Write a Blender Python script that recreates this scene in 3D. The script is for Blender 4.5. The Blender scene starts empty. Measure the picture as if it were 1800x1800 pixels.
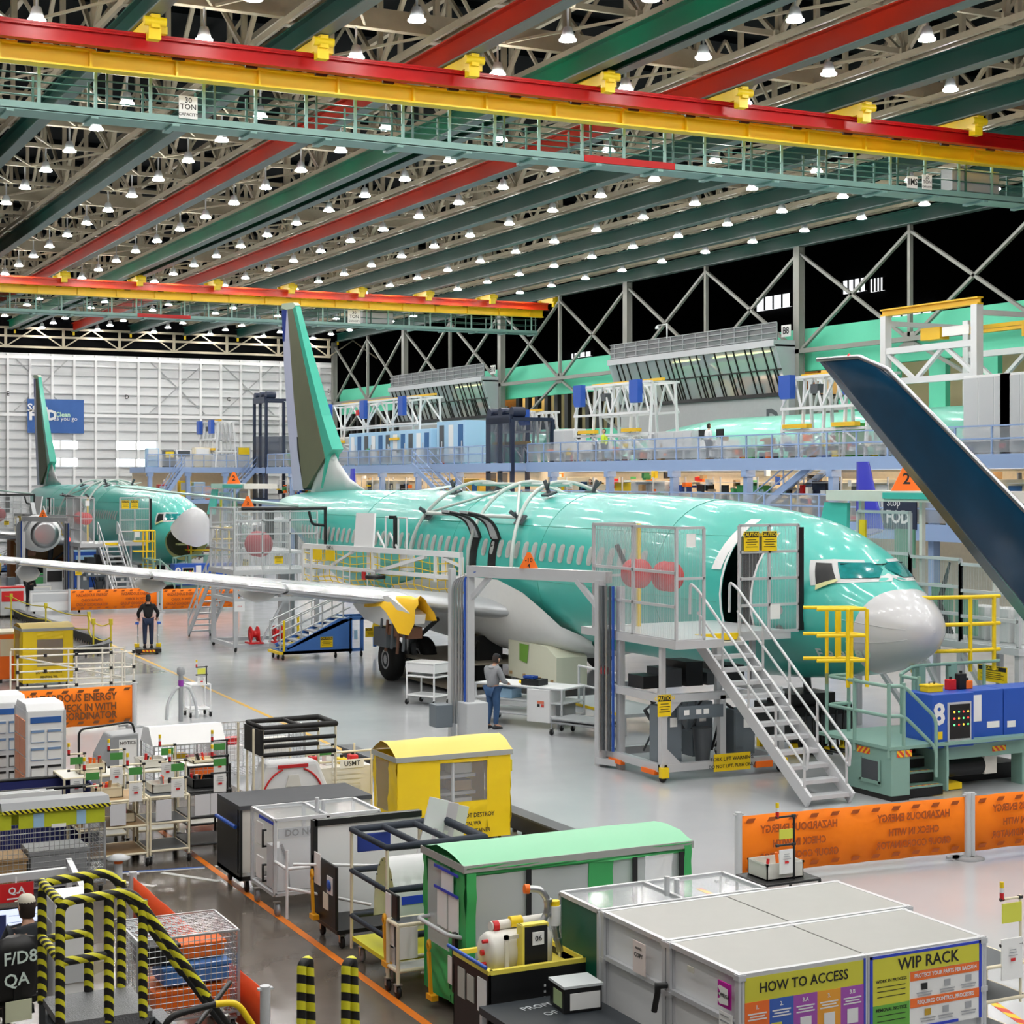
import bpy, math, random
from mathutils import Vector, Matrix
from mathutils.bvhtree import BVHTree
random.seed(7)
SC = bpy.context.scene
COL = SC.collection
V = Vector
# ---------------------------------------------------------------- camera, world, exposure
EYE, FPX, HORIZON = 5.9, 2972.0, 840.0
YAW = math.atan(1472.0 / FPX)
SY, CY = math.sin(YAW), math.cos(YAW)
cam = bpy.data.cameras.new('camera')
cam.sensor_width = 36.0
cam.lens = FPX / 1800.0 * 36.0
cam.shift_y = (HORIZON - 900.0) / 1800.0
cam.clip_end = 600
cam.clip_start = 0.5
camo = bpy.data.objects.new('camera', cam)
COL.objects.link(camo)
camo.location = (0, 0, EYE)
camo.rotation_euler = (math.pi / 2, 0, -YAW)
SC.camera = camo
w = bpy.data.worlds.new('hall_air')
SC.world = w
w.use_nodes = True
w.node_tree.nodes['Background'].inputs[0].default_value = (0.86, 0.88, 0.90, 1)
w.node_tree.nodes['Background'].inputs[1].default_value = 0.08
SC.view_settings.view_transform = 'Standard'
SC.view_settings.look = 'None'
SC.view_settings.gamma = 1.0
SC.view_settings.use_curve_mapping = False
SC.view_settings.exposure = 0.0
LAMP_STRENGTH = 204.0


# ---------------------------------------------------------------- helpers
def ray(px, py):
    return V((SY + CY * (px - 900) / FPX, CY - SY * (px - 900) / FPX, -(py - HORIZON) / FPX))


def at_depth(px, py, d):
    return V((0, 0, EYE)) + ray(px, py) * d


def on_z(px, py, z=0.0):
    return at_depth(px, py, FPX * (EYE - z) / (py - HORIZON))


def on_x(px, py, x):
    r = ray(px, py)
    return at_depth(px, py, x / r.x)


def on_y(px, py, y):
    r = ray(px, py)
    return at_depth(px, py, y / r.y)


def lin(c):
    out = []
    for k in c[:3]:
        k = k / 255.0
        out.append(k / 12.92 if k <= 0.04045 else ((k + 0.055) / 1.055) ** 2.4)
    return out


MATS = {}


def mat(name, c, rough=0.5, metal=0.0, alpha=1.0, emit=0.0, noise=0.0, nscale=6.0, trans=0.0, bump=0.0, bscale=40.0, coat=0.0, spec=0.5):
    if name in MATS:
        return MATS[name]
    m = bpy.data.materials.new(name)
    m.use_nodes = True
    nt = m.node_tree
    b = nt.nodes['Principled BSDF']
    col = lin(c) + [1.0]
    b.inputs['Base Color'].default_value = col
    b.inputs['Roughness'].default_value = rough
    b.inputs['Metallic'].default_value = metal
    b.inputs['Alpha'].default_value = alpha
    b.inputs['Specular IOR Level'].default_value = spec
    if trans:
        b.inputs['Transmission Weight'].default_value = trans
    if coat:
        b.inputs['Coat Weight'].default_value = coat
        b.inputs['Coat Roughness'].default_value = 0.08
    if emit:
        b.inputs['Emission Color'].default_value = col
        b.inputs['Emission Strength'].default_value = emit
    if noise or bump:
        tc = nt.nodes.new('ShaderNodeTexCoord')
        n = nt.nodes.new('ShaderNodeTexNoise')
        n.inputs['Scale'].default_value = nscale
        n.inputs['Detail'].default_value = 4
        nt.links.new(tc.outputs['Object'], n.inputs['Vector'])
        if noise:
            mx = nt.nodes.new('ShaderNodeMix')
            mx.data_type = 'RGBA'
            nt.links.new(n.outputs['Fac'], mx.inputs['Factor'])
            mx.inputs['A'].default_value = [max(0, k * (1 - noise)) for k in col[:3]] + [1]
            mx.inputs['B'].default_value = [min(1, k * (1 + noise)) for k in col[:3]] + [1]
            nt.links.new(mx.outputs['Result'], b.inputs['Base Color'])
        if bump:
            n2 = nt.nodes.new('ShaderNodeTexNoise')
            n2.inputs['Scale'].default_value = bscale
            nt.links.new(tc.outputs['Object'], n2.inputs['Vector'])
            bp = nt.nodes.new('ShaderNodeBump')
            bp.inputs['Strength'].default_value = bump
            bp.inputs['Distance'].default_value = 0.05
            nt.links.new(n2.outputs['Fac'], bp.inputs['Height'])
            nt.links.new(bp.outputs['Normal'], b.inputs['Normal'])
    MATS[name] = m
    return m


def striped(name, c1, c2, scale=3.0, axis=(1, 0, 1), rough=0.5, duty=0.5):
    """Diagonal hazard tape: bands of two paints in object space."""
    if name in MATS:
        return MATS[name]
    m = bpy.data.materials.new(name)
    m.use_nodes = True
    nt = m.node_tree
    b = nt.nodes['Principled BSDF']
    b.inputs['Roughness'].default_value = rough
    tc = nt.nodes.new('ShaderNodeTexCoord')
    dp = nt.nodes.new('ShaderNodeVectorMath')
    dp.operation = 'DOT_PRODUCT'
    dp.inputs[1].default_value = [k * scale for k in axis]
    fr = nt.nodes.new('ShaderNodeMath')
    fr.operation = 'FRACT'
    gt = nt.nodes.new('ShaderNodeMath')
    gt.operation = 'GREATER_THAN'
    gt.inputs[1].default_value = duty
    mx = nt.nodes.new('ShaderNodeMix')
    mx.data_type = 'RGBA'
    mx.inputs['A'].default_value = lin(c1) + [1]
    mx.inputs['B'].default_value = lin(c2) + [1]
    nt.links.new(tc.outputs['Object'], dp.inputs[0])
    nt.links.new(dp.outputs['Value'], fr.inputs[0])
    nt.links.new(fr.outputs[0], gt.inputs[0])
    nt.links.new(gt.outputs[0], mx.inputs['Factor'])
    nt.links.new(mx.outputs['Result'], b.inputs['Base Color'])
    MATS[name] = m
    return m


def frame_of(d):
    d = d.normalized()
    up = V((0, 0, 1)) if abs(d.z) < 0.95 else V((0, 1, 0))
    s = d.cross(up).normalized()
    return s, s.cross(d).normalized()


class MB:
    """Collects shapes; build() links them as one mesh object."""

    def __init__(s):
        s.v, s.f, s.m, s.s = [], [], [], []

    def add(s, vs, fs, mi=0, smooth=False):
        o = len(s.v)
        s.v.extend([tuple(p) for p in vs])
        for f in fs:
            s.f.append([o + k for k in f])
            s.m.append(mi)
            s.s.append(smooth)
        return s

    def bx(s, x0, x1, y0, y1, z0, z1, mi=0):
        vs = [(x, y, z) for z in (z0, z1) for y in (y0, y1) for x in (x0, x1)]
        return s.add(vs, [(0, 2, 3, 1), (4, 5, 7, 6), (0, 1, 5, 4), (2, 6, 7, 3), (0, 4, 6, 2), (1, 3, 7, 5)], mi)

    def box(s, c, d, mi=0, rz=0.0, rx=0.0, ry=0.0):
        R = Matrix.Rotation(rz, 3, 'Z') @ Matrix.Rotation(ry, 3, 'Y') @ Matrix.Rotation(rx, 3, 'X')
        vs = [V(c) + R @ V((a * d[0] / 2, b * d[1] / 2, e * d[2] / 2)) for e in (-1, 1) for b in (-1, 1) for a in (-1, 1)]
        return s.add(vs, [(0, 2, 3, 1), (4, 5, 7, 6), (0, 1, 5, 4), (2, 6, 7, 3), (0, 4, 6, 2), (1, 3, 7, 5)], mi)

    def bar(s, a, b, w, h=None, mi=0):
        a, b = V(a), V(b)
        h = h or w
        u, v = frame_of(b - a)
        u, v = u * w / 2, v * h / 2
        vs = [p + i * u + j * v for p in (a, b) for i, j in ((-1, -1), (1, -1), (1, 1), (-1, 1))]
        return s.add(vs, [(0, 3, 2, 1), (4, 5, 6, 7), (0, 1, 5, 4), (1, 2, 6, 5), (2, 3, 7, 6), (3, 0, 4, 7)], mi)

    def ibeam(s, a, b, w, h, t=0.05, mi=0, mf=None):
        a, b = V(a), V(b)
        z = V((0, 0, 1))
        mf = mi if mf is None else mf
        s.bar(a + z * (t / 2), b + z * (t / 2), w, t, mf)
        s.bar(a + z * (h - t / 2), b + z * (h - t / 2), w, t, mi)
        s.bar(a + z * (h / 2), b + z * (h / 2), t, h - 2 * t, mi)
        return s

    def tube(s, a, b, r, n=8, mi=0, r2=None, cap=True):
        a, b = V(a), V(b)
        r2 = r if r2 is None else r2
        u, v = frame_of(b - a)
        vs = []
        for p, q in ((a, r), (b, r2)):
            for k in range(n):
                t = 2 * math.pi * k / n
                vs.append(p + u * (q * math.cos(t)) + v * (q * math.sin(t)))
        s.add(vs, [(k, (k + 1) % n, n + (k + 1) % n, n + k) for k in range(n)], mi, n > 5)
        if cap:
            s.add(vs, [list(range(n))[::-1], list(range(n, 2 * n))], mi)
        return s

    def path(s, pts, r, n=8, mi=0, closed=False):
        """A round pipe through points, mitred at the corners."""
        pts = [V(p) for p in pts]
        k = len(pts)
        rings = []
        nrm = None
        for i, p in enumerate(pts):
            if closed:
                d0, d1 = (p - pts[i - 1]).normalized(), (pts[(i + 1) % k] - p).normalized()
            else:
                d0 = (p - pts[i - 1]).normalized() if i else (pts[1] - p).normalized()
                d1 = (pts[i + 1] - p).normalized() if i < k - 1 else d0
            t = (d0 + d1)
            t = t.normalized() if t.length > 1e-6 else d1
            if nrm is None:
                nrm, _ = frame_of(t)
            nrm = (nrm - t * nrm.dot(t))
            nrm = nrm.normalized() if nrm.length > 1e-6 else frame_of(t)[0]
            bi = t.cross(nrm)
            sc = 1.0 / max(0.45, math.sqrt(max(0.05, (1 + d0.dot(d1)) / 2)))
            rings.append([p + (nrm * math.cos(2 * math.pi * j / n) + bi * math.sin(2 * math.pi * j / n)) * r * (sc if 0 < i < k - 1 else 1) for j in range(n)])
        return s.loft(rings, mi, caps=not closed, wrap=closed)

    def loft(s, rings, mi=0, caps=True, wrap=False, smooth=True, open_ring=False):
        n = len(rings[0])
        vs = [p for r in rings for p in r]
        fs = []
        m = len(rings)
        for i in range(m if wrap else m - 1):
            i2 = (i + 1) % m
            for j in range(n - 1 if open_ring else n):
                j2 = (j + 1) % n
                fs.append((i * n + j, i * n + j2, i2 * n + j2, i2 * n + j))
        s.add(vs, fs, mi, smooth)
        if caps and not wrap and not open_ring:
            s.add(rings[0], [list(range(n))[::-1]], mi)
            s.add(rings[-1], [list(range(n))], mi)
        return s

    def lathe(s, prof, c=(0, 0, 0), axis='Z', n=16, mi=0, smooth=True):
        c = V(c)
        rings = []
        for r, h in prof:
            ring = []
            for k in range(n):
                t = 2 * math.pi * k / n
                a, b = r * math.cos(t), r * math.sin(t)
                ring.append(c + (V((a, b, h)) if axis == 'Z' else V((h, a, b)) if axis == 'X' else V((b, h, a))))
            rings.append(ring)
        return s.loft(rings, mi, caps=True, smooth=smooth)

    def prism(s, poly, axis, a0, a1, mi=0):
        """poly in the two other axes (X: y,z  Y: x,z  Z: x,y), pushed from a0 to a1."""
        def P(p, a):
            return (a, p[0], p[1]) if axis == 'X' else (p[0], a, p[1]) if axis == 'Y' else (p[0], p[1], a)
        n = len(poly)
        vs = [P(p, a0) for p in poly] + [P(p, a1) for p in poly]
        fs = [list(range(n)), list(range(n, 2 * n))[::-1]] + [(k, n + k, n + (k + 1) % n, (k + 1) % n) for k in range(n)]
        return s.add(vs, fs, mi)

    def quad(s, a, b, c, d, mi=0):
        return s.add([a, b, c, d], [(0, 1, 2, 3)], mi)

    def cage(s, x0, x1, y0, y1, z0, z1, pitch, r=0.004, faces='xXyYzZ', mi=0):
        """Welded wire faces of a box."""
        def seq(a, b):
            k = max(1, round((b - a) / pitch))
            return [a + (b - a) * i / k for i in range(k + 1)]
        X, Y, Z = seq(x0, x1), seq(y0, y1), seq(z0, z1)
        for f in faces:
            if f in 'xX':
                q = x0 if f == 'x' else x1
                for y in Y: s.tube((q, y, z0), (q, y, z1), r, 3, mi, cap=False)
                for z in Z: s.tube((q, y0, z), (q, y1, z), r, 3, mi, cap=False)
            elif f in 'yY':
                q = y0 if f == 'y' else y1
                for x in X: s.tube((x, q, z0), (x, q, z1), r, 3, mi, cap=False)
                for z in Z: s.tube((x0, q, z), (x1, q, z), r, 3, mi, cap=False)
            else:
                q = z0 if f == 'z' else z1
                for x in X: s.tube((x, y0, q), (x, y1, q), r, 3, mi, cap=False)
                for y in Y: s.tube((x0, y, q), (x1, y, q), r, 3, mi, cap=False)
        return s

    def build(s, name, mats, parent=None, loc=None, rz=0.0, bevel=0.0):
        me = bpy.data.meshes.new(name)
        me.from_pydata(s.v, [], s.f)
        if not isinstance(mats, (list, tuple)):
            mats = [mats]
        for m in mats:
            me.materials.append(m)
        me.polygons.foreach_set('material_index', s.m)
        me.polygons.foreach_set('use_smooth', s.s)
        me.update()
        o = bpy.data.objects.new(name, me)
        COL.objects.link(o)
        if parent is not None:
            o.parent = parent
        if loc is not None:
            o.location = loc
        if rz:
            o.rotation_euler = (0, 0, rz)
        if bevel:
            b = o.modifiers.new('b', 'BEVEL')
            b.width = bevel
            b.segments = 2
            b.limit_method = 'ANGLE'
        return o


def tag(o, label=None, cat=None, group=None, kind=None):
    for k, v in (('label', label), ('category', cat), ('group', group), ('kind', kind)):
        if v:
            o[k] = v
    return o


def thing(name, label, cat, loc=(0, 0, 0), rz=0.0, group=None):
    o = bpy.data.objects.new(name, None)
    o.empty_display_size = 0.2
    COL.objects.link(o)
    o.location = loc
    o.rotation_euler = (0, 0, rz)
    return tag(o, label, cat, group)


def kids(o):
    return list(o.children)


def dup(o, loc=None, rz=None, label=None, group=None):
    """A copy of a thing with copies of its parts and their sub-parts."""
    r = o.copy()
    COL.objects.link(r)
    if loc is not None:
        r.location = loc
    if rz is not None:
        r.rotation_euler = (0, 0, rz)
    tag(r, label, None, group)

    def walk(a, b):
        for ch in kids(a):
            c = ch.copy()
            COL.objects.link(c)
            c.parent = b
            walk(ch, c)
    walk(o, r)
    return r


def struct(name, mb, mats, label=None):
    o = mb.build(name, mats)
    return tag(o, label, None, None, 'structure')


def part(name, mb, mats, parent, bevel=0.0, label=None):
    return tag(mb.build(name, mats, parent, bevel=bevel), label)


def text(body, loc, right, up, size, m, parent, name='lettering', align='CENTER', bold=0.0, wide=1.0, thick=0.001, track=1.0):
    """Real lettering: a font object lying on the face spanned by right and up."""
    c = bpy.data.curves.new(name, 'FONT')
    c.body = body
    c.size = size
    c.align_x = align
    c.align_y = 'CENTER'
    c.offset = bold * size
    c.extrude = thick
    c.resolution_u = 2
    c.space_character = track
    c.materials.append(m)
    o = bpy.data.objects.new(name, c)
    COL.objects.link(o)
    r, u = V(right).normalized(), V(up).normalized()
    n = r.cross(u).normalized()
    u = n.cross(r)
    M = Matrix((( r.x * wide, u.x, n.x, loc[0]), (r.y * wide, u.y, n.y, loc[1]), (r.z * wide, u.z, n.z, loc[2]), (0, 0, 0, 1)))
    o.parent = parent
    o.matrix_local = M
    return o


def arc(c, r, a0, a1, n, plane='XZ'):
    out = []
    for i in range(n + 1):
        t = math.radians(a0 + (a1 - a0) * i / n)
        p, q = r * math.cos(t), r * math.sin(t)
        out.append(V(c) + (V((p, 0, q)) if plane == 'XZ' else V((0, p, q)) if plane == 'YZ' else V((p, q, 0))))
    return out


def rounded(pts, r=0.12, n=4):
    """A polyline with its inner corners rounded."""
    pts = [V(p) for p in pts]
    out = [pts[0]]
    for a, b, c in zip(pts, pts[1:], pts[2:]):
        k = min(r, (a - b).length * 0.45, (c - b).length * 0.45)
        p, q = b + (a - b).normalized() * k, b + (c - b).normalized() * k
        for i in range(n + 1):
            t = i / n
            out.append(p * (1 - t) ** 2 + b * 2 * t * (1 - t) + q * t * t)
    return out + [pts[-1]]
# ---------------------------------------------------------------- paints
WHITE = mat('white_paint', (232, 233, 234), 0.4)
OFFWHITE = mat('offwhite_plastic', (222, 220, 212), 0.45, noise=0.04)
CREAM = mat('cream_pipe', (228, 218, 190), 0.4)
GREY = mat('grey_paint', (150, 153, 156), 0.45)
LGREY = mat('light_grey_paint', (196, 199, 202), 0.4)
DGREY = mat('dark_grey_paint', (74, 79, 84), 0.5)
BLACK = mat('black_plastic', (20, 21, 23), 0.42)
RUBBER = mat('black_rubber', (16, 16, 17), 0.7)
ALU = mat('aluminium', (206, 208, 211), 0.36, 0.3, noise=0.05, nscale=3)
STEEL = mat('bright_steel', (190, 192, 195), 0.28, 0.9)
CHROME = mat('polished_skin', (196, 198, 202), 0.24, 0.85, noise=0.05, nscale=1.5)
YEL = mat('safety_yellow', (244, 208, 20), 0.45)
TAPEY = mat('tape_yellow', (226, 222, 40), 0.4)
RED = mat('safety_red', (206, 30, 34), 0.45)
ORANGE = mat('safety_orange', (250, 116, 24), 0.5)
BLUE = mat('machine_blue', (38, 84, 178), 0.42)
STEELBLUE = mat('platform_blue', (142, 166, 206), 0.45)
NAVY = mat('navy_paint', (24, 36, 62), 0.45)
SAGE = mat('sage_green_paint', (132, 170, 158), 0.42)
GREEN = mat('sheet_green', (70, 158, 92), 0.5)
PRIMER = mat('green_primer', (74, 188, 176), 0.3, noise=0.1, nscale=0.5, coat=0.35)
PAPER = mat('white_paper', (240, 240, 238), 0.6)
INK = mat('printed_black', (24, 24, 26), 0.6)
PLYWOOD = mat('tan_board', (170, 138, 96), 0.6, noise=0.15)
SKIN = mat('skin', (206, 158, 132), 0.5)
# ================================================================ the hall
def floor_material():
    m = bpy.data.materials.new('epoxy_floor')
    m.use_nodes = True
    nt = m.node_tree
    L = nt.links
    b = nt.nodes['Principled BSDF']
    tc = nt.nodes.new('ShaderNodeTexCoord')
    sep = nt.nodes.new('ShaderNodeSeparateXYZ')
    L.new(tc.outputs['Object'], sep.inputs[0])

    def step(sock, at, soft=0.02):
        r = nt.nodes.new('ShaderNodeMapRange')
        r.inputs['From Min'].default_value = at - soft
        r.inputs['From Max'].default_value = at + soft
        L.new(sock, r.inputs['Value'])
        return r.outputs[0]

    def mul(a, c):
        q = nt.nodes.new('ShaderNodeMath')
        q.operation = 'MULTIPLY'
        L.new(a, q.inputs[0])
        if isinstance(c, (int, float)):
            q.inputs[1].default_value = c
        else:
            L.new(c, q.inputs[1])
        return q.outputs[0]

    def mix(f, a, c):
        q = nt.nodes.new('ShaderNodeMix')
        q.data_type = 'RGBA'
        L.new(f, q.inputs['Factor'])
        for k, s in (('A', a), ('B', c)):
            if isinstance(s, tuple):
                q.inputs[k].default_value = lin(s) + [1]
            else:
                L.new(s, q.inputs[k])
        return q.outputs['Result']
    n = nt.nodes.new('ShaderNodeTexNoise')
    n.inputs['Scale'].default_value = 0.35
    n.inputs['Detail'].default_value = 5
    L.new(tc.outputs['Object'], n.inputs['Vector'])
    base = mix(n.outputs['Fac'], (176, 179, 183), (196, 198, 201))
    n2 = nt.nodes.new('ShaderNodeTexNoise')
    n2.inputs['Scale'].default_value = 1.3
    n2.inputs['Detail'].default_value = 6
    L.new(tc.outputs['Object'], n2.inputs['Vector'])
    worn = mix(n2.outputs['Fac'], (84, 76, 68), (116, 108, 100))
    inv = nt.nodes.new('ShaderNodeMath')
    inv.operation = 'SUBTRACT'
    inv.inputs[0].default_value = 1.0
    L.new(step(sep.outputs['X'], 9.6), inv.inputs[1])
    near = nt.nodes.new('ShaderNodeMath')
    near.operation = 'SUBTRACT'
    near.inputs[0].default_value = 1.0
    L.new(step(sep.outputs['Y'], 32.5), near.inputs[1])
    zone = mul(inv.outputs[0], near.outputs[0])
    col = mix(zone, base, worn)
    # greyer zone past the conveyor: edge of the floor reflection painted into the colour
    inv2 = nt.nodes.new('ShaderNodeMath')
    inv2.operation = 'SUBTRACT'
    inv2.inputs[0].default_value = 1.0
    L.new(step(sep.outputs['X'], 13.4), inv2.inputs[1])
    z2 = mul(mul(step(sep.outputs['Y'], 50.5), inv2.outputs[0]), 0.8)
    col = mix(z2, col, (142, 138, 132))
    L.new(col, b.inputs['Base Color'])
    rr = nt.nodes.new('ShaderNodeMapRange')
    rr.inputs['To Min'].default_value = 0.10
    rr.inputs['To Max'].default_value = 0.24
    L.new(n2.outputs['Fac'], rr.inputs['Value'])
    L.new(rr.outputs[0], b.inputs['Roughness'])
    b.inputs['Specular IOR Level'].default_value = 0.6
    return m


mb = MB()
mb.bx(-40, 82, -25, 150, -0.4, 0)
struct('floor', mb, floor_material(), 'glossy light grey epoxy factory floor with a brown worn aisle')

# painted lines on the floor
LINEY = mat('floor_line_yellow', (222, 176, 60), 0.4, noise=0.15)
LINEW = mat('floor_line_white', (226, 226, 224), 0.4, noise=0.08)
LINEB = mat('floor_line_blue', (70, 110, 190), 0.4)
LINEO = mat('floor_line_orange', (236, 128, 30), 0.4, noise=0.1)


def floor_line(name, pts, wd, m):
    q = MB()
    for a, b in zip(pts, pts[1:]):
        a, b = V(a), V(b)
        d = (b - a).normalized()
        n = V((-d.y, d.x, 0)) * wd / 2
        q.add([a - n, b - n, b + n, a + n, a - n + V((0, 0, .004)), b - n + V((0, 0, .004)), b + n + V((0, 0, .004)), a + n + V((0, 0, .004))],
              [(4, 5, 6, 7), (0, 1, 5, 4), (1, 2, 6, 5), (2, 3, 7, 6), (3, 0, 4, 7)])
    struct(name, q, m)


floor_line('floor_marking', [(13.85, 60, 0), (13.45, 47.7, 0), (12.95, 34, 0), (12.95, 24.4, 0)], 0.11, LINEY)
floor_line('floor_marking', [(7.28, 29, 0), (7.28, 14, 0)], 0.10, LINEO)
g = [on_z(x, y) for x, y in ((175, 1536), (360, 1524))]
floor_line('floor_marking', [g[0], g[1]], 0.06, LINEB)
floor_line('floor_marking', [on_z(175, 1538), on_z(360, 1526)], 0.05, LINEW)
floor_line('floor_marking', [on_z(285, 1534), on_z(385, 1549)], 0.09, LINEW)
floor_line('floor_marking', [on_z(180, 1545), on_z(272, 1558)], 0.09, LINEW)
floor_line('floor_marking', [on_z(378, 1523), on_z(430, 1519)], 0.08, LINEW)
floor_line('floor_marking', [on_z(136, 1335), on_z(168, 1360)], 0.10, LINEW)
floor_line('floor_marking', [on_z(1730, 1752), on_z(1800, 1800)], 0.10, striped('caution_floor_tape', (236, 196, 40), (206, 60, 40), 4.0, (1, 0.4, 0)))
floor_line('floor_marking', [on_z(1228, 1562), on_z(1290, 1590)], 0.09, striped('caution_floor_tape', (236, 196, 40), (206, 60, 40), 4.0, (1, 0.4, 0)))

YWALL, XWALL, ZG = 147.5, 54.6, 18.4
# far wall: white ribbed hangar doors
wp = mat('white_wall_panel', (226, 227, 228), 0.5, noise=0.03, nscale=0.4)
wr = mat('white_wall_rib', (238, 238, 238), 0.5)
wg = mat('wall_rail_grey', (176, 178, 180), 0.5)
mb = MB()
mb.bx(-40, XWALL, YWALL + 0.3, YWALL + 0.6, 0, 16.55, 0)
x = -10.0
k = 0
while x < XWALL:
    mb.bx(x - .10, x + .10, YWALL, YWALL + .3, 0, 16.5, 1)
    x += 1.86
    k += 1
z = 0.5
while z < 16.5:
    mb.bx(-12, XWALL - .2, YWALL + .12, YWALL + .3, z - .035, z + .035, 2)
    z += 0.79
for z in (11.3, 16.2):
    mb.bx(-12, XWALL - .2, YWALL + .02, YWALL + .32, z - .14, z + .14, 1)
for x0, x1 in ((25.9, 30.5), (37.5, 42.5), (44, 49)):
    for s in (0, 1):
        a, b = (x0, x1) if s else (x1, x0)
        mb.bar((a, YWALL + .2, 11.6), (b, YWALL + .2, 16.2), .09, .09, 2)
struct('wall_far', mb, [wp, wr, wg], 'white ribbed hangar door wall at the far end')
LIT = mat('daylight_glass', (245, 248, 250), 0.3, emit=1.3)
for k, (x0, x1, y0, y1) in enumerate(((76, 136, 775, 790), (204, 274, 776, 791), (76, 136, 805, 820), (204, 272, 807, 820))):
    a, b = on_y(x0, y0, YWALL), on_y(x1, y1, YWALL)
    mb = MB()
    mb.bx(a.x, b.x, YWALL - .04, YWALL - .01, b.z, a.z, 0)
    mb.bx((a.x + b.x) / 2 - .08, (a.x + b.x) / 2 + .08, YWALL - .06, YWALL, b.z, a.z, 1)
    struct('window_%d' % (k + 1), mb, [LIT, wr], 'daylit window strip in the white far wall')

# roof and its dark upper walls
ROOF = mat('dark_roof_deck', (4, 8, 10), 0.9, spec=0.1)
mb = MB()
mb.bx(-40, 82, -25, 150, 25.2, 25.5)
for k in range(22):
    mb.bx(-40, 82, 20 + k * 6, 20.3 + k * 6, 24.9, 25.2)
struct('ceiling', mb, ROOF, 'dark steel roof deck above the trusses')
DARKW = mat('dark_wall', (6, 7, 9), 0.9, spec=0.1)
mb = MB()
mb.bx(-40, XWALL, YWALL + .3, YWALL + .6, 16.55, 25.2)
struct('wall_far_upper', mb, DARKW)
mb = MB()
mb.bx(81, 81.4, -25, 150, 0, 25.2)
mb.bx(XWALL, 81, 149.6, 150, 0, 25.2)
struct('wall_right', mb, DARKW, 'dark side wall of the next bay')
k = 4
for x0, x1, y0, y1 in ((1330, 1391, 520, 543), (1482, 1523, 491, 514), (1530, 1554, 489, 512), (1568, 1640, 537, 556), (940, 975, 590, 602), (902, 918, 631, 641), (1000, 1040, 620, 628)):
    k += 1
    a, b = on_x(x0, (y0 + y1) / 2, 80.8), on_x(x1, (y0 + y1) / 2, 80.8)
    h = (y1 - y0) * (SY * a.x + CY * a.y) / FPX / 2
    mb = MB()
    z = (a.z + b.z) / 2
    n = 4
    mb.bx(80.78, 80.9, b.y, a.y, z - h, z + h, 0)
    for i in range(n + 1):
        y = b.y + (a.y - b.y) * i / n
        mb.bx(80.7, 80.95, y - .07, y + .07, z - h, z + h, 1)
    struct('window_%d' % k, mb, [LIT, BLACK], 'bright clerestory window in the dark side wall')

# far-wall head truss
BEIGE = mat('beige_steel', (172, 162, 140), 0.5, noise=0.08)
mb = MB()
for z in (17.0, 17.9, 18.6):
    mb.bar((-10, 146.6, z), (54, 146.6, z), .18, .18)
x = 1.0
while x < 54:
    mb.bar((x, 146.6, 16.9), (x, 146.6, 18.6), .2, .2)
    mb.bar((x, 146.6, 17.0), (x + 2.4, 146.6, 18.6), .1, .1)
    mb.bar((x + 4.8, 146.6, 17.0), (x + 2.4, 146.6, 18.6), .1, .1)
    x += 4.8
struct('ceiling_head_truss', mb, BEIGE)

GX = [2.0, 6.8, 11.6, 16.4, 21.1, 25.7, 30.6, 35.5, 40.3, 45.1, 49.8, 54.6]
ROWS = [43.2 + 4.66 * k for k in range(-13, 23)]
DKGREEN = mat('girder_dark_green', (18, 70, 62), 0.36, spec=0.3)
BRGREEN = mat('girder_green', (4, 104, 74), 0.34, spec=0.35)
GRED = mat('girder_red', (184, 40, 14), 0.4, spec=0.25)
FLANGE = mat('girder_flange', (96, 114, 112), 0.4)
names = {2: 'dark green', 3: 'dark green', 4: 'red', 5: 'bright green double', 6: 'red'}
ords = {7: 'first', 8: 'second', 9: 'third', 10: 'fourth', 11: 'last'}
for i, x in enumerate(GX):
    if i < 2:
        continue
    m = GRED if i in (4, 6) else BRGREEN if i == 5 else DKGREEN
    mb = MB()
    for dx in ((-.42, .42) if i == 5 else (0,)):
        mb.ibeam((x + dx, 12, ZG), (x + dx, 146.4, ZG), .42, .74, .05, 0, 1)
    mb.bar((x, 146.3, ZG - .3), (x, 146.3, ZG), .15, .15, 2)
    lab = {2: 'dark green roof runway girder at the upper left, left of the other dark green one',
           3: 'dark green roof runway girder just left of the red pair',
           4: 'red roof runway girder left of the bright green double girder',
           5: 'bright green double runway girder between the two red girders',
           6: 'red roof runway girder right of the bright green double girder'}.get(i)
    if lab is None:
        lab = '%s dark green runway girder to the right of the red girders' % ords[i] + (', over the side columns' if i == 11 else '')
    tag(mb.build('runway_girder', [m, FLANGE, YEL]), lab, 'girder', 'crane runway girders under the roof')

# trusses along the girders
for i, x in enumerate(GX):
    mb = MB()
    for dx in (-.2, .2):
        mb.bar((x + dx, 14, 19.42), (x + dx, 146, 19.42), .12, .2)
    mb.bar((x, 14, 23.8), (x, 146, 23.8), .2, .24)
    for k, y in enumerate(ROWS):
        mb.bar((x, y, 19.4), (x, y, 23.8), .17, .17)
        if k % 2:
            mb.bar((x, y, 19.5), (x, y + 4.66, 23.7), .14, .14)
            mb.bar((x, y, 19.5), (x, y - 4.66, 23.7), .14, .14)
        mb.box((x, y, 19.5), (.5, .34, .4))
    struct('ceiling_girder_truss', mb, BEIGE)
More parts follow.
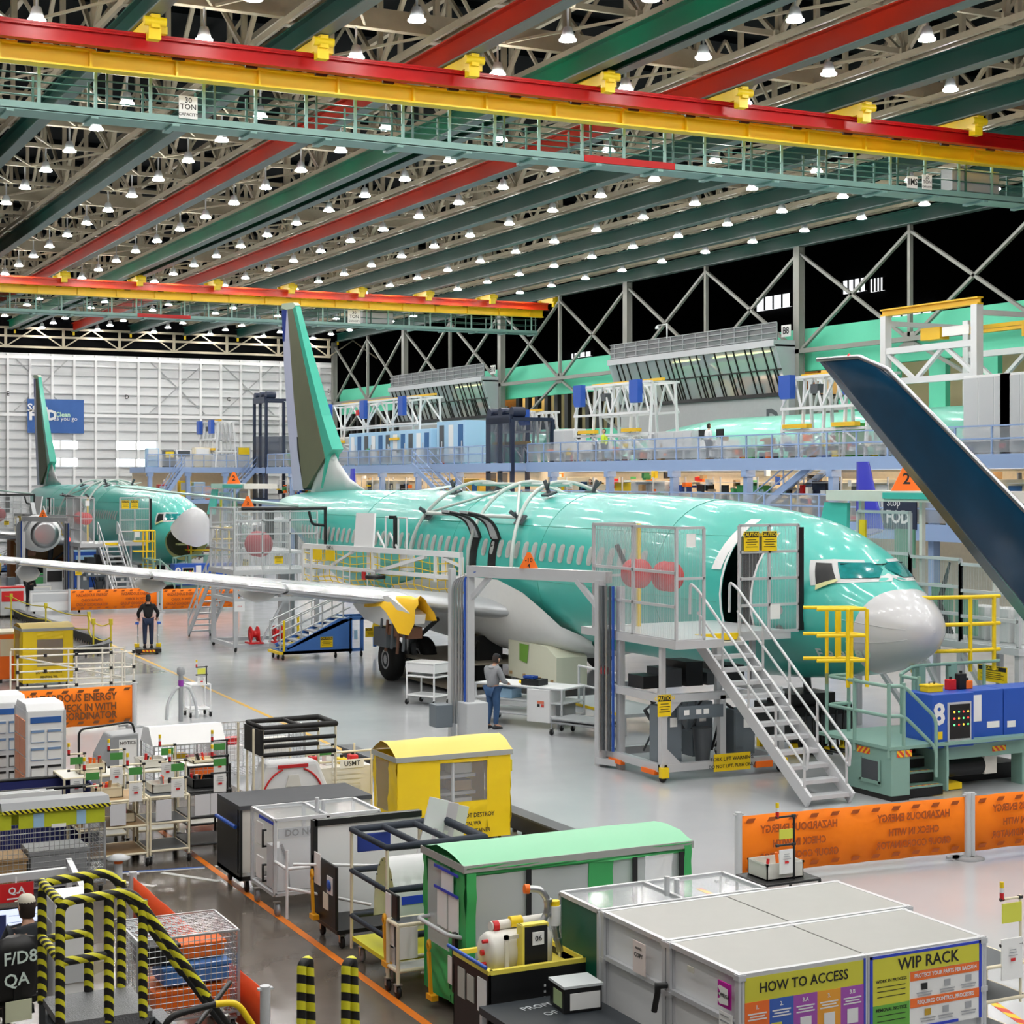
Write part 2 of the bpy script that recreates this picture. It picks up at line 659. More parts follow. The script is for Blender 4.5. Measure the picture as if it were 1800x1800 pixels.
# trusses and bracing across
for k, y in enumerate(ROWS):
    mb = MB()
    thick = k % 4 == 2
    if thick:
        mb.bar((-15, y, 19.83), (54.4, y, 19.83), .3, .62)
    else:
        mb.bar((-15, y, 19.62), (54.4, y, 19.62), .13, .17)
    for i in range(len(GX) - 1):
        a, b = GX[i], GX[i + 1]
        c = (a + b) / 2
        if (i + k) % 2:
            mb.bar((a, y, 19.7), (c, y, 23.5), .11, .11)
            mb.bar((b, y, 19.7), (c, y, 23.5), .11, .11)
        elif i % 2:
            mb.bar((c, y, 19.6), (c, y, 23.6), .18, .15)
        mb.bar((a, y, 19.6), (c, y + 4.66, 19.6), .08, .08)
        if (i + k) % 2:
            mb.bar((b, y, 19.6), (c, y + 4.66, 19.6), .08, .08)
    struct('ceiling_cross_truss', mb, BEIGE)

# ---------------------------------------------------------------- high-bay lamps
HOUSING = mat('lamp_housing', (206, 210, 214), 0.4)
GLOW = mat('lamp_lens', (255, 253, 249), 0.4, emit=LAMP_STRENGTH)
LX = [-5.3, -.5, 4.25, 9.0, 13.75, 18.45, 23.2, 27.85, 32.5, 37.4, 42.4, 47.3, 52.0]
lamp = thing('high_bay_lamp', 'white high bay lamp hanging from the roof trusses', 'lamp', (0, 0, 18.62), 0, 'high bay lamps under the roof')
q = MB()
q.tube((0, 0, .28), (0, 0, 1.0), .035, 6)
part('hanger_rod', q, HOUSING, lamp)
q = MB()
q.lathe([(.12, .34), (.16, .22), (.2, .08), (.21, .03), (.21, .0)], n=12)
part('housing', q, HOUSING, lamp)
q = MB()
q.lathe([(.217, .0), (.25, -.01), (.25, -.05), (.18, -.065)], n=12)
part('lens', q, GLOW, lamp)
first = True
for j, y in enumerate(ROWS):
    for i, x in enumerate([-14] + LX):
        d = SY * x + CY * y
        px = 900 + FPX * (CY * x - SY * y) / d if d > 1 else -9999
        seen = -40 < px < 1840 and 840 - FPX * 12.7 / d > -40
        # outside the frame only every second lamp of a row is built
        if not seen and (x > 38 or y > 66 or ((i + j) % 2 and (x < -1 or y < -8))):
            continue
        if first:
            lamp.location = (x, y, 18.62)
            first = False
        else:
            dup(lamp, (x, y, 18.62))

# ---------------------------------------------------------------- bridge cranes
CRED, CYEL = mat('crane_red', (188, 20, 22), 0.35, spec=.3), mat('crane_yellow', (252, 214, 26), 0.4)
WALKG = mat('walkway_green', (128, 168, 162), 0.4)
DKRAIL = mat('walkway_rail_green', (52, 92, 84), 0.4)
SIGNW = mat('sign_white', (236, 236, 234), 0.5)


def crane(y0, x0, x1, red, label, signs, rows):
    t = thing('bridge_crane', label, 'crane', (x0, y0, 16.0), 0, 'bridge cranes under the roof')
    L = x1 - x0
    q = MB()
    q.ibeam((0, -.55, 1.55), (L, -.55, 1.55), .3, .42, .05)
    q.bar((0, -.55, 2.0), (L, -.55, 2.0), .34, .06)
    part('red_beam', q, red, t)
    q = MB()
    q.bx(0, L, .22, .26, 1.14, 1.6)
    q.bx(0, L, .02, .46, 1.1, 1.15)
    q.bx(0, L, .02, .46, 1.58, 1.63)
    x = 1.0
    while x < L:
        q.bx(x - .03, x + .03, .04, .44, 1.14, 1.6)
        x += 2.4
    part('yellow_girder', q, CYEL, t)
    q = MB()
    x = .4
    while x < L - 1:
        q.bar((x, -.2, 1.66), (x + 1.3, -.2, 1.68), .06, .05)
        q.box((x + 1.8, -.1, 1.6), (.35, .1, .1))
        x += 2.1
    part('festoon_track', q, BLACK, t)
    q = MB()
    q.bx(0, L, 1.0, 1.08, .02, .24)
    q.bx(0, L, 1.0, 2.0, 0, .05)
    q.bx(0, L, 1.92, 2.0, .02, .2)
    x = 1.6
    while x < L:
        q.bx(x - .1, x + .1, .9, 2.05, -.08, 0)
        x += 2.3
    part('walkway', q, WALKG, t)
    q = MB()
    x = .8
    k = 0
    while x < L:
        q.bar((x, 1.05, .1), (x, 1.05, 1.25), .09, .06, 0)
        if k % 2:
            q.bar((x + .32, 1.05, .1), (x + .32, 1.05, 1.25), .06, .06, 1)
        q.bar((x, 1.95, .1), (x, 1.95, 1.15), .06, .06, 1)
        x += 1.55
        k += 1
    for z in (.62, 1.02):
        q.tube((0, 1.05, z), (L, 1.05, z), .025, 6, 1)
        q.tube((0, 1.95, z), (L, 1.95, z), .025, 6, 1)
    part('railing', q, [WALKG, DKRAIL], t)
    q = MB()
    q.bx(L * .46, L * .46 + 3.4, .97, 1.0, .03, .25)
    part('red_toe_board', q, CRED, t)
    for gx in GX:
        if x0 < gx < x1 + .5:
            q = MB()
            q.bx(gx - x0 - .12, gx - x0 + .12, -1.5, .9, 2.02, 2.38)
            q.box((gx - x0, -1.25, 1.95), (.34, .3, .45))
            q.box((gx - x0 + .2, -.9, 2.1), (.5, .2, .2))
            q.tube((gx - x0 - .3, -1.4, 2.2), (gx - x0 + .3, -1.4, 2.2), .13, 10)
            q.tube((gx - x0 - .3, .7, 2.2), (gx - x0 + .3, .7, 2.2), .13, 10)
            part('end_truck', q, CYEL, t)
    q = MB()
    q.bx(L * .75, L * .75 + 2.2, 1.1, 1.7, .3, 1.1)
    part('control_cabinet', q, GREY, t)
    for sx, wd, hh, lines in signs:
        q = MB()
        q.bx(sx - x0 - wd / 2, sx - x0 + wd / 2, .94, .97, rows, rows + hh)
        s = part('sign_board', q, SIGNW, t)
        if lines == 'cap':
            for body, dz, sz in (('30', .8, .25), ('TON', .5, .25), ('CAPACITY', .17, .14)):
                text(body, (sx - x0, .935, rows + hh * dz), (1, 0, 0), (0, 0, 1), hh * sz * 1.35, INK, s, bold=.01)
        else:
            text(lines, (sx - x0, .935, rows + hh * .5), (1, 0, 0), (0, 0, 1), hh * .75, INK, s, bold=.03, wide=.8)
    return t


sx = on_y(330, 178, 47.5).x
s2, s3 = on_y(1628, 310, 47.5).x, on_y(1602, 303, 47.5).x
crane(46.5, 2.0, 54.4, CRED, 'red and yellow bridge crane crossing the top of the photo, the nearer one', [(sx, .54, .64, 'cap'), (s2, .42, .52, 'cap'), (s3, .45, .42, '1MS')], .18)
s4 = on_y(622, 547, 105.8).x
crane(104.8, 2.0, 54.4, mat('crane_orange_red', (214, 60, 24), 0.3), 'orange-red bridge crane farther back, behind the tail fin tip', [(s4, .9, .9, 'cap')], .2)
# ================================================================ airliners
FS = [  # station from the nose tip, half width, top, bottom, widest height
    (0.0, .03, 2.92, 2.86, 2.89), (.08, .28, 3.15, 2.62, 2.89), (.25, .5, 3.3, 2.43, 2.9), (.55, .72, 3.52, 2.23, 2.92), (1.0, .96, 3.75, 2.04, 2.97),
    (1.5, 1.18, 3.99, 1.91, 3.03), (2.1, 1.36, 4.43, 1.8, 3.1), (2.9, 1.53, 4.76, 1.69, 3.18), (3.6, 1.66, 4.97, 1.6, 3.25), (4.8, 1.81, 5.16, 1.51, 3.33),
    (6.7, 1.87, 5.34, 1.45, 3.4), (9.5, 1.88, 5.45, 1.42, 3.42), (13, 1.88, 5.49, 1.42, 3.44), (19, 1.88, 5.49, 1.42, 3.44), (26, 1.88, 5.49, 1.45, 3.46),
    (29.5, 1.82, 5.48, 1.82, 3.66), (32.5, 1.55, 5.44, 2.55, 4.0), (35.5, 1.1, 5.36, 3.4, 4.4), (37.8, .66, 5.25, 4.0, 4.65), (39.3, .3, 5.1, 4.45, 4.8), (39.7, .1, 4.95, 4.7, 4.82)]


def fs_at(s):
    for a, b in zip(FS, FS[1:]):
        if a[0] <= s <= b[0]:
            t = (s - a[0]) / (b[0] - a[0])
            i = FS.index(a)
            p, n = FS[max(0, i - 1)], FS[min(len(FS) - 1, i + 2)]
            out = []
            for k in range(1, 5):
                m0 = (b[k] - p[k]) / max(1e-6, b[0] - p[0]) * (b[0] - a[0]) if i > 1 else (b[k] - a[k])
                m1 = (n[k] - a[k]) / max(1e-6, n[0] - a[0]) * (b[0] - a[0])
                out.append((2 * t ** 3 - 3 * t * t + 1) * a[k] + (t ** 3 - 2 * t * t + t) * m0 + (-2 * t ** 3 + 3 * t * t) * b[k] + (t ** 3 - t * t) * m1)
            return out
    return FS[-1][1:]


def skin_pt(s, th, off=0.0):
    """Point of the fuselage skin: th from 0 at the crown, positive towards the left (-x) side."""
    hw, top, bot, zc = fs_at(s)
    hv = (top - zc) if abs(th) <= math.pi / 2 else (zc - bot)
    c, sn = math.cos(th), math.sin(th)
    x, z = -hw * sn, zc + hv * c
    n = V((-sn / max(hw, .05), 0, c / max(hv, .05))).normalized()
    return V((x, s, z)) + n * off


def th_at(s, z, side=1):
    hw, top, bot, zc = fs_at(s)
    hv = (top - zc) if z >= zc else (zc - bot)
    return side * math.acos(max(-1, min(1, (z - zc) / hv)))


TEALGLASS = mat('teal_protective_film', (20, 132, 132), 0.16, noise=0.5, nscale=9, coat=0.6)
FIN_OLIVE = mat('olive_composite', (104, 106, 84), 0.55, noise=0.12, nscale=1.2)
PALE_BLUE = mat('pale_lilac_paint', (196, 200, 226), 0.35)
LIVERY_BLUE = mat('livery_blue', (36, 62, 150), 0.3)
WGREY = mat('window_shade', (176, 180, 178), 0.4)
WFRAME = mat('window_surround', (186, 196, 190), 0.35)
RADOME = mat('radome_white', (206, 207, 210), 0.22, coat=0.4)
FAIR = mat('fairing_white', (214, 216, 216), 0.34, noise=0.04)
CHROMATE = mat('zinc_chromate', (206, 208, 150), 0.45, noise=0.1)
PRIMER2 = mat('green_primer_aft', (70, 184, 160), 0.3, noise=0.12, nscale=0.4, coat=0.3)


def grid_patch(mb, s0, s1, z0, z1, side=1, off=.006, n=6, mi=0, corner=None):
    """A plate lying on the skin between two stations and two heights; corner rounds it off into an oval."""
    rings = []
    if corner is None:
        for i in range(n + 1):
            s = s0 + (s1 - s0) * i / n
            rings.append([skin_pt(s, th_at(s, z0 + (z1 - z0) * j / n, side), off) for j in range(n + 1)])
        return mb.loft(rings, mi, caps=False, open_ring=True)
    sc, zc, a, b = (s0 + s1) / 2, (z0 + z1) / 2, (s1 - s0) / 2, (z1 - z0) / 2
    pts = []
    for k in range(16):
        t = 2 * math.pi * k / 16
        cx, cz = math.cos(t), math.sin(t)
        e = corner
        u = math.copysign(abs(cx) ** e, cx)
        w_ = math.copysign(abs(cz) ** e, cz)
        s, z = sc + a * u, zc + b * w_
        pts.append(skin_pt(s, th_at(s, z, side), off))
    return mb.add(pts, [list(range(16))], mi)


def quad_patch(mb, quad, side=1, off=.01, n=5, mi=0):
    """quad: four (station, height) corners in order."""
    rings = []
    for i in range(n + 1):
        u = i / n
        row = []
        for j in range(n + 1):
            v = j / n
            p = [(quad[0][k] * (1 - u) + quad[1][k] * u) * (1 - v) + (quad[3][k] * (1 - u) + quad[2][k] * u) * v for k in (0, 1)]
            row.append(skin_pt(p[0], th_at(p[0], p[1], side), off))
        rings.append(row)
    return mb.loft(rings, mi, caps=False, open_ring=True)


def airfoil(le, te, tk, n=10, up=(0, 0, 1)):
    """Closed section from leading to trailing edge point; thickness along z."""
    le, te, up = V(le), V(te), V(up)
    pts = []
    for sgn in (1, -1):
        rng = range(n + 1) if sgn > 0 else range(n - 1, 0, -1)
        for i in rng:
            x = (i / n) ** 1.7
            t = tk * 2.6 * (0.2969 * math.sqrt(x) - 0.126 * x - 0.3516 * x * x + 0.2843 * x ** 3 - 0.1036 * x ** 4) * 2
            pts.append(le + (te - le) * x + up * (sgn * t / 2 * (1.0 if sgn > 0 else .75)))
    return pts


def on_skin(px, py):
    lo = None
    for _s in range(0, 120):
        for _k in range(0, 60):
            a = .6 + _s * .035
            p = skin_pt(a, math.radians(_k * 2.2))
            q = p + V((22.15, 26.05, -EYE))
            d = SY * q.x + CY * q.y
            e = abs(900 + FPX * (CY * q.x - SY * q.y) / d - px) + abs(HORIZON - FPX * q.z / d - py)
            if lo is None or e < lo[0]:
                lo = (e, a, p.z)
    return lo[1], lo[2]


def airliner(name, label, y0, radome_open, doors, group, full=True):
    t = thing(name, label, 'airplane', (22.15, y0, 0), 0, group)
    # ---- skin with the door hole left out
    NT = 56
    D0, D1, DZ0, DZ1 = 3.85, 4.78, 2.72, 4.66
    st = sorted(set([1.5, 1.8, 2.1, 2.5, 2.9, 3.3, 3.6, D0, 4.15, 4.45, D1, 5.2, 5.8, 6.4, 7, 8, 9.5, 11, 13, 15, 17, 19, 22, 25, 26.5, 28, 29.5, 31, 32.5, 34, 35.5, 36.7, 37.8, 38.6, 39.3, 39.7]))
    rings = []
    for i, s in enumerate(st):
        ths = [-math.pi + 2 * math.pi * k / NT for k in range(NT)]
        if s < 2.05:
            k0 = {1.5: (.8, 1.55), 1.8: (1.35, 1.85)}[s]
            row = []
            for th in ths:
                f = abs(th) / math.pi
                row.append(skin_pt(k0[0] + (k0[1] - k0[0]) * f, th))
            rings.append(row)
        else:
            rings.append([skin_pt(s, th) for th in ths])
    mb = MB()
    vs = [p for r in rings for p in r]
    fs = []
    for i in range(len(rings) - 1):
        for j in range(NT):
            j2 = (j + 1) % NT
            q = (i * NT + j, i * NT + j2, (i + 1) * NT + j2, (i + 1) * NT + j)
            c = sum((vs[k] for k in q), V()) / 4
            if doors and D0 - .01 < c.y < D1 + .01 and c.x < 0 and DZ0 < c.z < DZ1:
                continue
            fs.append(q)
    mb.add(vs, fs, 0, True)
    mb.add(rings[-1], [list(range(NT))], 0)
    fus = part('fuselage', mb, PRIMER, t)
    if doors:
        mb = MB()
        mb.bx(-1.2, 1.2, 3.4, 5.4, 2.62, 2.7, 0)
        mb.bx(-.9, -.8, 3.5, 5.3, 2.7, 4.6, 1)
        mb.box((-1.1, 4.3, 3.2), (.15, .5, .9), 2)
        part('cabin_floor', mb, [DGREY, BLACK, OFFWHITE], t)
        mb = MB()
        for a, b in (((D0 - .06, DZ0), (D0, DZ1)), ((D1, DZ0), (D1 + .07, DZ1))):
            grid_patch(mb, a[0], b[0], a[1], b[1] + .05, 1, .02, 6, 0)
        part('door_frame', mb, WHITE, t)
        mb = MB()
        quad_patch(mb, [(4.92, 3.9), (5.25, 3.9), (5.05, 4.98), (4.75, 4.98)], 1, .015, 6, 0)
        part('white_film', mb, WHITE, t)
    # ---- radome
    rs = [0, .02, .08, .16, .25, .4, .55, .75]
    NT2 = 40
    mb = MB()
    rr = []
    for s in rs + [0.95]:
        row = []
        for k in range(NT2):
            th = -math.pi + 2 * math.pi * k / NT2
            f = abs(th) / math.pi
            e = s / .95
            row.append(skin_pt(s + e * e * ((-.15) * (1 - f) + .6 * f), th, .004))
        rr.append(row)
    mb.loft(rr, 0, caps=True)
    rad = part('radome', mb, RADOME, t)
    if radome_open:
        hinge = V((0, 1.1, 4.0))
        rad.matrix_local = Matrix.Translation(hinge) @ Matrix.Rotation(math.radians(-62), 4, 'X') @ Matrix.Translation(-hinge) @ Matrix.Identity(4)
        mb = MB()
        ring = rr[-1]
        mb.loft([[p + V((0, .02, 0)) for p in ring], [V((p.x * .8, p.y + .5, 2.95 + (p.z - 2.95) * .8)) for p in ring]], 0, caps=False)
        mb.add([V((p.x * .8, p.y + .5, 2.95 + (p.z - 2.95) * .8)) for p in ring], [list(range(NT2))], 1)
        mb.box((0, 1.3, 2.7), (.9, .5, .08), 0)
        mb.tube((-.1, 1.0, 3.2), (.1, 1.2, 2.3), .03, 6, 2)
        part('radar_bulkhead', mb, [CHROMATE, mat('bulkhead_dark', (58, 60, 44), .5), RED], t)
    else:
        mb = MB()
        for th in (math.radians(88), math.radians(112)):
            pts = [skin_pt(.25 + .13 * k, th, .006) for k in range(10)]
            mb.path(pts, .006, 4)
        part('lightning_strip', mb, LGREY, rad)
    # ---- flight-deck glazing
    GLZ = on_skin
    mb = MB()
    for side in (1, -1):
        quad_patch(mb, [GLZ(1471, 1025), GLZ(1568, 1022), GLZ(1544, 984), GLZ(1464, 984)], side, .012, 5)
        quad_patch(mb, [GLZ(1425, 1030), GLZ(1471, 1025), GLZ(1464, 984), GLZ(1425, 986)], side, .010, 5)
    part('cockpit_frame', mb, mat('cockpit_frame_white', (206, 208, 208), .4), t)
    for side in (1, -1):
        mb = MB()
        quad_patch(mb, [GLZ(1479, 1018), GLZ(1548, 1017), GLZ(1531, 990), GLZ(1472, 990)], side, .03, 6)
        part('windshield', mb, TEALGLASS, t)
        mb = MB()
        quad_patch(mb, [GLZ(1436, 1029), GLZ(1473, 1022), GLZ(1464, 990), GLZ(1436, 990)], side, .03, 5)
        part('side_window', mb, BLACK, t)
    mb = MB()
    quad_patch(mb, [GLZ(1436, 1040), GLZ(1474, 1026), GLZ(1474, 1021), GLZ(1436, 1030)], 1, .05, 4)
    part('window_sill_protector', mb, CHROMATE, t)
    mb = MB()
    for side in (1, -1):
        a, b = skin_pt(1.95, th_at(1.95, 4.10, side), .05), skin_pt(1.62, th_at(1.62, 4.13, side), .06)
        mb.bar(a, b, .03, .02)
    part('wiper', mb, BLACK, t)
    # ---- cabin windows
    s = 8.1
    ws = []
    while s < 33.2:
        if not (17.0 < s < 17.6):
            ws.append(s)
        s += .508
    for s in ws:
        for side in (1,):
            mb = MB()
            grid_patch(mb, s - .15, s + .15, 3.72, 4.20, side, .008, 1, 0, .6)
            grid_patch(mb, s - .105, s + .105, 3.78, 4.14, side, .014, 1, 1, .6)
            part('cabin_window', mb, [WFRAME, WGREY], t)
    # lap joints and splices
    mb = MB()
    for s in (7.5, 13.4, 19.0, 26.5):
        mb.path([skin_pt(s, math.radians(a), .004) for a in range(-120, 121, 8)], .008, 4)
    for z in (4.62, 3.2):
        mb.path([skin_pt(5.0 + k, th_at(5.0 + k, z), .003) for k in range(27)], .006, 4)
    part('skin_splice', mb, mat('splice_line', (60, 160, 140), .4), t)
    # ---- wing body fairing
    rings = []
    for s, z1, hw, zb in ((12.2, 1.7, .9, 1.4), (12.6, 2.05, 1.6, 1.28), (13.1, 2.45, 1.86, 1.15), (13.9, 2.86, 2.05, 1.04), (15.2, 3.14, 2.16, .97), (18, 3.12, 2.16, .95), (21, 2.85, 2.08, .98), (23.5, 2.5, 1.85, 1.1), (25.4, 2.0, 1.2, 1.35)):
        r = []
        for k in range(33):
            th = math.radians(90 - 180 * k / 32)
            sx, cz = math.sin(th), math.cos(th)
            x = hw * math.copysign(abs(sx) ** .8, sx)
            z = z1 - (z1 - zb) * (abs(cz) ** .62)
            r.append(V((x, s, z)))
        rings.append(r)
    mb = MB()
    mb.loft(rings, 0, caps=False, open_ring=True)
    part('wing_body_fairing', mb, FAIR, t)
    mb = MB()
    for s0, s1, z0, z1 in ((15.6, 17.0, 2.35, 2.85), (14.6, 15.4, 2.15, 2.6)):
        mb.add([(-2.07 - (s0 < 15) * -.12, s0, z0), (-2.07, s1, z0), (-2.04, s1, z1), (-2.02 + (s0 < 15) * .1, s0, z1)], [(0, 1, 2, 3)], 0)
    part('fairing_film', mb, [WHITE], t)
    # ---- wings
    global ST
    for side in (-1, 1):
        def W(f):
            x = side * (1.75 + 15.4 * f)
            le = 14.6 + 2.4 * 0 + 8.3 * f - (.2 * (1 - min(1, f / .09)) if f < .09 else 0)
            ch = 7.3 * (1 - f) ** 1.15 * .82 + 1.6 if f < 1 else 1.6
            z = 2.25 + 1.75 * f
            return V((x, le, z)), V((x, le + ch, z - .02 + .0 * f)), .175 * ch * (1 - .2 * f)
        secs = [airfoil(*W(f)) for f in (0, .09, .2, .35, .55, .78, 1.0)]
        mb = MB()
        mb.loft(secs, 0, caps=True)
        part('wing', mb, mat('wing_grey', (176, 180, 184), .3, .35, noise=.05), t)
        # polished slats wrap the leading edge
        mb = MB()
        for f0, f1 in ((.17, .36), (.365, .57), (.575, .78), (.785, .985)):
            rings = []
            for f in (f0, (f0 + f1) / 2, f1):
                le, te, tk = W(f)
                sec = airfoil(le - V((0, .1, .02)), te, tk * 1.04)
                n = len(sec)
                keep = [sec[k] for k in (-5, -4, -3, -2, -1, 0, 1, 2, 3, 4)]
                rings.append(keep)
            mb.loft(rings, 0, caps=False, open_ring=True)
        part('leading_edge_slat', mb, CHROME, t)
        for f in (.32, .52, .74):
            le, te, tk = W(f)
            mb = MB()
            rings = []
            for u, r in ((-.2, .04), (.1, .2), (.45, .27), (.8, .2), (1.15, .04)):
                c = te.lerp(te + V((0, 1.2, 0)), 0) + V((0, -1.6 + 2.6 * u, -.28 - .1 * u))
                rings.append([c + V((r * .7 * math.cos(2 * math.pi * k / 12), 0, r * math.sin(2 * math.pi * k / 12))) for k in range(12)])
            mb.loft(rings, 0)
            part('flap_track_fairing', mb, FAIR, t)
        # engine strut without its engine
        le, te, tk = W(.2)
        mb = MB()
        x = le.x
        prof = [(le.y - 1.9, le.z - .25), (le.y - .2, le.z + .15), (le.y + 2.4, le.z - .25), (le.y + 1.5, le.z - .6), (le.y + .3, le.z - .7), (le.y - 1.8, le.z - .5)]
        mb.prism(prof, 'X', x - .2, x + .2, 0)
        st_ = part('engine_strut', mb, FAIR, t)
        mb = MB()
        mb.box((x, le.y - .9, le.z - .75), (.4, 1.5, .3), 1)
        mb.box((x + side * .1, le.y + .2, le.z - 1.0), (.3, .9, .5), 0)
        mb.tube((x, le.y - 1.4, le.z - .7), (x, le.y + .4, le.z - 1.05), .09, 8, 1)
        for k in range(5):
            mb.tube((x - .22, le.y - 1.5 + .4 * k, le.z - .5), (x - .2, le.y - 1.3 + .4 * k, le.z - 1.25 - .1 * (k % 2)), .045, 6, k % 2)
        part('strut_plumbing', mb, [DGREY, mat('duct_brown', (96, 62, 44), .5)], st_)
        if side < 0 and full and y0 < 40:
            ST = V((x + 22.15, le.y + y0, le.z))
        # winglet at the right tip is already on the near airplane
        if side == 1 and full:
            le, te, tk = W(1.0)
            mb = MB()
            a = airfoil(le, te, .2)
            rings = []
            for u in (0, .25, .6, 1.0):
                sc = 1 - .55 * u
                o = V((.3 * u + .5 * u * u * 0, 1.3 * u, 2.5 * u))
                ring = []
                for p in a:
                    q = p - le
                    ring.append(le + V((q.z * 1.0 + .35 * u, q.y * sc + o.y, q.z * (1 - u) * .3 + o.z)))
                rings.append(ring)
            mb.loft(rings, 0)
            part('winglet', mb, mat('winglet_violet_blue', (58, 62, 190), .3), t)
    # ---- tail surfaces
    for side in (-1, 1):
        mb = MB()
        secs = []
        for f in (0, .3, .7, 1.0):
            x = side * (.6 + 6.4 * f)
            le = 34.3 + 3.7 * f
            ch = 3.4 - 2.2 * f
            z = 4.78 + .78 * f
            secs.append(airfoil((x, le, z), (x, le + ch, z), .1 * ch))
        mb.loft(secs, 0)
        part('horizontal_stabilizer', mb, mat('stabilizer_pale_green', (170, 200, 192), .35), t)

    def slab(name_, poly, th0, th1, m, zlo=5.3, zhi=12.9):
        mb = MB()
        n = len(poly)
        fr, bk = [], []
        for y, z in poly:
            h = th0 + (th1 - th0) * (z - zlo) / (zhi - zlo)
            fr.append((-h, y, z))
            bk.append((h, y, z))
        mb.add(fr + bk, [list(range(n)), list(range(n, 2 * n))[::-1]] + [(k, n + k, n + (k + 1) % n, (k + 1) % n) for k in range(n)], 0)
        return part(name_, mb, m, t)
    P = lambda px, py: (lambda q: (q.y - FIN_Y, q.z))(on_x(px, py, 22.15))
    slab('fin_panel', [P(510, 544), P(519, 543), P(556, 700), P(582, 806), P(551, 858), P(545, 858), P(525, 700)], .30, .11, FIN_OLIVE)
    slab('fin_leading_edge', [P(519, 538), P(523, 536), P(545, 625), P(574, 730), P(594, 790), P(586, 800), P(578, 858), P(575, 858), P(582, 806), P(556, 700), P(519, 543)], .26, .10, PRIMER2)
    slab('fin_cap', [P(499, 542), P(500, 534), P(520, 532), P(524, 537), P(519, 544), P(510, 545)], .13, .11, mat('fin_cap_green', (190, 208, 184), .45))
    slab('rudder', [P(499, 545), P(508, 545), P(516, 640), P(534, 780), P(541, 862), P(522, 862), P(512, 760), P(503, 640)], .16, .07, PALE_BLUE)
    slab('rudder_tip_paint', [P(498.6, 545), P(507, 545), P(504, 600), P(501, 600)], .17, .08, LIVERY_BLUE)
    slab('fin_root_rib', [P(552, 858), P(577, 812), P(576, 858)], .12, .11, mat('olive_green_rib', (86, 110, 50), .5))
    slab('fin_access_bay', [P(529, 768), P(537, 800), P(545, 858), P(541, 860), P(530, 790)], .2, .1, BLACK)
    mb = MB()
    rings = []
    for y, z0, z1, h in ((20.0 + 10.6, 5.44, 5.5, .03), (32.0, 5.38, 5.86, .12), (33.2, 5.3, 6.5, .2), (34.2, 5.25, 7.3, .26), (34.9, 5.2, 6.8, .3), (35.9, 5.2, 5.4, .3)):
        rings.append([(-h, y, z0), (-h * .5, y, (z0 + z1) / 2 + (z1 - z0) * .25), (0, y, z1), (h * .5, y, (z0 + z1) / 2 + (z1 - z0) * .25), (h, y, z0)])
    mb.loft(rings, 0, caps=True)
    part('dorsal_fin', mb, FAIR, t)
    # ---- opened overwing exits
    for s0 in (15.9, 17.15):
        mb = MB()
        rings = []
        for k in range(8):
            a = k / 7
            x, z = -1.82 - .95 * a + .18 * math.sin(a * 3.14), 4.28 + .72 * a + .16 * math.sin(a * 3.14)
            nx, nz = .6, -.8
            rings.append([(x, s0, z), (x, s0 + .5, z), (x + .09 * nx, s0 + .5, z + .09 * nz), (x + .09 * nx, s0, z + .09 * nz)])
        mb.loft(rings, 0, smooth=False)
        hatch = part('overwing_exit', mb, LGREY, t)
        mb = MB()
        for y in (s0 - .02, s0 + .48):
            mb.path([(r[0][0] + .06, y, r[0][2] - .07) for r in rings], .05, 5)
        part('hatch_seal', mb, BLACK, hatch)
        mb = MB()
        grid_patch(mb, s0, s0 + .5, 3.3, 4.26, 1, .012, 4)
        part('exit_opening', mb, BLACK, t)
    # ---- landing gear
    for side in (-1, 1):
        mb = MB()
        mb.tube((side * 2.95, 19.6, .6), (side * 2.75, 19.7, 2.4), .14, 12, 0)
        mb.tube((side * 2.95, 19.6, .58), (side * 2.95, 19.6, 1.2), .11, 12, 1)
        mb.tube((side * 3.45, 19.6, .63), (side * 2.45, 19.6, .63), .09, 10, 1)
        mb.bar((side * 2.9, 19.6, 1.0), (side * 1.6, 19.7, 2.0), .1, .1, 0)
        mb.bar((side * 2.9, 19.3, 1.1), (side * 2.9, 19.2, .6), .12, .1, 0)
        gear = part('main_gear_strut', mb, [DGREY, STEEL], t)
        for o in (-.5, .5):
            mb = MB()
            c = (side * 2.95 + o, 19.6, .63)
            mb.lathe([(.28, -.2), (.54, -.21), (.61, -.13), (.63, 0), (.61, .13), (.54, .21), (.28, .2)], c, 'X', 28, 0)
            mb.lathe([(.05, -.215), (.2, -.19), (.26, -.22), (.29, -.2), (.29, .2), (.26, .22), (.2, .19), (.05, .215)], c, 'X', 20, 1)
            for k in range(12):
                a = k * math.pi / 6
                for sx in (-.205, .205):
                    mb.box((c[0] + sx, c[1] + .17 * math.cos(a), c[2] + .17 * math.sin(a)), (.02, .05, .05), 2, rx=a)
            part('wheel', mb, [RUBBER, ALU, DGREY], gear)
    mb = MB()
    mb.tube((0, 4.0, .35), (0, 4.2, 1.7), .09, 10, 0)
    mb.tube((-.3, 4.0, .35), (.3, 4.0, .35), .05, 8, 0)
    ng = part('nose_gear_strut', mb, DGREY, t)
    for o in (-.2, .2):
        mb = MB()
        mb.lathe([(.14, -.09), (.31, -.09), (.345, 0), (.31, .09), (.14, .09)], (o, 4.0, .345), 'X', 20, 0)
        part('wheel', mb, [RUBBER], ng)
    mb = MB()
    for z, s in ((3.15, 3.0), (2.75, 3.05)):
        grid_patch(mb, s - .1, s + .1, z - .09, z + .09, 1, .01, 1, 0, 1.0)
    part('probe_plate', mb, STEEL, t)
    return t


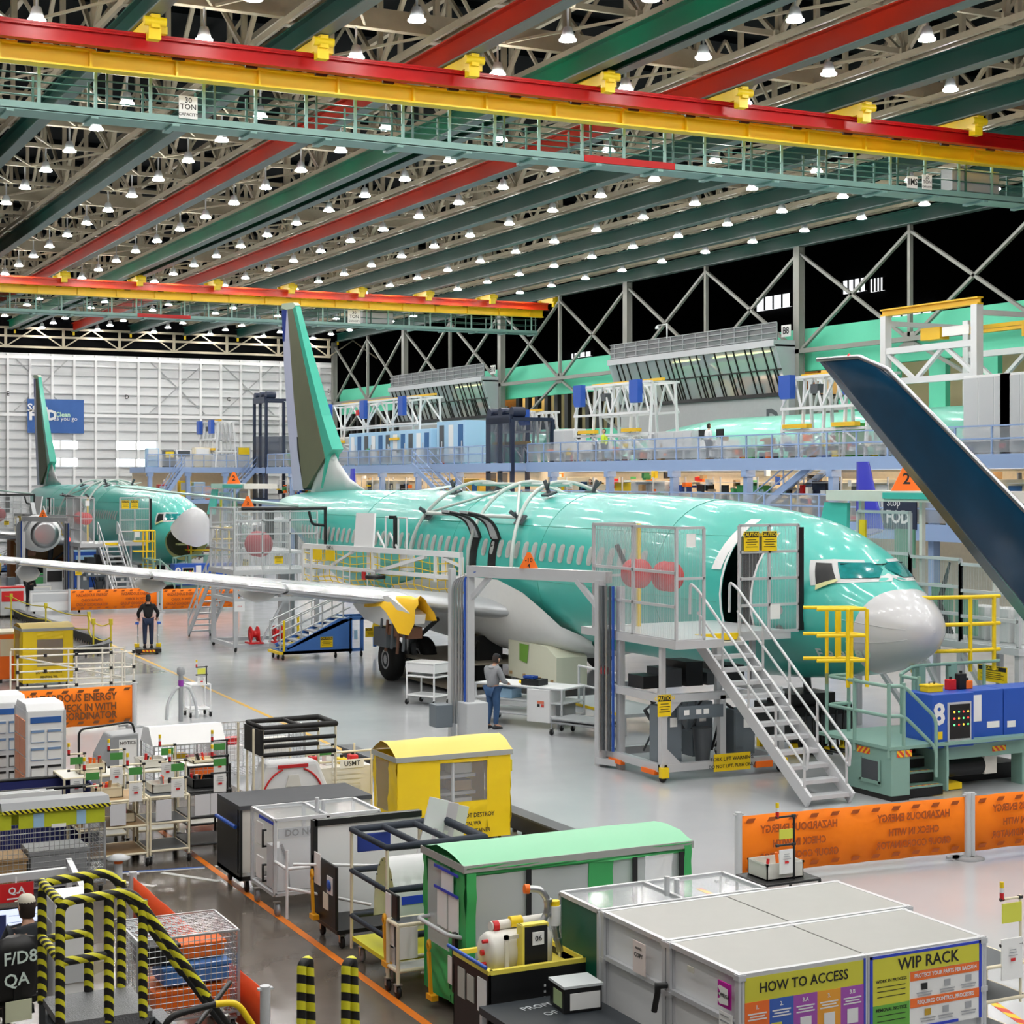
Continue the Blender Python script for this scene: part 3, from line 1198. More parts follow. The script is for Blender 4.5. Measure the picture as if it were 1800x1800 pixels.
FIN_Y = 26.05
ST = None
plane = airliner('airliner', 'big teal green unpainted airliner with a white closed nose cone, nearest the camera', 26.05, False, True, 'unpainted green airliners')
st = MATS['radome_white']
th = th_at(2.9, 2.13)
txs = mat('stencil_white', (206, 222, 214), .5)
sp = on_skin
for ch, px, py in (('F', 1442, 1147), ('R', 1463, 1151), ('9', 1481, 1154), ('2', 1496, 1157), ('8', 1510, 1159), ('9', 1524, 1161)):
    s, z = sp(px, py)
    p, q, u = (skin_pt(s - ds, th_at(s - ds, z + dz), .015) for ds, dz in ((0, 0), (.1, 0), (0, .12)))
    text(ch, p, q - p, u - p, .34, txs, kids(plane)[0], name='stencil', bold=.03, thick=.002)
far = airliner('airliner', 'farther teal green airliner at the left with its nose cone swung up', 78.9, True, False, 'unpainted green airliners')
# ring-shaped hoisting frames resting on the crown of the near airplane
TUBE = mat('sling_grey_tube', (196, 204, 200), .4)
for y0, lab in ((26.05, 'grey tubular hoist frame straddling the crown of the nearer airliner'), (78.9, 'grey tubular hoist frame on the back of the farther airliner')):
    t = thing('fuselage_sling', lab, 'hoist frame', (22.15, y0, 0), 0, 'fuselage slings')
    for s in (14.6, 17.4, 21.6):
        mb = MB()
        pts = []
        for a in range(-96, 97, 8):
            p = skin_pt(s, math.radians(a), .16)
            pts.append(p + V((0, (.9 if s < 15 else -.9 if s > 20 else 0) * math.cos(math.radians(a)) ** 2, .14 * math.cos(math.radians(a)) ** 2)))
        mb.path(pts, .055, 8)
        part('hoop', mb, TUBE, t)
    mb = MB()
    for a in (-52, 0, 52):
        A, B, C = (skin_pt(s, math.radians(a), .22) for s in (15.0, 17.4, 21.2))
        mb.tube(A, C, .055, 8)
        if a:
            mb.tube(skin_pt(17.4, math.radians(a * .2), .24), A, .04, 8)
            mb.tube(skin_pt(17.4, math.radians(a * .2), .24), C, .04, 8)
    part('tie_tube', mb, TUBE, t)
    for s in (15.0, 21.2):
        for a in (-52, -20, 20, 52):
            p = skin_pt(s, math.radians(a), .1)
            mb = MB()
            mb.box(p, (.3, .42, .06), 0, ry=math.radians(-a))
            mb.bar(p, skin_pt(s, math.radians(a), .5), .05, .1, 0)
            mb.bar(p + V((0, .15, 0)), skin_pt(s - .25, math.radians(a), .45), .04, .05, 0)
            part('pad_clamp', mb, DGREY, t)

# winglet of the next airplane in the line, close at the right, with the wing it belongs to
WGL = mat('winglet_dark_blue', (12, 84, 124), .2, noise=.6, nscale=1.6, coat=.4)  # mottled noise paints the reflections on the blade into its blue
WO = V((9.15, 7.84, 4.3))
t = thing('winglet', 'dark blue winglet slanting in from the right, very close to the camera', 'winglet', WO)


def wl(z):
    """Leading and trailing edge of the winglet at a height."""
    x = 8.5 + .25 * (6.86 - z)
    return V((x, 9.37 + (z - 5.67) * 1.119, z)) - WO, V((x, 9.59 + (z - 4.83) * .902, z)) - WO


secs = []
for z in (4.3, 4.9, 5.5, 6.1, 6.6, 6.8, 6.87):
    le, te = wl(z)
    if z > 6.7:
        le = le.lerp(te, .1 if z < 6.85 else .22)
    secs.append(airfoil(le, te, .1 if z < 6.85 else .02, 10, (-.97, 0, -.24)))
mb = MB()
mb.loft(secs, 0)
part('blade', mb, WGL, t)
mb = MB()
mb.path([wl(z)[0] - V((0, .004, 0)) for z in (4.4, 5.2, 6.0, 6.75)] + [wl(6.87)[0].lerp(wl(6.87)[1], .25), wl(6.88)[1]], .02, 6)
part('leading_edge', mb, STEEL, t)
mb = MB()
mb.lathe([(.004, -.012), (.016, 0), (.004, .012)], tuple(wl(6.89)[0].lerp(wl(6.89)[1], .4)), 'Z', 8)
part('position_light', mb, mat('red_lens', (230, 30, 50), .3, emit=1.0), t)
mb = MB()
secs = []
for x, z in ((0, 0), (.25, -.3), (.7, -.42), (6, -.95), (13.5, -1.8)):
    le, te = wl(4.3)
    secs.append(airfoil(le + V((x, -.5 * x, z)), te + V((x, -.15 * x, z)), .16 + .05 * x, 10))
secs[0] = airfoil(*wl(4.3), .1, 10, (-.97, 0, -.24))
mb.loft(secs, 0)
part('wing_panel', mb, MATS['wing_grey'], t)
# ================================================================ right side: columns, offices, raised platforms
COLG = mat('column_grey', (138, 138, 132), 0.5, noise=.06)
TEALBAND = mat('teal_wall_panel', (98, 208, 172), 0.55, noise=.03)
CONC = mat('grey_concrete', (168, 170, 172), 0.7, noise=.06)
CY0 = [56.8, 75.2, 93.6, 112.0, 130.4, 147.2]
for i, y in enumerate(CY0):
    mb = MB()
    mb.bx(XWALL - .16, XWALL + .16, y - .2, y + .2, 0, ZG - .01)
    mb.bx(XWALL - .2, XWALL - .16, y - .26, y + .26, 0, ZG)
    mb.bx(XWALL + .16, XWALL + .2, y - .26, y + .26, 0, ZG)
    o = struct('column_side', mb, COLG)
    lab = {1: 'B8', 2: 'B9', 3: 'B10', 4: 'B11', 5: 'B12'}.get(i)
    if lab:
        t = thing('column_sign', 'white column number board reading %s' % lab, 'sign', (XWALL - .4, y + .62, 13.9), 0, 'column number boards')
        mb = MB()
        mb.bx(-.02, .02, -.42, .42, -.32, .32)
        part('board', mb, SIGNW, t)
        text(lab, (-.025, 0, 0), (0, -1, 0), (0, 0, 1), .55, INK, t, bold=.02)
for a, b in zip(CY0, CY0[1:]):
    m = (a + b) / 2
    mb = MB()
    mb.bx(XWALL - .1, XWALL + .1, m - .1, m + .1, 12.6, ZG - .01)
    for p, q in (((a, ZG - .3), (m, 12.7)), ((b, ZG - .3), (m, 12.7)), ((m, ZG - .3), (a, 12.7)), ((m, ZG - .3), (b, 12.7)), ((m, 12.7), (a, 8.5)), ((m, 12.7), (b, 8.5))):
        mb.bar((XWALL, p[0], p[1]), (XWALL, q[0], q[1]), .17, .15)
    mb.bar((XWALL - .1, a, 12.75), (XWALL - .1, b, 12.75), .2, .24)
    mb.box((XWALL, m, 12.75), (.2, .8, .7))
    struct('wall_brace', mb, COLG)
TAN = mat('warm_office_wall', (214, 196, 156), .6)
for k, (a, b) in enumerate(zip(CY0, CY0[1:])):
    mb = MB()
    mb.bx(XWALL + .5, XWALL + .9, a, b, 11.7, 14.0, 0)
    if k in (0, 2, 4):
        mb.bx(XWALL + .5, XWALL + .9, a, b, 7.6, 9.2, 0)
        y = a
        while y < b - .5:
            mb.bx(XWALL + .5, XWALL + .8, y, y + (.5 if k != 0 else 1.2), 9.2, 11.7, 1 if k else 0)
            y += 1.5 if k else 3.6
        mb.bx(XWALL + 4.0, XWALL + 4.3, a, b, 7.0, 13.0, 2)
    struct('wall_side_band', mb, [TEALBAND, BLACK, TAN], 'sea green wall band between the side columns')
# inclined glass offices in two of the bays
OGL = mat('office_glass', (206, 216, 220), .06, alpha=.48, coat=.5)
WARM = mat('warm_ceiling_light', (255, 222, 160), .4, emit=8.0)
for i, (a, b, lab) in enumerate(((75.3, 93.4, 'nearer glass fronted office leaning out between boards B8 and B9'), (112.1, 130.2, 'farther glass fronted office leaning out between the far side columns'))):
    t = thing('glass_office', lab, 'office', (XWALL, a, 8.0), 0, 'leaning glass offices')
    L = b - a
    mb = MB()
    mb.bx(-.6, 5.0, 0, L, 0, 2.4, 0)
    mb.bx(-1.6, 5.0, 0, L, 5.0, 5.35, 1)
    mb.prism([(-.6, 2.4), (-1.5, 5.1), (.3, 5.1), (.3, 2.4)], 'Y', 0, .35, 1)
    mb.prism([(-.6, 2.4), (-1.5, 5.1), (.3, 5.1), (.3, 2.4)], 'Y', L - .2, L, 1)
    part('shell', mb, [CONC, mat('fascia_grey', (190, 193, 198), .4, .3)], t)
    mb = MB()
    mb.bx(4.6, 4.8, 0, L, 2.5, 5.0, 0)
    mb.bx(2.0, 2.2, L * .05, L * .5, 2.5, 3.9, 1)
    mb.bx(-.2, 4.6, .3, L, 2.45, 2.52, 2)
    for k in range(14):
        mb.box((.6 + (k % 3) * .7, 1 + k * L / 15, 2.9), (.5, .8, .7), 2 if k % 2 else 3)
    part('interior', mb, [TAN, mat('wood_orange', (196, 106, 50), .5, noise=.3), DGREY, LGREY], t)
    for k in range(4):
        mb = MB()
        mb.bx(.4 + k * 1.0, .55 + k * 1.0, .5, L * (.75 if i == 0 else .5), 4.85, 4.95)
        part('light_strip', mb, WARM, t)
    mb = MB()
    mb.quad((-.62, 0, 2.5), (-.62, L, 2.5), (-1.5, L, 5.0), (-1.5, 0, 5.0))
    part('glazing', mb, OGL, t)
    mb = MB()
    random.seed(3 + i)
    y = .4
    while y < L:
        mb.bar((-.66, y, 2.5), (-1.54, y, 5.0), .05, .08)
        if random.random() < .55:
            mb.bar((-.66, y + .25, 2.5), (-1.1, y + .25, 3.75), .05, .08)
        y += random.choice((.55, .75, .95, 1.15))
    mb.bar((-1.1, 0, 3.78), (-1.1, L, 3.78), .06, .08)
    mb.bar((-.65, 0, 2.45), (-.65, L, 2.45), .25, .2)
    part('mullion', mb, BLACK, t)
    mb = MB()
    for z in (5.45, 5.75, 6.05, 6.3):
        mb.tube((-1.4, 0, z), (-1.4, L, z), .035, 5)
    y = 0
    while y < L:
        mb.tube((-1.4, y, 5.3), (-1.4, y, 6.3), .04, 5)
        y += 1.35
    mb.bx(-1.36, -1.32, 0, L, 5.36, 6.26, 1)
    part('roof_railing', mb, [GREY, mat('roof_screen', (128, 130, 134), .5, alpha=.75)], t)
    if i == 0:
        mb = MB()
        mb.path([(-1.4, L * .62, 6.2), (-1.4, L * .62, 7.1), (-1.4, L * .68, 7.1)], .04, 6)
        mb.lathe([(.16, 0), (.12, .15), (.02, .2)], (-1.4, L * .68, 6.9), 'Z', 8)
        part('lamp_arm', mb, LGREY, t)
        text('D', (-.62, 1.5, 1.0), (0, -1, 0), (0, 0, 1), 1.7, DGREY, t, bold=.03)

# ---------------------------------------------------------------- raised blue-grey platforms
MESHP = mat('platform_mesh_panel', (176, 182, 190), .5, alpha=.42)
DK0, DK1, XP = 4.05, 6.75, 44.0


def railing(name, label, pts, h, parent=None, post=2.04, m=STEELBLUE, mesh=MESHP, toe=True, r=.03, group='platform railings'):
    t = parent or thing(name, label, 'railing', pts[0], 0, group)
    o = V(pts[0]) if parent is None else V((0, 0, 0))
    mb = MB()
    pn = MB()
    for a, b in zip(pts, pts[1:]):
        a, b = V(a) - o, V(b) - o
        L = (b - a).length
        n = max(1, round(L / post))
        for k in range(n + 1):
            p = a.lerp(b, k / n)
            mb.bar(p, p + V((0, 0, h)), .07, .07)
        for z in (h, h * .56):
            mb.bar(a + V((0, 0, z)), b + V((0, 0, z)), .06, .06)
        if mesh:
            pn.quad(a + V((0, 0, .1)), b + V((0, 0, .1)), b + V((0, 0, h - .05)), a + V((0, 0, h - .05)))
    part('rail_frame', mb, m, t)
    if mesh:
        part('mesh_infill', pn, mesh, t)
    return t


def platform(label, z, x0, x1, y0, y1, beam, cols):
    t = thing('raised_platform', label, 'platform', (x0, y0, 0), 0)
    mb = MB()
    mb.bx(0, x1 - x0, 0, y1 - y0, z - .12, z, 0)
    part('deck', mb, mat('deck_plate', (150, 158, 170), .5), t)
    mb = MB()
    mb.bx(-.06, .12, 0, y1 - y0, z - beam, z + .04, 0)
    mb.bx(-.06, x1 - x0, -.06, .12, z - beam, z + .04, 0)
    mb.bx(x1 - x0 - .1, x1 - x0 + .1, 0, y1 - y0, z - beam, z, 0)
    part('edge_beam', mb, STEELBLUE, t)
    for cx, cy in cols:
        mb = MB()
        mb.bx(cx - x0 - .16, cx - x0 + .16, cy - y0 - .16, cy - y0 + .16, 0, z - beam)
        mb.bx(cx - x0 - .26, cx - x0 + .26, cy - y0 - .2, cy - y0 + .2, z - beam - .3, z - beam)
        part('support_column', mb, STEELBLUE, t)
    return t


cols = [(XP + .2, 52 + 6.4 * k) for k in range(13)]


def lower_deck(t, ox, oy, x0, x1, y0, y1, z, beam):
    mb = MB()
    mb.bx(x0 - ox, x1 - ox, y0 - oy, y1 - oy, z - .12, z, 0)
    mb.bx(x0 - ox - .06, x0 - ox + .06, y0 - oy, y1 - oy, z - beam, z + .04, 1)
    mb.bx(x0 - ox, x1 - ox, y0 - oy - .06, y0 - oy, z - beam, z + .04, 1)
    part('lower_deck', mb, [MATS['deck_plate'], STEELBLUE], t)


t = platform('long blue-grey two level platform in front of the nearer glass office', DK1, XP, 46.6, 44, 86.9, .5, [c for c in cols if c[1] < 86])
lower_deck(t, XP, 44, 43.6, 46.6, 44, 86.9, DK0, .6)
t = platform('blue-grey two level platform between the mesh gate lift and the tail fin', DK1, XP, 46.6, 90.7, 134.6, .5, [c for c in cols if 91 < c[1] < 134])
lower_deck(t, XP, 90.7, 43.6, 46.6, 90.7, 134.6, DK0, .6)
t = platform('blue-grey two level platform across the far end of the hall', DK1, 34.8, 46.5, 138.3, 143.5, .42, [(35.2 + 3.2 * k, 138.5) for k in range(4)])
lower_deck(t, 34.8, 138.3, 38.5, 46.5, 138.3, 143.5, DK0, .3)
t = platform('inner blue-grey platform behind the raised fuselages', DK1, 51.7, 54.2, 44, 140, .3, [(52, 52 + 12.8 * k) for k in range(7)])
railing('railing', 'mesh railing of the long upper platform, right of the lift', [(XP, 44.5, DK1), (XP, 86.8, DK1)], 1.1)
railing('railing', 'mesh railing of the upper platform between the lift and the tail fin', [(XP, 90.8, DK1), (XP, 134.4, DK1)], 1.1)
railing('railing', 'mesh railing of the far upper platform left of the navy lift tower', [(34.9, 138.35, DK1), (43.6, 138.35, DK1)], 1.1, post=1.0)
railing('railing', 'mesh railing of the lower platform at the right, above the fuselage crown', [(43.6, 44.5, DK0), (43.6, 86.8, DK0)], 1.15)
railing('railing', 'mesh railing of the lower platform left of the navy lift tower', [(38.6, 138.35, DK0), (43.6, 138.35, DK0)], 1.15, post=1.0)


def stair(label, a, b, wdt, n, m=STEELBLUE, rails=True, group=None):
    """Straight flight from a (bottom) to b (top)."""
    a, b = V(a), V(b)
    t = thing('platform_stair', label, 'stairs', a, 0, group)
    d = b - a
    f = V((d.x, d.y, 0)).normalized()
    s = V((-f.y, f.x, 0)) * wdt / 2
    mb = MB()
    for q in (s, -s):
        mb.bar(q, d + q, .09, .3)
    part('stringer', mb, m, t)
    mb = MB()
    for k in range(1, n):
        c = d * (k / n)
        mb.bar(c - s, c + s, .26, .05)
    part('tread', mb, GREY, t)
    if rails:
        mb = MB()
        for q in (s, -s):
            for z in (.5, .95):
                mb.bar(q + V((0, 0, z)), d + q + V((0, 0, z)), .05, .05)
            for k in (0, .5, 1):
                mb.bar(q + d * k, q + d * k + V((0, 0, .95)), .05, .05)
        part('handrail', mb, m, t)
    return t


stair('blue stair from lower to upper platform, seen from below at the right', (44.9, 65.0, DK0), (44.9, 59.5, DK1), 1.1, 12, group='platform stairs')
stair('blue-grey stair under the upper platform, just right of the white dorsal fin', (43.4, 94.5, DK0), (43.4, 101.0, DK1), 1.2, 12, group='platform stairs')
stair('grey stair under the far upper platform, left of the navy lift', (41.5, 137.7, DK0), (44.0, 137.7, DK1), 1.0, 10, group='platform stairs')
stair('grey stair at the left end of the far platform', (35.9, 137.7, DK0), (37.8, 137.7, DK1), 1.0, 10, group='platform stairs')

# warm strip lights under the upper deck
UNDER = mat('warm_strip_light', (255, 226, 190), .4, emit=14.0)
for x in (44.9, 46.2, 52.6):
    for k in range(14):
        y = 52 + 6.4 * k
        mb = MB()
        mb.bx(x - .1, x + .1, y - 2.6, y + 2.6, 6.55, 6.64)
        o = mb.build('strip_light', UNDER)
        tag(o, 'warm fluorescent strip light in the ceiling under the upper platform', 'lamp', 'strip lights under the upper platform')
for k in range(4):
    mb = MB()
    mb.bx(35.6 + 2.4 * k, 37.6 + 2.4 * k, 139.5, 139.7, 6.55, 6.64)
    tag(mb.build('strip_light', UNDER), 'warm strip light under the far platform', 'lamp', 'strip lights under the far platform')
mb = MB()
mb.bx(46.95, 47.1, 44, 134, 0, 6.7, 0)
struct('wall_side_back', mb, mat('cream_back_wall', (226, 214, 190), .6, noise=.1))
# far end back wall under the far platform
mb = MB()
mb.bx(35, 46, 143.6, 143.8, 0, 6.6)
struct('wall_far_back', mb, MATS['cream_back_wall'])

# fuselages on the upper line
for (ya, yb, lab) in ((48, 86, 'pale green fuselage behind the upper platform railing, under the nearer glass office'), (92, 128, 'pale green fuselage behind the upper platform, farther toward the lift')):
    t = thing('fuselage_section', lab, 'fuselage', (49.3, ya, 5.05), 0, 'fuselages on the raised line')
    mb = MB()
    rings = []
    L = yb - ya
    for u, r, zc in ((0, 1.9, 2), (.3, 1.95, 2), (.7, 1.95, 2), (.82, 1.7, 1.85), (.92, 1.2, 1.55), (.98, .6, 1.25), (1.0, .1, 1.1)):
        rings.append([V((r * math.sin(2 * math.pi * k / 32), L * u, zc + r * math.cos(2 * math.pi * k / 32))) for k in range(32)])
    mb.loft(rings, 0)
    part('skin', mb, mat('fuselage_pale_green', (130, 218, 196), .3, noise=.08, nscale=.6, coat=.4), t)
    mb = MB()
    for u in (.2, .45, .7):
        mb.tube((-1.5, L * u, -.9), (-1.2, L * u, .6), .1, 8)
        mb.tube((1.5, L * u, -.9), (1.2, L * u, .6), .1, 8)
        mb.bar((-1.7, L * u, -1.0), (1.7, L * u, -1.0), .3, .2)
        for sx in (-1.5, 1.5):
            mb.bar((sx, L * u, -5.05), (sx, L * u, -1.0), .2, .2)
    part('cradle', mb, LGREY, t)

# white assembly jigs with blue counterweights on the upper deck
JIG = mat('jig_white', (222, 224, 226), .4)


def jig(label, c, lenY, h, nblue, yel=True):
    t = thing('assembly_jig', label, 'jig', c, 0, 'white jigs on the upper platform')
    mb = MB()
    n = 4
    for sx in (-.9, .9):
        for k in range(n + 1):
            y = -lenY / 2 + lenY * k / n
            mb.bar((sx, y, 0), (sx * .75, y, h), .12, .12)
        for z in (h * .35, h * .62, h):
            mb.bar((sx, -lenY / 2, z), (sx, lenY / 2, z), .12, .12)
        for k in range(n):
            y = -lenY / 2 + lenY * k / n
            mb.bar((sx, y, h * .62), (sx * .8, y + lenY / n / 2, h), .09, .09)
            mb.bar((sx, y + lenY / n, h * .62), (sx * .8, y + lenY / n / 2, h), .09, .09)
            mb.bar((sx, y, h * .1), (sx, y + lenY / n, h * .35), .07, .07)
    for k in range(n + 1):
        y = -lenY / 2 + lenY * k / n
        for z in (h * .35, h):
            mb.bar((-.9, y, z), (.9, y, z), .1, .1)
    part('frame', mb, JIG, t)
    for k in range(nblue):
        y = -lenY / 2 + lenY * (.12 + .76 * k / max(1, nblue - 1))
        mb = MB()
        mb.prism([(y - .42, h * .74), (y + .3, h * .74), (y + .45, h * .8), (y + .45, h + .12), (y - .42, h + .12)], 'X', -1.25, -.95)
        part('counterweight', mb, BLUE, t)
    mb = MB()
    if yel:
        mb.bar((-.6, -lenY * .62, h + .08), (-.6, lenY * .3, h + .08), .16, .14)
        mb.box((-1.0, -lenY * .3, h * .4), (.3, 1.6, .18))
        mb.box((-1.0, lenY * .28, h * .4), (.3, 1.8, .18))
        part('yellow_rail', mb, mat('jig_yellow', (232, 186, 40), .45), t)
    mb = MB()
    mb.box((-.7, lenY * .1, h * .85), (.35, .5, .4))
    part('motor', mb, RED if nblue > 2 else DGREY, t)
    return t


def JP(px, z=DK1, x=45.6):
    r = ray(px, 700)
    return (x, r.y * x / r.x, z)


jig('white jig with two blue counterweights on the upper platform, left of the nearer glass office', JP(1098), 8.0, 4.1, 2)
jig('white jig with three blue counterweights on the upper platform, right of the tail fin', JP(664), 19.0, 4.6, 3)
jig('white jig with a blue counterweight behind the tip of the dark winglet', JP(1474), 6.0, 3.6, 2)
jig('white jig with two blue counterweights on the far platform, left of the navy lift', (41.6, 140.6, DK1), 4.6, 3.9, 2)
jig('small white jig beside the lift on the right, over the fuselage crown', JP(925), 5.0, 3.0, 1)

# navy lift towers
for lab, c, sc in (('tall navy lift tower behind the tail fin', (45.4, 136.4, 0), 1.0), ('navy lift with a dark mesh gate on the upper platform, above the fuselage crown', (44.6, 88.8, 0), .82)):
    t = thing('lift_tower', lab, 'lift', c, 0, 'navy platform lifts')
    H_ = 12.4 if sc == 1 else 9.3
    mb = MB()
    for sx, sy in ((-1.4, -1.6), (-1.4, 1.6), (1.2, -1.6), (1.2, 1.6), (-1.4, 0)):
        mb.bar((sx, sy, 0), (sx, sy, H_), .22, .22)
    for sy in (-1.6, 1.6):
        mb.bar((-1.4, sy, H_), (1.2, sy, H_), .25, .2)
    mb.bar((-1.4, -1.6, H_), (-1.4, 1.6, H_), .3, .5)
    mb.bar((-1.4, -1.6, 4.1), (-1.4, 1.6, 4.1), .3, .3)
    part('mast', mb, NAVY, t)
    mb = MB()
    for sy in (-1.5, 0, 1.5):
        mb.tube((-1.4, sy, H_ + .4), (-.6, sy, H_ + .4), .3, 12)
    mb.bar((-1.2, -1.5, H_ + .45), (-1.2, 1.5, H_ + .45), .12, .12)
    part('pulley', mb, NAVY, t)
    mb = MB()
    mb.bx(-1.55, -1.5, -1.5, 1.5, 6.8, 9.4)
    mb.bx(-1.5, 1.2, -1.65, -1.6, 6.8, 9.4)
    mb.bx(-1.5, 1.2, 1.6, 1.65, 6.8, 9.4)
    part('mesh_gate', mb, mat('navy_mesh', (60, 70, 92), .5, alpha=.38), t)
    mb = MB()
    mb.bx(-1.6, 1.2, -1.7, 1.7, 6.3, 6.75)
    part('car_floor', mb, STEELBLUE, t)
    for k in range(2):
        mb = MB()
        mb.bx(-1.58, -1.54, -1.3 + 1.5 * k, -.1 + 1.5 * k, 4.2, 6.2, 0)
        part('lower_gate', mb, mat('gate_mesh', (60, 62, 66), .5, alpha=.6), t)

# white gantry with a yellow rail, behind the winglet
t = thing('gantry_frame', 'white frame with a yellow top rail on the upper platform, behind the dark winglet', 'gantry', (46.1, 51.7, DK1))
mb = MB()
for y in (0, 5.6):
    for x in (0, 4.5):
        mb.bar((x, y, 0), (x, y, 6.0), .34, .34)
for x in (0, 4.5):
    for z in (3.2, 4.5):
        mb.bar((x, 0, z), (x, 5.6, z), .26, .26)
    mb.bar((x, 0, 3.2), (x, 1.9, 4.5), .16, .16)
    mb.bar((x, 3.7, 3.2), (x, 1.9, 4.5), .16, .16)
    mb.bar((x, 3.7, 3.2), (x, 5.6, 4.5), .16, .16)
    mb.bar((x, -7, 3.0), (x, 0, 3.0), .3, .3)
for y in (0, 5.6):
    mb.bar((0, y, 5.7), (4.5, y, 5.7), .2, .2)
part('frame', mb, JIG, t)
mb = MB()
mb.ibeam((0, -.2, 6.0), (0, 5.8, 6.0), .3, .3, .06)
mb.ibeam((4.5, -8, 5.4), (4.5, 5.6, 5.4), .3, .3, .06)
part('top_rail', mb, MATS['jig_yellow'], t)
mb = MB()
mb.bar((.6, -6, 5.15), (.6, 3.4, 5.15), .2, .16)
mb.box((.6, 3.2, 5.1), (.5, 1.2, .5))
mb.box((.6, -2.6, 4.9), (.5, 1.0, .6))
mb.box((.6, -4.6, 4.5), (.4, .7, .4))
mb.bar((2, -3, 4.2), (2.4, 1.2, 2.2), .3, .3)
part('hoist', mb, MATS['jig_yellow'], t)
mb = MB()
mb.bx(.3, .34, .8, 2.4, 4.92, 5.3)
part('hoist_sign', mb, SIGNW, t)

# things standing along the upper platform
HV = mat('hi_vis_vest', (206, 232, 60), .5)
LBLUE = mat('pale_blue_panel', (164, 204, 234), .45)


def platform_box(name, label, cat, px, z, dims, m, x=45.4, extra=None, group=None):
    c = JP(px, z, x)
    t = thing(name, label, cat, c, 0, group)
    mb = MB()
    mb.bx(-dims[0] / 2, dims[0] / 2, -dims[1] / 2, dims[1] / 2, 0, dims[2])
    part('body', mb, m, t, .02)
    if extra:
        extra(t, dims)
    return t


def doors2(t, d):
    mb = MB()
    n = max(1, int(d[1] / .8))
    for k in range(n):
        y = -d[1] / 2 + d[1] * k / n
        mb.bx(-d[0] / 2 - .02, -d[0] / 2, y + .03, y + d[1] / n - .03, .1, d[2] - .1)
    part('door', mb, LGREY, t)


def screens(t, d):
    for k in (-.3, .3):
        mb = MB()
        mb.bx(-d[0] / 2 - .02, -d[0] / 2 + .03, k * d[1] - .3, k * d[1] + .3, d[2] + .1, d[2] + .5)
        mb.tube((-d[0] / 2, k * d[1], d[2]), (-d[0] / 2, k * d[1], d[2] + .12), .03, 6)
        part('monitor', mb, [BLACK], t)


def openings(t, d):
    n = int(d[1] / 1.3)
    for k in range(n):
        mb = MB()
        y = -d[1] / 2 + d[1] * (k + .2) / n
        mb.bx(-d[0] / 2 - .03, -d[0] / 2, y, y + .7, .3, d[2] - .25)
        part('opening', mb, [mat('blue_curtain', (40, 96, 150), .6), WHITE, DGREY][k % 3], t)


items = [
    ('storage_cabinet', 'white cabinet on the upper platform at the far right, behind the railing', 'cabinet', 1752, DK1, (1.0, 2.6, 3.1), WHITE, doors2),
    ('storage_cabinet', 'second white cabinet at the right edge, on the upper platform', 'cabinet', 1812, DK1, (1.0, 2.2, 3.1), WHITE, doors2),
    ('work_booth', 'long pale blue booth with dark openings on the upper platform, right of the tail fin', 'booth', 700, DK1, (1.6, 15, 2.4), LBLUE, openings),
    ('work_booth', 'pale blue booth on the upper platform, left of the dark mesh lift gate', 'booth', 812, DK1, (1.6, 4.4, 2.8), LBLUE, openings),
    ('storage_cabinet', 'white cabinet on the upper platform beside the tail fin', 'cabinet', 618, DK1, (1.0, 3.2, 2.2), WHITE, doors2),
    ('workbench', 'white desk with two black monitors on the upper platform, middle of the railing', 'desk', 1262, DK1, (.8, 2.6, 1.0), WHITE, screens),
    ('workbench', 'white desk with monitors on the upper platform under the left jig', 'desk', 1040, DK1, (.8, 3.0, 1.2), WHITE, screens),
    ('storage_crate', 'bright green crate on the upper platform near the winglet edge', 'crate', 1497, DK1, (.9, 1.1, 1.5), mat('crate_green', (70, 160, 60), .5), None),
    ('storage_cabinet', 'grey mesh cabinet on the upper platform left of the green crate', 'cabinet', 1190, DK1, (.8, 4.0, 1.5), LGREY, doors2),
    ('storage_cabinet', 'white cabinet on the upper platform just right of the lift gate', 'cabinet', 1002, DK1, (.8, 2.4, 1.9), WHITE, doors2),
    ('storage_rack', 'cream parts rack under the upper platform, left of the yellow cabinet', 'rack', 1060, DK0, (.8, 4.0, 1.5), CREAM, openings),
    ('storage_cabinet', 'yellow cabinet under the upper platform, between two blue columns', 'cabinet', 1110, DK0, (.8, 2.2, 1.6), YEL, None),
    ('storage_cabinet', 'row of white lockers under the upper platform, right of the yellow cabinet', 'cabinet', 1150, DK0, (.8, 3.4, 1.7), WHITE, doors2),
    ('storage_cabinet', 'green cabinet under the upper platform, left of the blue stair', 'cabinet', 1325, DK0, (.8, 1.7, 1.5), GREEN, None),
    ('storage_cabinet', 'dark blue cabinet under the upper platform, right of the blue stair', 'cabinet', 1452, DK0, (.8, 1.0, 1.7), NAVY, None),
    ('workbench', 'workbench with monitors under the upper platform, between the white lockers and green cabinet', 'desk', 1265, DK0, (.8, 3.6, 1.0), OFFWHITE, screens),
    ('storage_rack', 'cream parts rack under the upper platform, right of the mesh gate', 'rack', 1010, DK0, (.8, 5.0, 1.9), CREAM, openings),
    ('storage_rack', 'cream parts rack under the upper platform, beside the winglet', 'rack', 1560, DK0, (.8, 5.0, 1.8), CREAM, openings),
    ('storage_rack', 'cream parts rack under the upper platform at the right edge', 'rack', 1740, DK0, (.8, 5.0, 1.8), CREAM, openings),
    ('storage_rack', 'cream parts rack under the upper platform, left of the yellow fixture', 'rack', 690, DK0, (.8, 8.0, 1.7), CREAM, openings),
    ('yellow_fixture', 'yellow steel fixture under the upper platform, right of the dorsal fin', 'fixture', 828, DK0, (1.2, 5.0, 1.8), mat('fixture_yellow', (228, 180, 50), .5), openings),
]
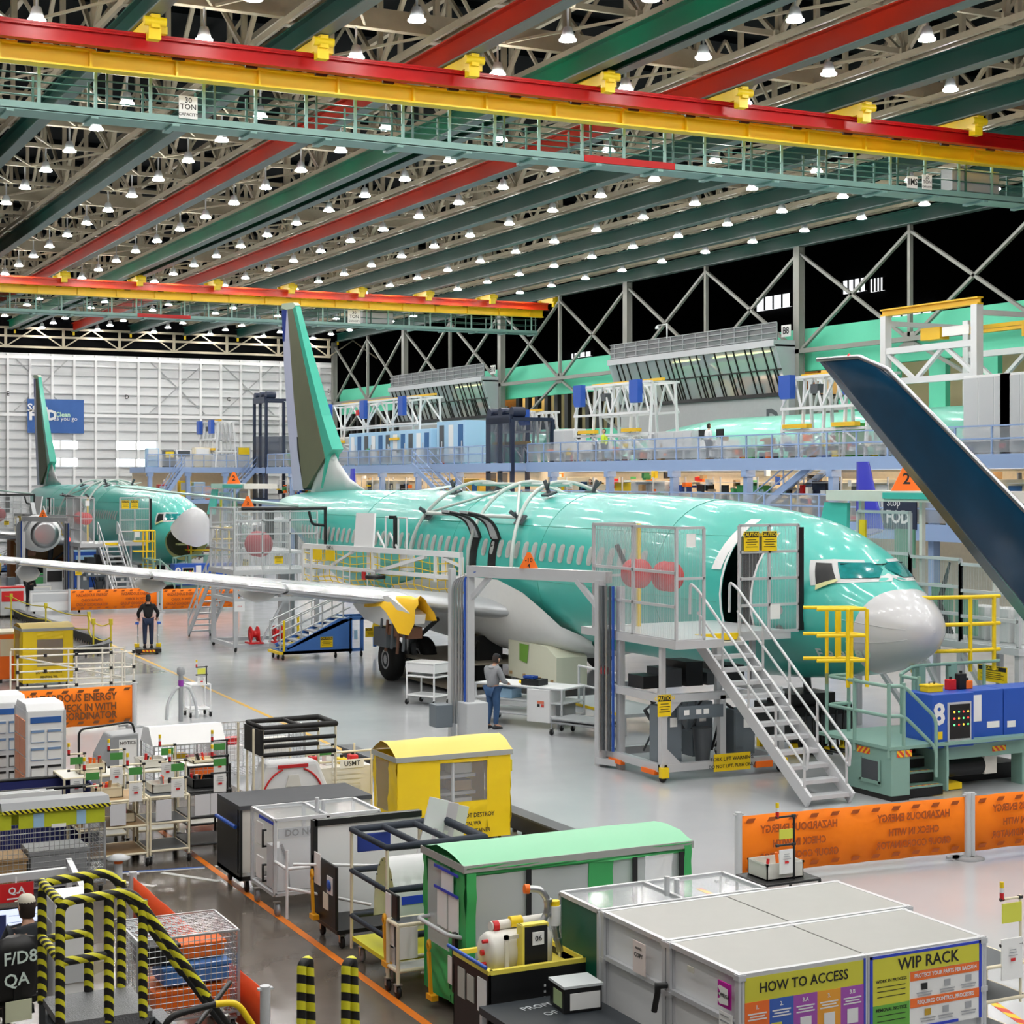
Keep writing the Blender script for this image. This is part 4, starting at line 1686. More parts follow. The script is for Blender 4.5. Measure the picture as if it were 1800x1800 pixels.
for name, label, cat, px, z, dims, m, ex in items:
    platform_box(name, label, cat, px, z, dims, m, 45.4, ex)
for k, (x, m, h, lab) in enumerate(((36.6, RED, 1.3, 'red drum under the far platform'), (38.4, YEL, 1.6, 'yellow cabinet under the far platform'), (39.6, LBLUE, 1.5, 'pale blue cabinet under the far platform'), (40.6, ORANGE, 1.0, 'orange cart under the far platform'),
                           (37.2, OFFWHITE, 1.7, 'cream cabinet under the far platform'), (42.6, GREEN, 1.1, 'green bin under the far platform'))):
    t = thing('storage_cabinet', lab, 'cabinet', (x, 139.6, DK0))
    mb = MB()
    mb.bx(-.5, .5, -.4, .4, 0, h)
    part('body', mb, m, t, .05)
    mb = MB()
    mb.bx(-.4, .4, -.43, -.4, h * .5, h * .9)
    part('door', mb, LGREY, t)
for k, (x, m, h, wd) in enumerate(((35.6, LBLUE, 1.6, 1.0), (37.0, DGREY, 1.4, .9), (38.2, WHITE, 1.5, 1.3), (39.8, CREAM, 1.7, 1.4), (43.4, LGREY, 1.8, 1.2))):
    t = thing('storage_cabinet', 'cabinet on the far upper platform, %s from its left end' % ['first', 'second', 'third', 'fourth', 'fifth'][k], 'cabinet', (x, 139.4, DK1))
    mb = MB()
    mb.bx(-wd / 2, wd / 2, -.4, .4, 0, h)
    part('body', mb, m, t, .03)
    mb = MB()
    mb.bx(-wd * .4, wd * .4, -.43, -.4, h * .6, h * .95)
    part('panel', mb, [WHITE, YEL, DGREY][k % 3], t)
# small goods nobody could count on the platforms
random.seed(21)
SMALL = [WHITE, CREAM, LGREY, YEL, RED, BLUE, PLYWOOD, BLACK, GREEN, OFFWHITE, LBLUE, ORANGE]
for nm, lab, xs, ys, z0, hh, n in (('parts_clutter', 'jumble of small bins, papers and parts on the racks under the upper platform', (44.6, 46.2), (46, 86), DK0, (.1, 2.2), 420),
                                   ('parts_clutter', 'jumble of small bins and parts under the platform near the tail fin', (44.6, 46.2), (97, 134), DK0, (.1, 2.1), 260),
                                   ('parts_clutter', 'jumble of trolleys and small parts on the upper platform behind the railing', (44.5, 46.4), (46, 86), DK1, (.05, 1.1), 220),
                                   ('parts_clutter', 'jumble of small parts on the upper platform near the tail fin', (44.5, 46.4), (97, 134), DK1, (.05, 1.5), 200)):
    mb = MB()
    for k in range(n):
        x, y = random.uniform(*xs), random.uniform(*ys)
        z = z0 + random.uniform(*hh) * random.random() ** .5
        d = [random.uniform(.08, .4) for _ in range(3)]
        mb.box((x, y, max(z, z0 + d[2] / 2)), d, random.randrange(len(SMALL)))
    y = ys[0]
    while y < ys[1]:
        for z in (.55, 1.1, 1.65):
            if hh[1] > z:
                mb.bx(xs[0], xs[1], y, y + 2.4, z0 + z - .02, z0 + z, 2)
        for xx in xs:
            mb.bar((xx, y, z0), (xx, y, z0 + min(hh[1], 1.9)), .06, .06, 2)
        y += 3.1
    o = mb.build(nm, SMALL)
    tag(o, lab, 'clutter', None, 'stuff')
# stop-FOD board and numbered cone under the winglet
t = thing('notice_board', 'dark FOD notice board behind the nose of the near airliner', 'sign', tuple(on_x(1582, 930, 43.52)))
mb = MB()
mb.bx(-.03, .03, -1.0, 1.0, 0, 1.5)
part('board', mb, NAVY, t)
text('FOD', (-.04, .1, .45), (0, -1, 0), (0, 0, 1), .7, WHITE, t, bold=.03)
text('Stop', (-.04, .35, 1.05), (0, -1, 0), (0, 0, 1), .45, WHITE, t)
# blue banner on the far wall
a, b = on_y(48, 701, YWALL - .1), on_y(147, 762, YWALL - .1)
t = thing('wall_banner', 'blue Stop FOD banner on the white far wall', 'banner', ((a.x + b.x) / 2, YWALL - .12, b.z))
wd, hh = b.x - a.x, a.z - b.z
mb = MB()
rings = []
for i in range(13):
    x = -wd / 2 + wd * i / 12
    rings.append([V((x, -.03 - .04 * math.sin(i * 1.7 + j), hh * j / 5)) for j in range(6)])
mb.loft(rings, 0, caps=False, open_ring=True)
part('cloth', mb, mat('banner_blue', (52, 96, 164), .6), t)
X = lambda px: (on_y(px, 730, YWALL - .1).x - (a.x + b.x) / 2)
Z = lambda py: on_y(100, py, YWALL - .1).z - b.z
text('Stop', (X(66), -.12, Z(718)), (1, 0, 0), (0, 0, 1), .95, WHITE, t, bold=.02)
text('FOD', (X(75), -.12, Z(731)), (1, 0, 0), (0, 0, 1), 1.15, WHITE, t, bold=.05)
text('Clean', (X(110), -.12, Z(729)), (1, 0, 0), (0, 0, 1), .55, mat('banner_mint', (196, 232, 206), .6), t, bold=.03)
text('as you go', (X(115), -.12, Z(736)), (1, 0, 0), (0, 0, 1), .52, WHITE, t)
mb = MB()
mb.bx(X(95) - .02, X(95) + .02, -.1, -.08, Z(740), Z(725))
part('divider', mb, WHITE, t)
for px, py, ch in ((14, 692, 'E'), (223, 698, 'D'), (402, 702, 'C')):
    p = on_y(px, py, YWALL - .02)
    t = thing('wall_letter', 'small black bay letter %s on the far wall' % ch, 'sign', p)
    text(ch, (0, 0, 0), (1, 0, 0), (0, 0, 1), .5, INK, t, bold=.02)
# ================================================================ people
def skinned(name, joints, edges, root, m, parent, sub=2, loc=None):
    """A continuous body grown over a joint skeleton."""
    me = bpy.data.meshes.new(name)
    ks = list(joints)
    me.from_pydata([joints[k][0] for k in ks], [(ks.index(a), ks.index(b)) for a, b in edges], [])
    me.materials.append(m)
    o = bpy.data.objects.new(name, me)
    COL.objects.link(o)
    o.parent = parent
    mod = o.modifiers.new('skin', 'SKIN')
    mod.use_smooth_shade = True
    for i, k in enumerate(ks):
        sv = me.skin_vertices[0].data[i]
        r = joints[k][1]
        sv.radius = r if isinstance(r, tuple) else (r, r)
        sv.use_root = k == root
    sb = o.modifiers.new('sub', 'SUBSURF')
    sb.levels = sub
    sb.render_levels = sub
    return o


def hand(parent, w_, d, palm_down, m, curl=.5, side=1):
    """Palm, four fingers of different lengths and a thumb, from the wrist along d."""
    d = V(d).normalized()
    n = V(palm_down).normalized()
    s = d.cross(n).normalized() * side
    w_ = V(w_)
    mb = MB()
    pal = []
    for u, hw, ht in ((0, .026, .018), (.03, .038, .02), (.075, .042, .016), (.095, .036, .012)):
        c = w_ + d * u
        pal.append([c + s * (hw * math.cos(2 * math.pi * k / 10)) + n * (ht * math.sin(2 * math.pi * k / 10)) for k in range(10)])
    mb.loft(pal, 0)
    for i, L in enumerate((.068, .078, .072, .056)):
        b = w_ + d * .085 + s * (.03 - .02 * i)
        p1 = b + d * (L * .45) + n * (L * .18 * curl)
        p2 = b + d * (L * .75) + n * (L * .55 * curl)
        p3 = b + d * (L * .88) + n * (L * .95 * curl)
        mb.path([b - d * .01, p1, p2, p3], .0095, 7)
    b = w_ + d * .03 + s * .032
    mb.path([b, b + s * .022 + d * .025 + n * .01, b + s * .03 + d * .052 + n * .026, b + s * .026 + d * .07 + n * .036], .0105, 7)
    return part('hand', mb, m, parent)


def head(parent, c, yaw, pitch, skin, hair, cap=None, beard=None, backwards=False):
    """Head with eyes, nose, mouth and ears; local +Y is where the face looks."""
    M = Matrix.Translation(V(c)) @ Matrix.Rotation(yaw, 4, 'Z') @ Matrix.Rotation(pitch, 4, 'X')
    mb = MB()
    rings = []
    for z, rx, ry, dy in ((-.125, .045, .05, -.005), (-.11, .055, .068, .01), (-.08, .066, .084, .008), (-.04, .073, .094, .004), (0, .077, .099, 0), (.04, .077, .099, -.004), (.08, .067, .086, -.008), (.105, .045, .058, -.01), (.118, .015, .02, -.01)):
        rings.append([M @ V((rx * math.cos(2 * math.pi * k / 16), dy + ry * math.sin(2 * math.pi * k / 16), z)) for k in range(16)])
    mb.loft(rings, 0)
    nose = [(-.013, .092, -.03), (.013, .092, -.03), (0, .122, -.035), (0, .095, .015)]
    mb.add([M @ V(p) for p in nose], [(0, 2, 3), (1, 3, 2), (0, 1, 2), (0, 3, 1)], 0, True)
    for sx in (-1, 1):
        ear = [M @ V((sx * .078, -.005 + .018 * math.cos(2 * math.pi * k / 8), -.005 + .03 * math.sin(2 * math.pi * k / 8))) for k in range(8)]
        ear2 = [M @ V((sx * .092, -.012 + .014 * math.cos(2 * math.pi * k / 8), -.003 + .026 * math.sin(2 * math.pi * k / 8))) for k in range(8)]
        mb.loft([ear, ear2], 0)
        eye = [M @ V((sx * .032 + .011 * math.cos(2 * math.pi * k / 8), .094, .008 + .006 * math.sin(2 * math.pi * k / 8))) for k in range(8)]
        mb.add(eye, [list(range(8))], 1)
    mb.add([M @ V(p) for p in ((-.022, .09, -.072), (.022, .09, -.072), (.02, .09, -.062), (-.02, .09, -.062))], [(0, 1, 2, 3)], 2)
    h = part('head', mb, [skin, INK, mat('lips', (160, 96, 84), .5)], parent)
    if hair:
        mb = MB()
        rr = []
        for z, g in ((-.1, .0), (-.06, .006), (0, .01), (.05, .011), (.09, .011), (.115, .006), (.128, -.02)):
            q = []
            for k in range(16):
                a = 2 * math.pi * k / 16
                front = math.sin(a) > .25 and z < .055
                rx, ry = (.074, .096) if z < .08 else (.06, .076) if z < .1 else (.03, .04)
                e = -.02 if front else g
                q.append(M @ V(((rx + e) * math.cos(a), (ry + e) * math.sin(a) - .006, z)))
            rr.append(q)
        mb.loft(rr, 0)
        part('hair', mb, hair, h)
    if beard:
        mb = MB()
        rr = []
        for z, rx, ry in ((-.128, .03, .05), (-.105, .058, .076), (-.075, .069, .092), (-.05, .074, .09)):
            rr.append([M @ V((rx * math.cos(math.radians(t)), .008 + ry * math.sin(math.radians(t)), z)) for t in range(0, 181, 15)])
        mb.loft(rr, 0, open_ring=True)
        part('beard', mb, beard, h)
    if cap:
        f = -1 if backwards else 1
        mb = MB()
        rr = []
        for z, rx, ry in ((.03, .084, .106), (.055, .085, .106), (.09, .078, .096), (.118, .054, .068), (.13, .015, .02)):
            rr.append([M @ V((rx * math.cos(2 * math.pi * k / 18), -.004 + ry * math.sin(2 * math.pi * k / 18), z)) for k in range(18)])
        mb.loft(rr, 0)
        brim = [(-.07, f * .07, .038), (-.065, f * .13, .03), (-.03, f * .168, .024), (.03, f * .168, .024), (.065, f * .13, .03), (.07, f * .07, .038)]
        mb.add([M @ V(p) for p in brim] + [M @ (V(p) + V((0, 0, .008))) for p in brim], [(5, 4, 3, 2, 1, 0), (6, 7, 8, 9, 10, 11)] + [(k, (k + 1) % 6, 6 + (k + 1) % 6, 6 + k) for k in range(6)], 0)
        part('cap', mb, cap, h)
    return h


def person(label, loc, rz, J, top, trousers, shoes, skin=SKIN, hair=None, cap=None, beard=None, yaw=0, pitch=0, hood=False, backwards=False, group=None, lowers=True, hands=True):
    """J: joints that differ from standing at ease; local +Y is forward."""
    t = thing('person', label, 'person', loc, rz, group)
    B = dict(pelvis=(0, 0, .95), belly=(0, .01, 1.1), chest=(0, 0, 1.3), neck=(0, .0, 1.47), nape=(0, .015, 1.56), head=(0, .03, 1.66),
             shl=(-.19, 0, 1.4), ell=(-.25, -.02, 1.12), wrl=(-.26, .08, .9), shr=(.19, 0, 1.4), elr=(.25, -.02, 1.12), wrr=(.26, .08, .9),
             hil=(-.1, 0, .9), knl=(-.11, .02, .5), anl=(-.11, -.02, .09), tol=(-.12, .13, .04), hir=(.1, 0, .9), knr=(.11, .02, .5), anr=(.11, -.02, .09), tor=(.12, .13, .04))
    B.update(J)
    E = [('pelvis', 'belly'), ('belly', 'chest'), ('chest', 'neck'), ('neck', 'nape')]
    for q in 'lr':
        E += [('chest', 'sh' + q), ('sh' + q, 'el' + q), ('el' + q, 'wr' + q), ('pelvis', 'hi' + q), ('hi' + q, 'kn' + q), ('kn' + q, 'an' + q), ('an' + q, 'to' + q)]
    R = dict(pelvis=.12, belly=.115, chest=.125, neck=.06, nape=.055, sh=.062, el=.043, wr=.03, hi=.085, kn=.058, an=.04, to=.035)
    rad = lambda k: R.get(k, R.get(k[:2]))
    js = {k: (v, rad(k)) for k, v in B.items() if k != 'head'}
    skinned('body', js, E, 'pelvis', skin, t)
    tj = {k: (v, rad(k) * (1.16 if k[:2] not in ('ne', 'na') else 1.25) + .014) for k, v in B.items() if k in ('pelvis', 'belly', 'chest', 'neck') or k[:2] in ('sh', 'el', 'wr')}
    te = [e for e in E if e[0] in tj and e[1] in tj]
    jk = skinned('jacket', tj, te, 'pelvis', top, t)
    if hood:
        mb = MB()
        c = V(B['neck']) + V((0, -.02, .0))
        mb.path([c + V((.1 * math.cos(a), .085 * math.sin(a) - .01, .03 * math.sin(a))) for a in [k * math.pi / 7 for k in range(14)]], .034, 8, closed=True)
        part('hood', mb, top, jk)
    lj = {k: (v, rad(k) * 1.1 + .016) for k, v in B.items() if k == 'pelvis' or k[:2] in ('hi', 'kn', 'an')}
    skinned('trousers', lj, [e for e in E if e[0] in lj and e[1] in lj], 'pelvis', trousers, t)
    for q in 'lr':
        a, o = V(B['an' + q]), V(B['to' + q])
        d = (o - a)
        d.z = 0
        d = d.normalized() if d.length > .01 else V((0, 1, 0))
        s = V((-d.y, d.x, 0))
        base = V((a.x, a.y, B['to' + q][2] - .04))
        mb = MB()
        rr = []
        for u, w2, h in ((-.07, .035, .06), (-.03, .045, .1), (.06, .048, .085), (.14, .05, .06), (.19, .03, .04)):
            c = base + d * u
            rr.append([c - s * w2, c + s * w2, c + s * w2 * .9 + V((0, 0, h * .7)), c + s * w2 * .4 + V((0, 0, h)), c - s * w2 * .4 + V((0, 0, h)), c - s * w2 * .9 + V((0, 0, h * .7))])
        mb.loft(rr, 0)
        part('shoe', mb, shoes, t)
        if hands:
            e, w_ = V(B['el' + q]), V(B['wr' + q])
            hand(t, w_, w_ - e, (0, 0, -1) if abs((w_ - e).normalized().z) < .8 else (0, .3, 0), skin, .6, 1 if q == 'l' else -1)
    head(t, B['head'], yaw, pitch, skin, hair, cap, beard, backwards)
    return t


HOODIE = mat('grey_hoodie', (148, 150, 154), .8, noise=.12, nscale=10)
JEANS = mat('blue_jeans', (52, 84, 124), .8, noise=.2, nscale=8)
DJEANS = mat('dark_jeans', (30, 42, 70), .8, noise=.15)
BLACKCLOTH = mat('black_cloth', (17, 18, 21), .85)
HAIRD = mat('dark_hair', (44, 32, 26), .7)
# man at the grey bench, seen from his back right
mx, my = 17.25, 35.85
person('man in a grey hoodie, jeans and dark cap working at a white bench cart', (mx, my, 0), math.radians(-68), dict(
    chest=(0, .03, 1.3), neck=(0, .06, 1.46), nape=(0, .09, 1.54), head=(0, .13, 1.63), ell=(-.26, .12, 1.12), wrl=(-.14, .36, 1.08), elr=(.26, .1, 1.12), wrr=(.12, .36, 1.06),
    knl=(-.11, .03, .5), anl=(-.12, -.06, .09), tol=(-.14, .1, .04), tor=(.14, .14, .04)),
    HOODIE, JEANS, mat('dark_shoes', (44, 48, 54), .6), hair=HAIRD, cap=mat('dark_cap', (26, 28, 34), .7), beard=mat('brown_beard', (110, 76, 56), .8), pitch=-.35, hood=True)
# man standing on the tugger, from behind
tx, ty = 14.25, 56.3
person('person in a black jacket and knit cap standing on the tugger, seen from behind', (tx, ty, .2), math.radians(-12), dict(
    ell=(-.33, .02, 1.16), wrl=(-.3, .22, 1.0), elr=(.33, .02, 1.16), wrr=(.3, .22, 1.0)),
    BLACKCLOTH, DJEANS, BLACKCLOTH, cap=mat('dark_knit_cap', (24, 38, 38), .9), hair=HAIRD, hood=True)
t = thing('tugger', 'small stand-on tugger carrying the person in black', 'tugger', (tx, ty, 0), math.radians(-12))
mb = MB()
mb.prism([(-.42, .06), (.42, .06), (.42, .2), (-.42, .2)], 'X', -.42, .42, 0)
part('chassis', mb, BLACK, t, .02)
mb = MB()
mb.bx(-.40, .40, -.40, .5, .1, .19, 0)
part('deck', mb, GREY, t, .01)
mb = MB()
mb.bx(-.22, .22, -.43, -.415, .09, .17, 0)
part('hazard_plate', mb, striped('tug_hazard', (240, 190, 30), (200, 60, 30), 9, (1, 0, .6)), t)
mb = MB()
for sx in (-.33, .33):
    mb.path(rounded([(sx, .3, .2), (sx, .3, .95), (sx, .15, 1.02)], .08), .022, 8, 0)
    mb.tube((sx, .3, .6), (sx, -.1, .58), .018, 6, 0)
part('handlebar', mb, LGREY, t)
for sx in (-.36, .36):
    mb = MB()
    mb.box((sx, .12, 1.02), (.12, .16, .08))
    part('control_grip', mb, BLUE, t)
    mb = MB()
    mb.box((sx, .35, .25), (.16, .2, .12))
    part('battery_box', mb, YEL, t)
    for y in (-.3, .34):
        mb = MB()
        mb.lathe([(.02, -.03), (.075, -.03), (.08, 0), (.075, .03), (.02, .03)], (sx * .8, y, .08), 'X', 12)
        part('wheel', mb, RUBBER, t)
# people far away
person('person in dark clothes standing among carts at the far left, under the silver wing', tuple(on_z(52, 1066)), math.radians(-40), {}, BLACKCLOTH, BLACKCLOTH, BLACKCLOTH, hair=HAIRD, hands=False)
c = JP(1088)
person('person in a yellow-green vest on the upper platform, left of the monitors', (44.7, c[1], DK1), math.radians(90), {}, HV, DJEANS, BLACKCLOTH, hair=HAIRD, hands=False)
c = JP(1066)
person('dark haired person on the upper platform left of the one in a vest', (44.9, c[1], DK1), math.radians(60), {}, LGREY, DJEANS, BLACKCLOTH, hair=HAIRD, hands=False)
r_ = ray(1038, 850)
person('person in grey working under the upper platform, above the fuselage crown', (44.8, r_.y * 44.8 / r_.x, DK0), math.radians(100), {}, GREY, DJEANS, BLACKCLOTH, hair=HAIRD, hands=False)
c = JP(1258)
person('person in a white top at the monitors on the upper platform', (44.8, c[1] - .6, DK1), math.radians(-90), {}, WHITE, DJEANS, BLACKCLOTH, hair=HAIRD, hands=False)


# ================================================================ stands around the near airplane, repeated at the farther one
def caster(parent, x, y, r=.07, m=RUBBER, w_=.04):
    mb = MB()
    mb.lathe([(r * .3, -w_ / 2), (r * .92, -w_ / 2), (r, 0), (r * .92, w_ / 2), (r * .3, w_ / 2)], (x, y, r), 'X', 14, 0)
    mb.bx(x - w_ * .8, x - w_ * .6, y - .02, y + .03, r, r * 2.1, 1)
    mb.bx(x + w_ * .6, x + w_ * .8, y - .02, y + .03, r, r * 2.1, 1)
    mb.bx(x - w_, x + w_, y - .04, y + .04, r * 2.1, r * 2.3, 1)
    return part('caster', mb, [m, STEEL], parent)


def plate(parent, name, loc, right, up, w_, h, m, lines=(), ink=INK, bold=.01):
    r, u = V(right).normalized(), V(up).normalized()
    n = r.cross(u)
    c = V(loc)
    mb = MB()
    vs = [c + r * (a * w_ / 2) + u * (b * h / 2) + n * e for e in (0, -.012) for a, b in ((-1, -1), (1, -1), (1, 1), (-1, 1))]
    mb.add(vs, [(0, 1, 2, 3), (7, 6, 5, 4), (0, 4, 5, 1), (1, 5, 6, 2), (2, 6, 7, 3), (3, 7, 4, 0)])
    p = part(name, mb, m, parent)
    for body, dy, sz in lines:
        text(body, c + u * (dy * h) + n * .004, r, u, sz * h, ink, p, bold=bold)
    return p


def caution(parent, loc, right, w_=.38, h=.34, up=(0, 0, 1)):
    p = plate(parent, 'caution_sign', loc, right, up, w_, h, YEL)
    r, u = V(right).normalized(), V(up)
    n = r.cross(u)
    c = V(loc)
    mb = MB()
    vs = [c + n * .004 + r * (a * w_ * .47) + u * (b * h) for a, b in ((-1, .2), (1, .2), (1, .46), (-1, .46))]
    mb.add(vs, [(0, 1, 2, 3)])
    for k in range(4):
        z = .06 - .12 * k
        q = .3 + .1 * (k % 2)
        mb.add([c + n * .004 + r * (a * w_ * q) + u * (b * h) for a, b in ((-1, z), (1, z), (1, z + .035), (-1, z + .035))], [(0, 1, 2, 3)])
    b = part('sign_print', mb, INK, p)
    text('CAUTION', c + n * .007 + u * (h * .33), r, u, h * .24, YEL, p, bold=.02)
    return p


EXPM = mat('expanded_metal', (206, 208, 210), .4, .4, alpha=.2)
SLAT = mat('perforated_panel', (198, 202, 206), .4, .2, alpha=.34)


def fence(parent, name, a, b, z0, z1, mesh=EXPM, rails=(.33, .66), wdt=.05, posts=2, m=ALU):
    a, b = V(a), V(b)
    mb = MB()
    for k in range(posts):
        p = a.lerp(b, k / (posts - 1))
        mb.bar(p + V((0, 0, z0)), p + V((0, 0, z1)), wdt, wdt)
    for f in (0, 1) + tuple(rails):
        z = z0 + (z1 - z0) * f
        mb.bar(a + V((0, 0, z)), b + V((0, 0, z)), wdt, wdt)
    f_ = part(name, mb, m, parent)
    if mesh:
        mb = MB()
        mb.quad(a + V((0, 0, z0)), b + V((0, 0, z0)), b + V((0, 0, z1)), a + V((0, 0, z1)))
        # strands of the mesh
        n = int((b - a).length / .08)
        for k in range(1, n):
            p = a.lerp(b, k / n)
            mb.bar(p + V((0, 0, z0)), p + V((0, 0, z1)), .0035, .0035, 1)
        part('mesh_panel', mb, [mesh, m], f_)
    return f_


def triangle(label, loc, num, s=.34):
    t = thing('hazard_triangle', label, 'marker', loc, 0, 'orange triangle markers')
    mb = MB()
    mb.prism([(-s * .6, 0), (s * .6, 0), (s * .1, s), (-s * .1, s)], 'Y', -.02, .02)
    part('plate', mb, ORANGE, t)
    for body, z, k in num:
        text(body, (0, -.024, z * s), (1, 0, 0), (0, 0, 1), k * s, INK, t, bold=.02)
    # it faces the camera side of the hall
    t.rotation_euler = (0, 0, -YAW)
    return t


TREADM = mat('checker_tread', (120, 122, 126), .45, .4, bump=.3, bscale=60)
DY = 52.85
OFF = [0.0, DY]
WHO = ['the nearer airliner', 'the farther airliner']
stands = []


def boarding_stand(i):
    x0, y0, zd = 17.15, 28.05, 2.78
    lab = ['silver boarding stand with mesh fences at the forward door of the nearer airliner', 'silver boarding stand at the forward door of the farther airliner'][i]
    t = thing('boarding_stand', lab, 'work stand', (x0, y0 + OFF[i], 0), 0, 'boarding stands')
    # lower frame
    mb = MB()
    X1, Y1 = 2.75, 2.25
    for x in (0, 1.35, X1):
        for y in (0, Y1):
            mb.bar((x, y, .22), (x, y, 1.62), .13, .13)
    for z in (.27, 1.62):
        for y in (0, Y1):
            mb.bar((0, y, z), (X1, y, z), .13, .15)
        for x in (0, X1):
            mb.bar((x, 0, z), (x, Y1, z), .13, .15)
    mb.prism([(.06, .34), (.4, .34), (.06, .66)], 'Y', -.05, .05)
    mb.prism([(.06, 1.55), (.4, 1.55), (.06, 1.24)], 'Y', -.05, .05)
    part('lower_frame', mb, ALU, t)
    for x in (0, X1):
        for y in (0, Y1):
            caster(t, x, y, .1, RUBBER, .06)
    for x, y in ((-.02, -.08), (X1, -.1)):
        mb = MB()
        mb.box((x, y, .2), (.16, .12, .2))
        part('wheel_guard', mb, YEL, t)
    mb = MB()
    for y in (.4, 1.7):
        mb.box((-.05, y, .17), (.1, .5, .09))
    mb.box((2.3, -.06, .2), (.4, .1, .12))
    part('forklift_pocket', mb, ORANGE, t)
    # upper legs and deck
    for x, y in ((.05, 2.3), (.05, .1), (1.4, .2), (2.7, .9), (1.4, 2.3), (2.7, 2.3)):
        mb = MB()
        mb.bar((x, y, 1.62), (x, y, zd - .1), .1, .1)
        part('upper_leg', mb, ALU, t)
    mb = MB()
    mb.bx(-.05, 3.3, .4, 3.2, zd - .16, zd, 0)
    mb.bx(-.05, 1.02, -.55, .4, zd - .16, zd, 0)
    mb.bx(1.0, 1.98, .34, .42, zd - .12, zd + .012, 1)
    part('deck', mb, [ALU, YEL], t)
    # fences: left box
    z1 = 4.94
    f1 = fence(t, 'side_fence', (0, 2.75, 0), (0, -.5, 0), zd, z1, SLAT, (.3, .6), .055, 3)
    fence(t, 'side_fence', (0, -.5, 0), (.62, -.5, 0), zd, z1, EXPM, (.55,), .05, 2)
    fence(t, 'back_fence', (0, 2.75, 0), (1.0, 2.75, 0), zd, z1, EXPM, (.5,), .05, 2)
    fence(t, 'side_fence', (2.06, .42, 0), (3.5, .42, 0), zd, z1, EXPM, (.25, .5, .75), .055, 3)
    mb = MB()
    mb.bar((1.0, 2.6, zd), (1.0, 2.6, z1), .06, .07)
    part('yellow_post', mb, YEL, t)
    mb = MB()
    mb.bar((3.55, .42, zd), (3.55, .42, z1 - .05), .1, .12)
    mb.bar((1.0, 2.75, 3.6), (.55, 2.75, 4.5), .08, .08)
    part('edge_padding', mb, BLACK, t)
    caution(t, (2.32, .37, 4.62), (1, 0, 0), .36, .4)
    caution(t, (2.76, .37, 4.62), (1, 0, 0), .36, .4)
    plate(t, 'notice_sheet', (.3, -.55, 4.7), (1, 0, 0), (0, 0, 1), .2, .26, PAPER)
    plate(t, 'notice_sheet', (2.9, .37, 3.18), (1, 0, 0), (0, 0, 1), .24, .3, PAPER)
    # red hose reels inside the left box
    for y in (1.75, .55):
        mb = MB()
        mb.lathe([(.04, -.14), (.3, -.14), (.3, -.11), (.16, -.1), (.16, .1), (.3, .11), (.3, .14), (.04, .14)], (.45, y, 3.95), 'Y', 18)
        part('hose_reel', mb, RED, t)
    # control boxes under the deck
    mb = MB()
    mb.bx(.32, 1.35, -.07, 0, 1.2, 1.45)
    part('switch_panel', mb, mat('switchgear_grey', (104, 114, 122), .45), t)
    for x in (.5, .78, .95):
        plate(t, 'panel_label', (x, -.075, 1.33), (1, 0, 0), (0, 0, 1), .12, .1, PAPER)
    for x, y, wd, hh in ((.28, .35, .5, 1.1), (1.5, 1.2, .6, 1.0), (2.1, .5, .5, .9), (1.2, .7, .4, .5)):
        mb = MB()
        mb.bx(x - wd / 2, x + wd / 2, y - .2, y + .2, .35, .35 + hh)
        mb.bx(x - wd / 2 + .02, x + wd / 2 - .02, y - .215, y - .2, .4, .3 + hh)
        part('equipment_box', mb, [MATS['switchgear_grey']], t, .015)
        plate(t, 'equipment_label', (x + .05, y - .22, .3 + hh * .75), (1, 0, 0), (0, 0, 1), .16, .18, PAPER)
    mb = MB()
    mb.lathe([(.14, .3), (.2, .95), (.21, .97)], (1.05, .22, 0), 'Z', 14)
    part('waste_bin', mb, DGREY, t)
    mb = MB()
    random.seed(5)
    for k in range(12):
        x = .3 + random.random() * 2.1
        mb.path([(x, .3 + random.random(), 1.5), (x + .1, .5 + random.random(), 1.0 + random.random() * .3), (x + .3 * random.random(), .6 + random.random(), .4)], .025, 6, k % 2)
    for k in range(5):
        mb.bx(.1 + .5 * k, .5 + .5 * k, .9, 1.5 + .1 * k, 1.7, 1.95 + .12 * (k % 3), k % 2)
    part('hose_bundle', mb, [BLACK, DGREY], t)
    plate(t, 'fork_lift_warning', (1.55, -.09, .3), (1, 0, 0), (0, 0, 1), .86, .34, YEL, (('FORK LIFT WARNING', .2, .3), ('DO NOT LIFT, PUSH ONLY', -.22, .27)))
    caution(t, (-.02, -.1, 1.5), (1, 0, 0), .3, .42)
    # stair
    a, b = V((1.5, -3.32, 0)), V((1.5, .35, zd - .1))
    d = b - a
    mb = MB()
    for sx in (-.47, .47):
        mb.bar(a + V((sx, 0, .1)), b + V((sx, 0, -.04)), .06, .24)
    part('stair_stringer', mb, ALU, t)
    n = 12
    for k in range(n):
        c = a + d * ((k + .55) / n)
        mb = MB()
        mb.box(c + V((0, 0, .04)), (.9, .26, .045))
        mb.box(c + V((0, -.13, .03)), (.9, .02, .07))
        part('stair_tread', mb, [ALU], t)
    for sx in (-.47, .47):
        mb = MB()
        q = V((sx, 0, 0))
        top = [a + q + d * .02 + V((0, 0, .62)), a + q + d * .02 + V((0, -.05, .98)), a + q + d * .1 + V((0, 0, 1.0)), b + q + V((0, .0, 1.0)), b + q + V((0, .28, 1.12)), b + q + V((0, .3, .5))]
        mb.path(rounded(top, .1), .028, 8)
        mb.tube(a + q + d * .02 + V((0, 0, .62)), b + q + V((0, 0, .55)), .026, 8)
        for k in (.04, .28, .52, .76, .98):
            mb.tube(a + q + d * k + V((0, 0, .1)), a + q + d * k + V((0, 0, 1.0)), .026, 8)
        part('stair_handrail', mb, ALU, t)
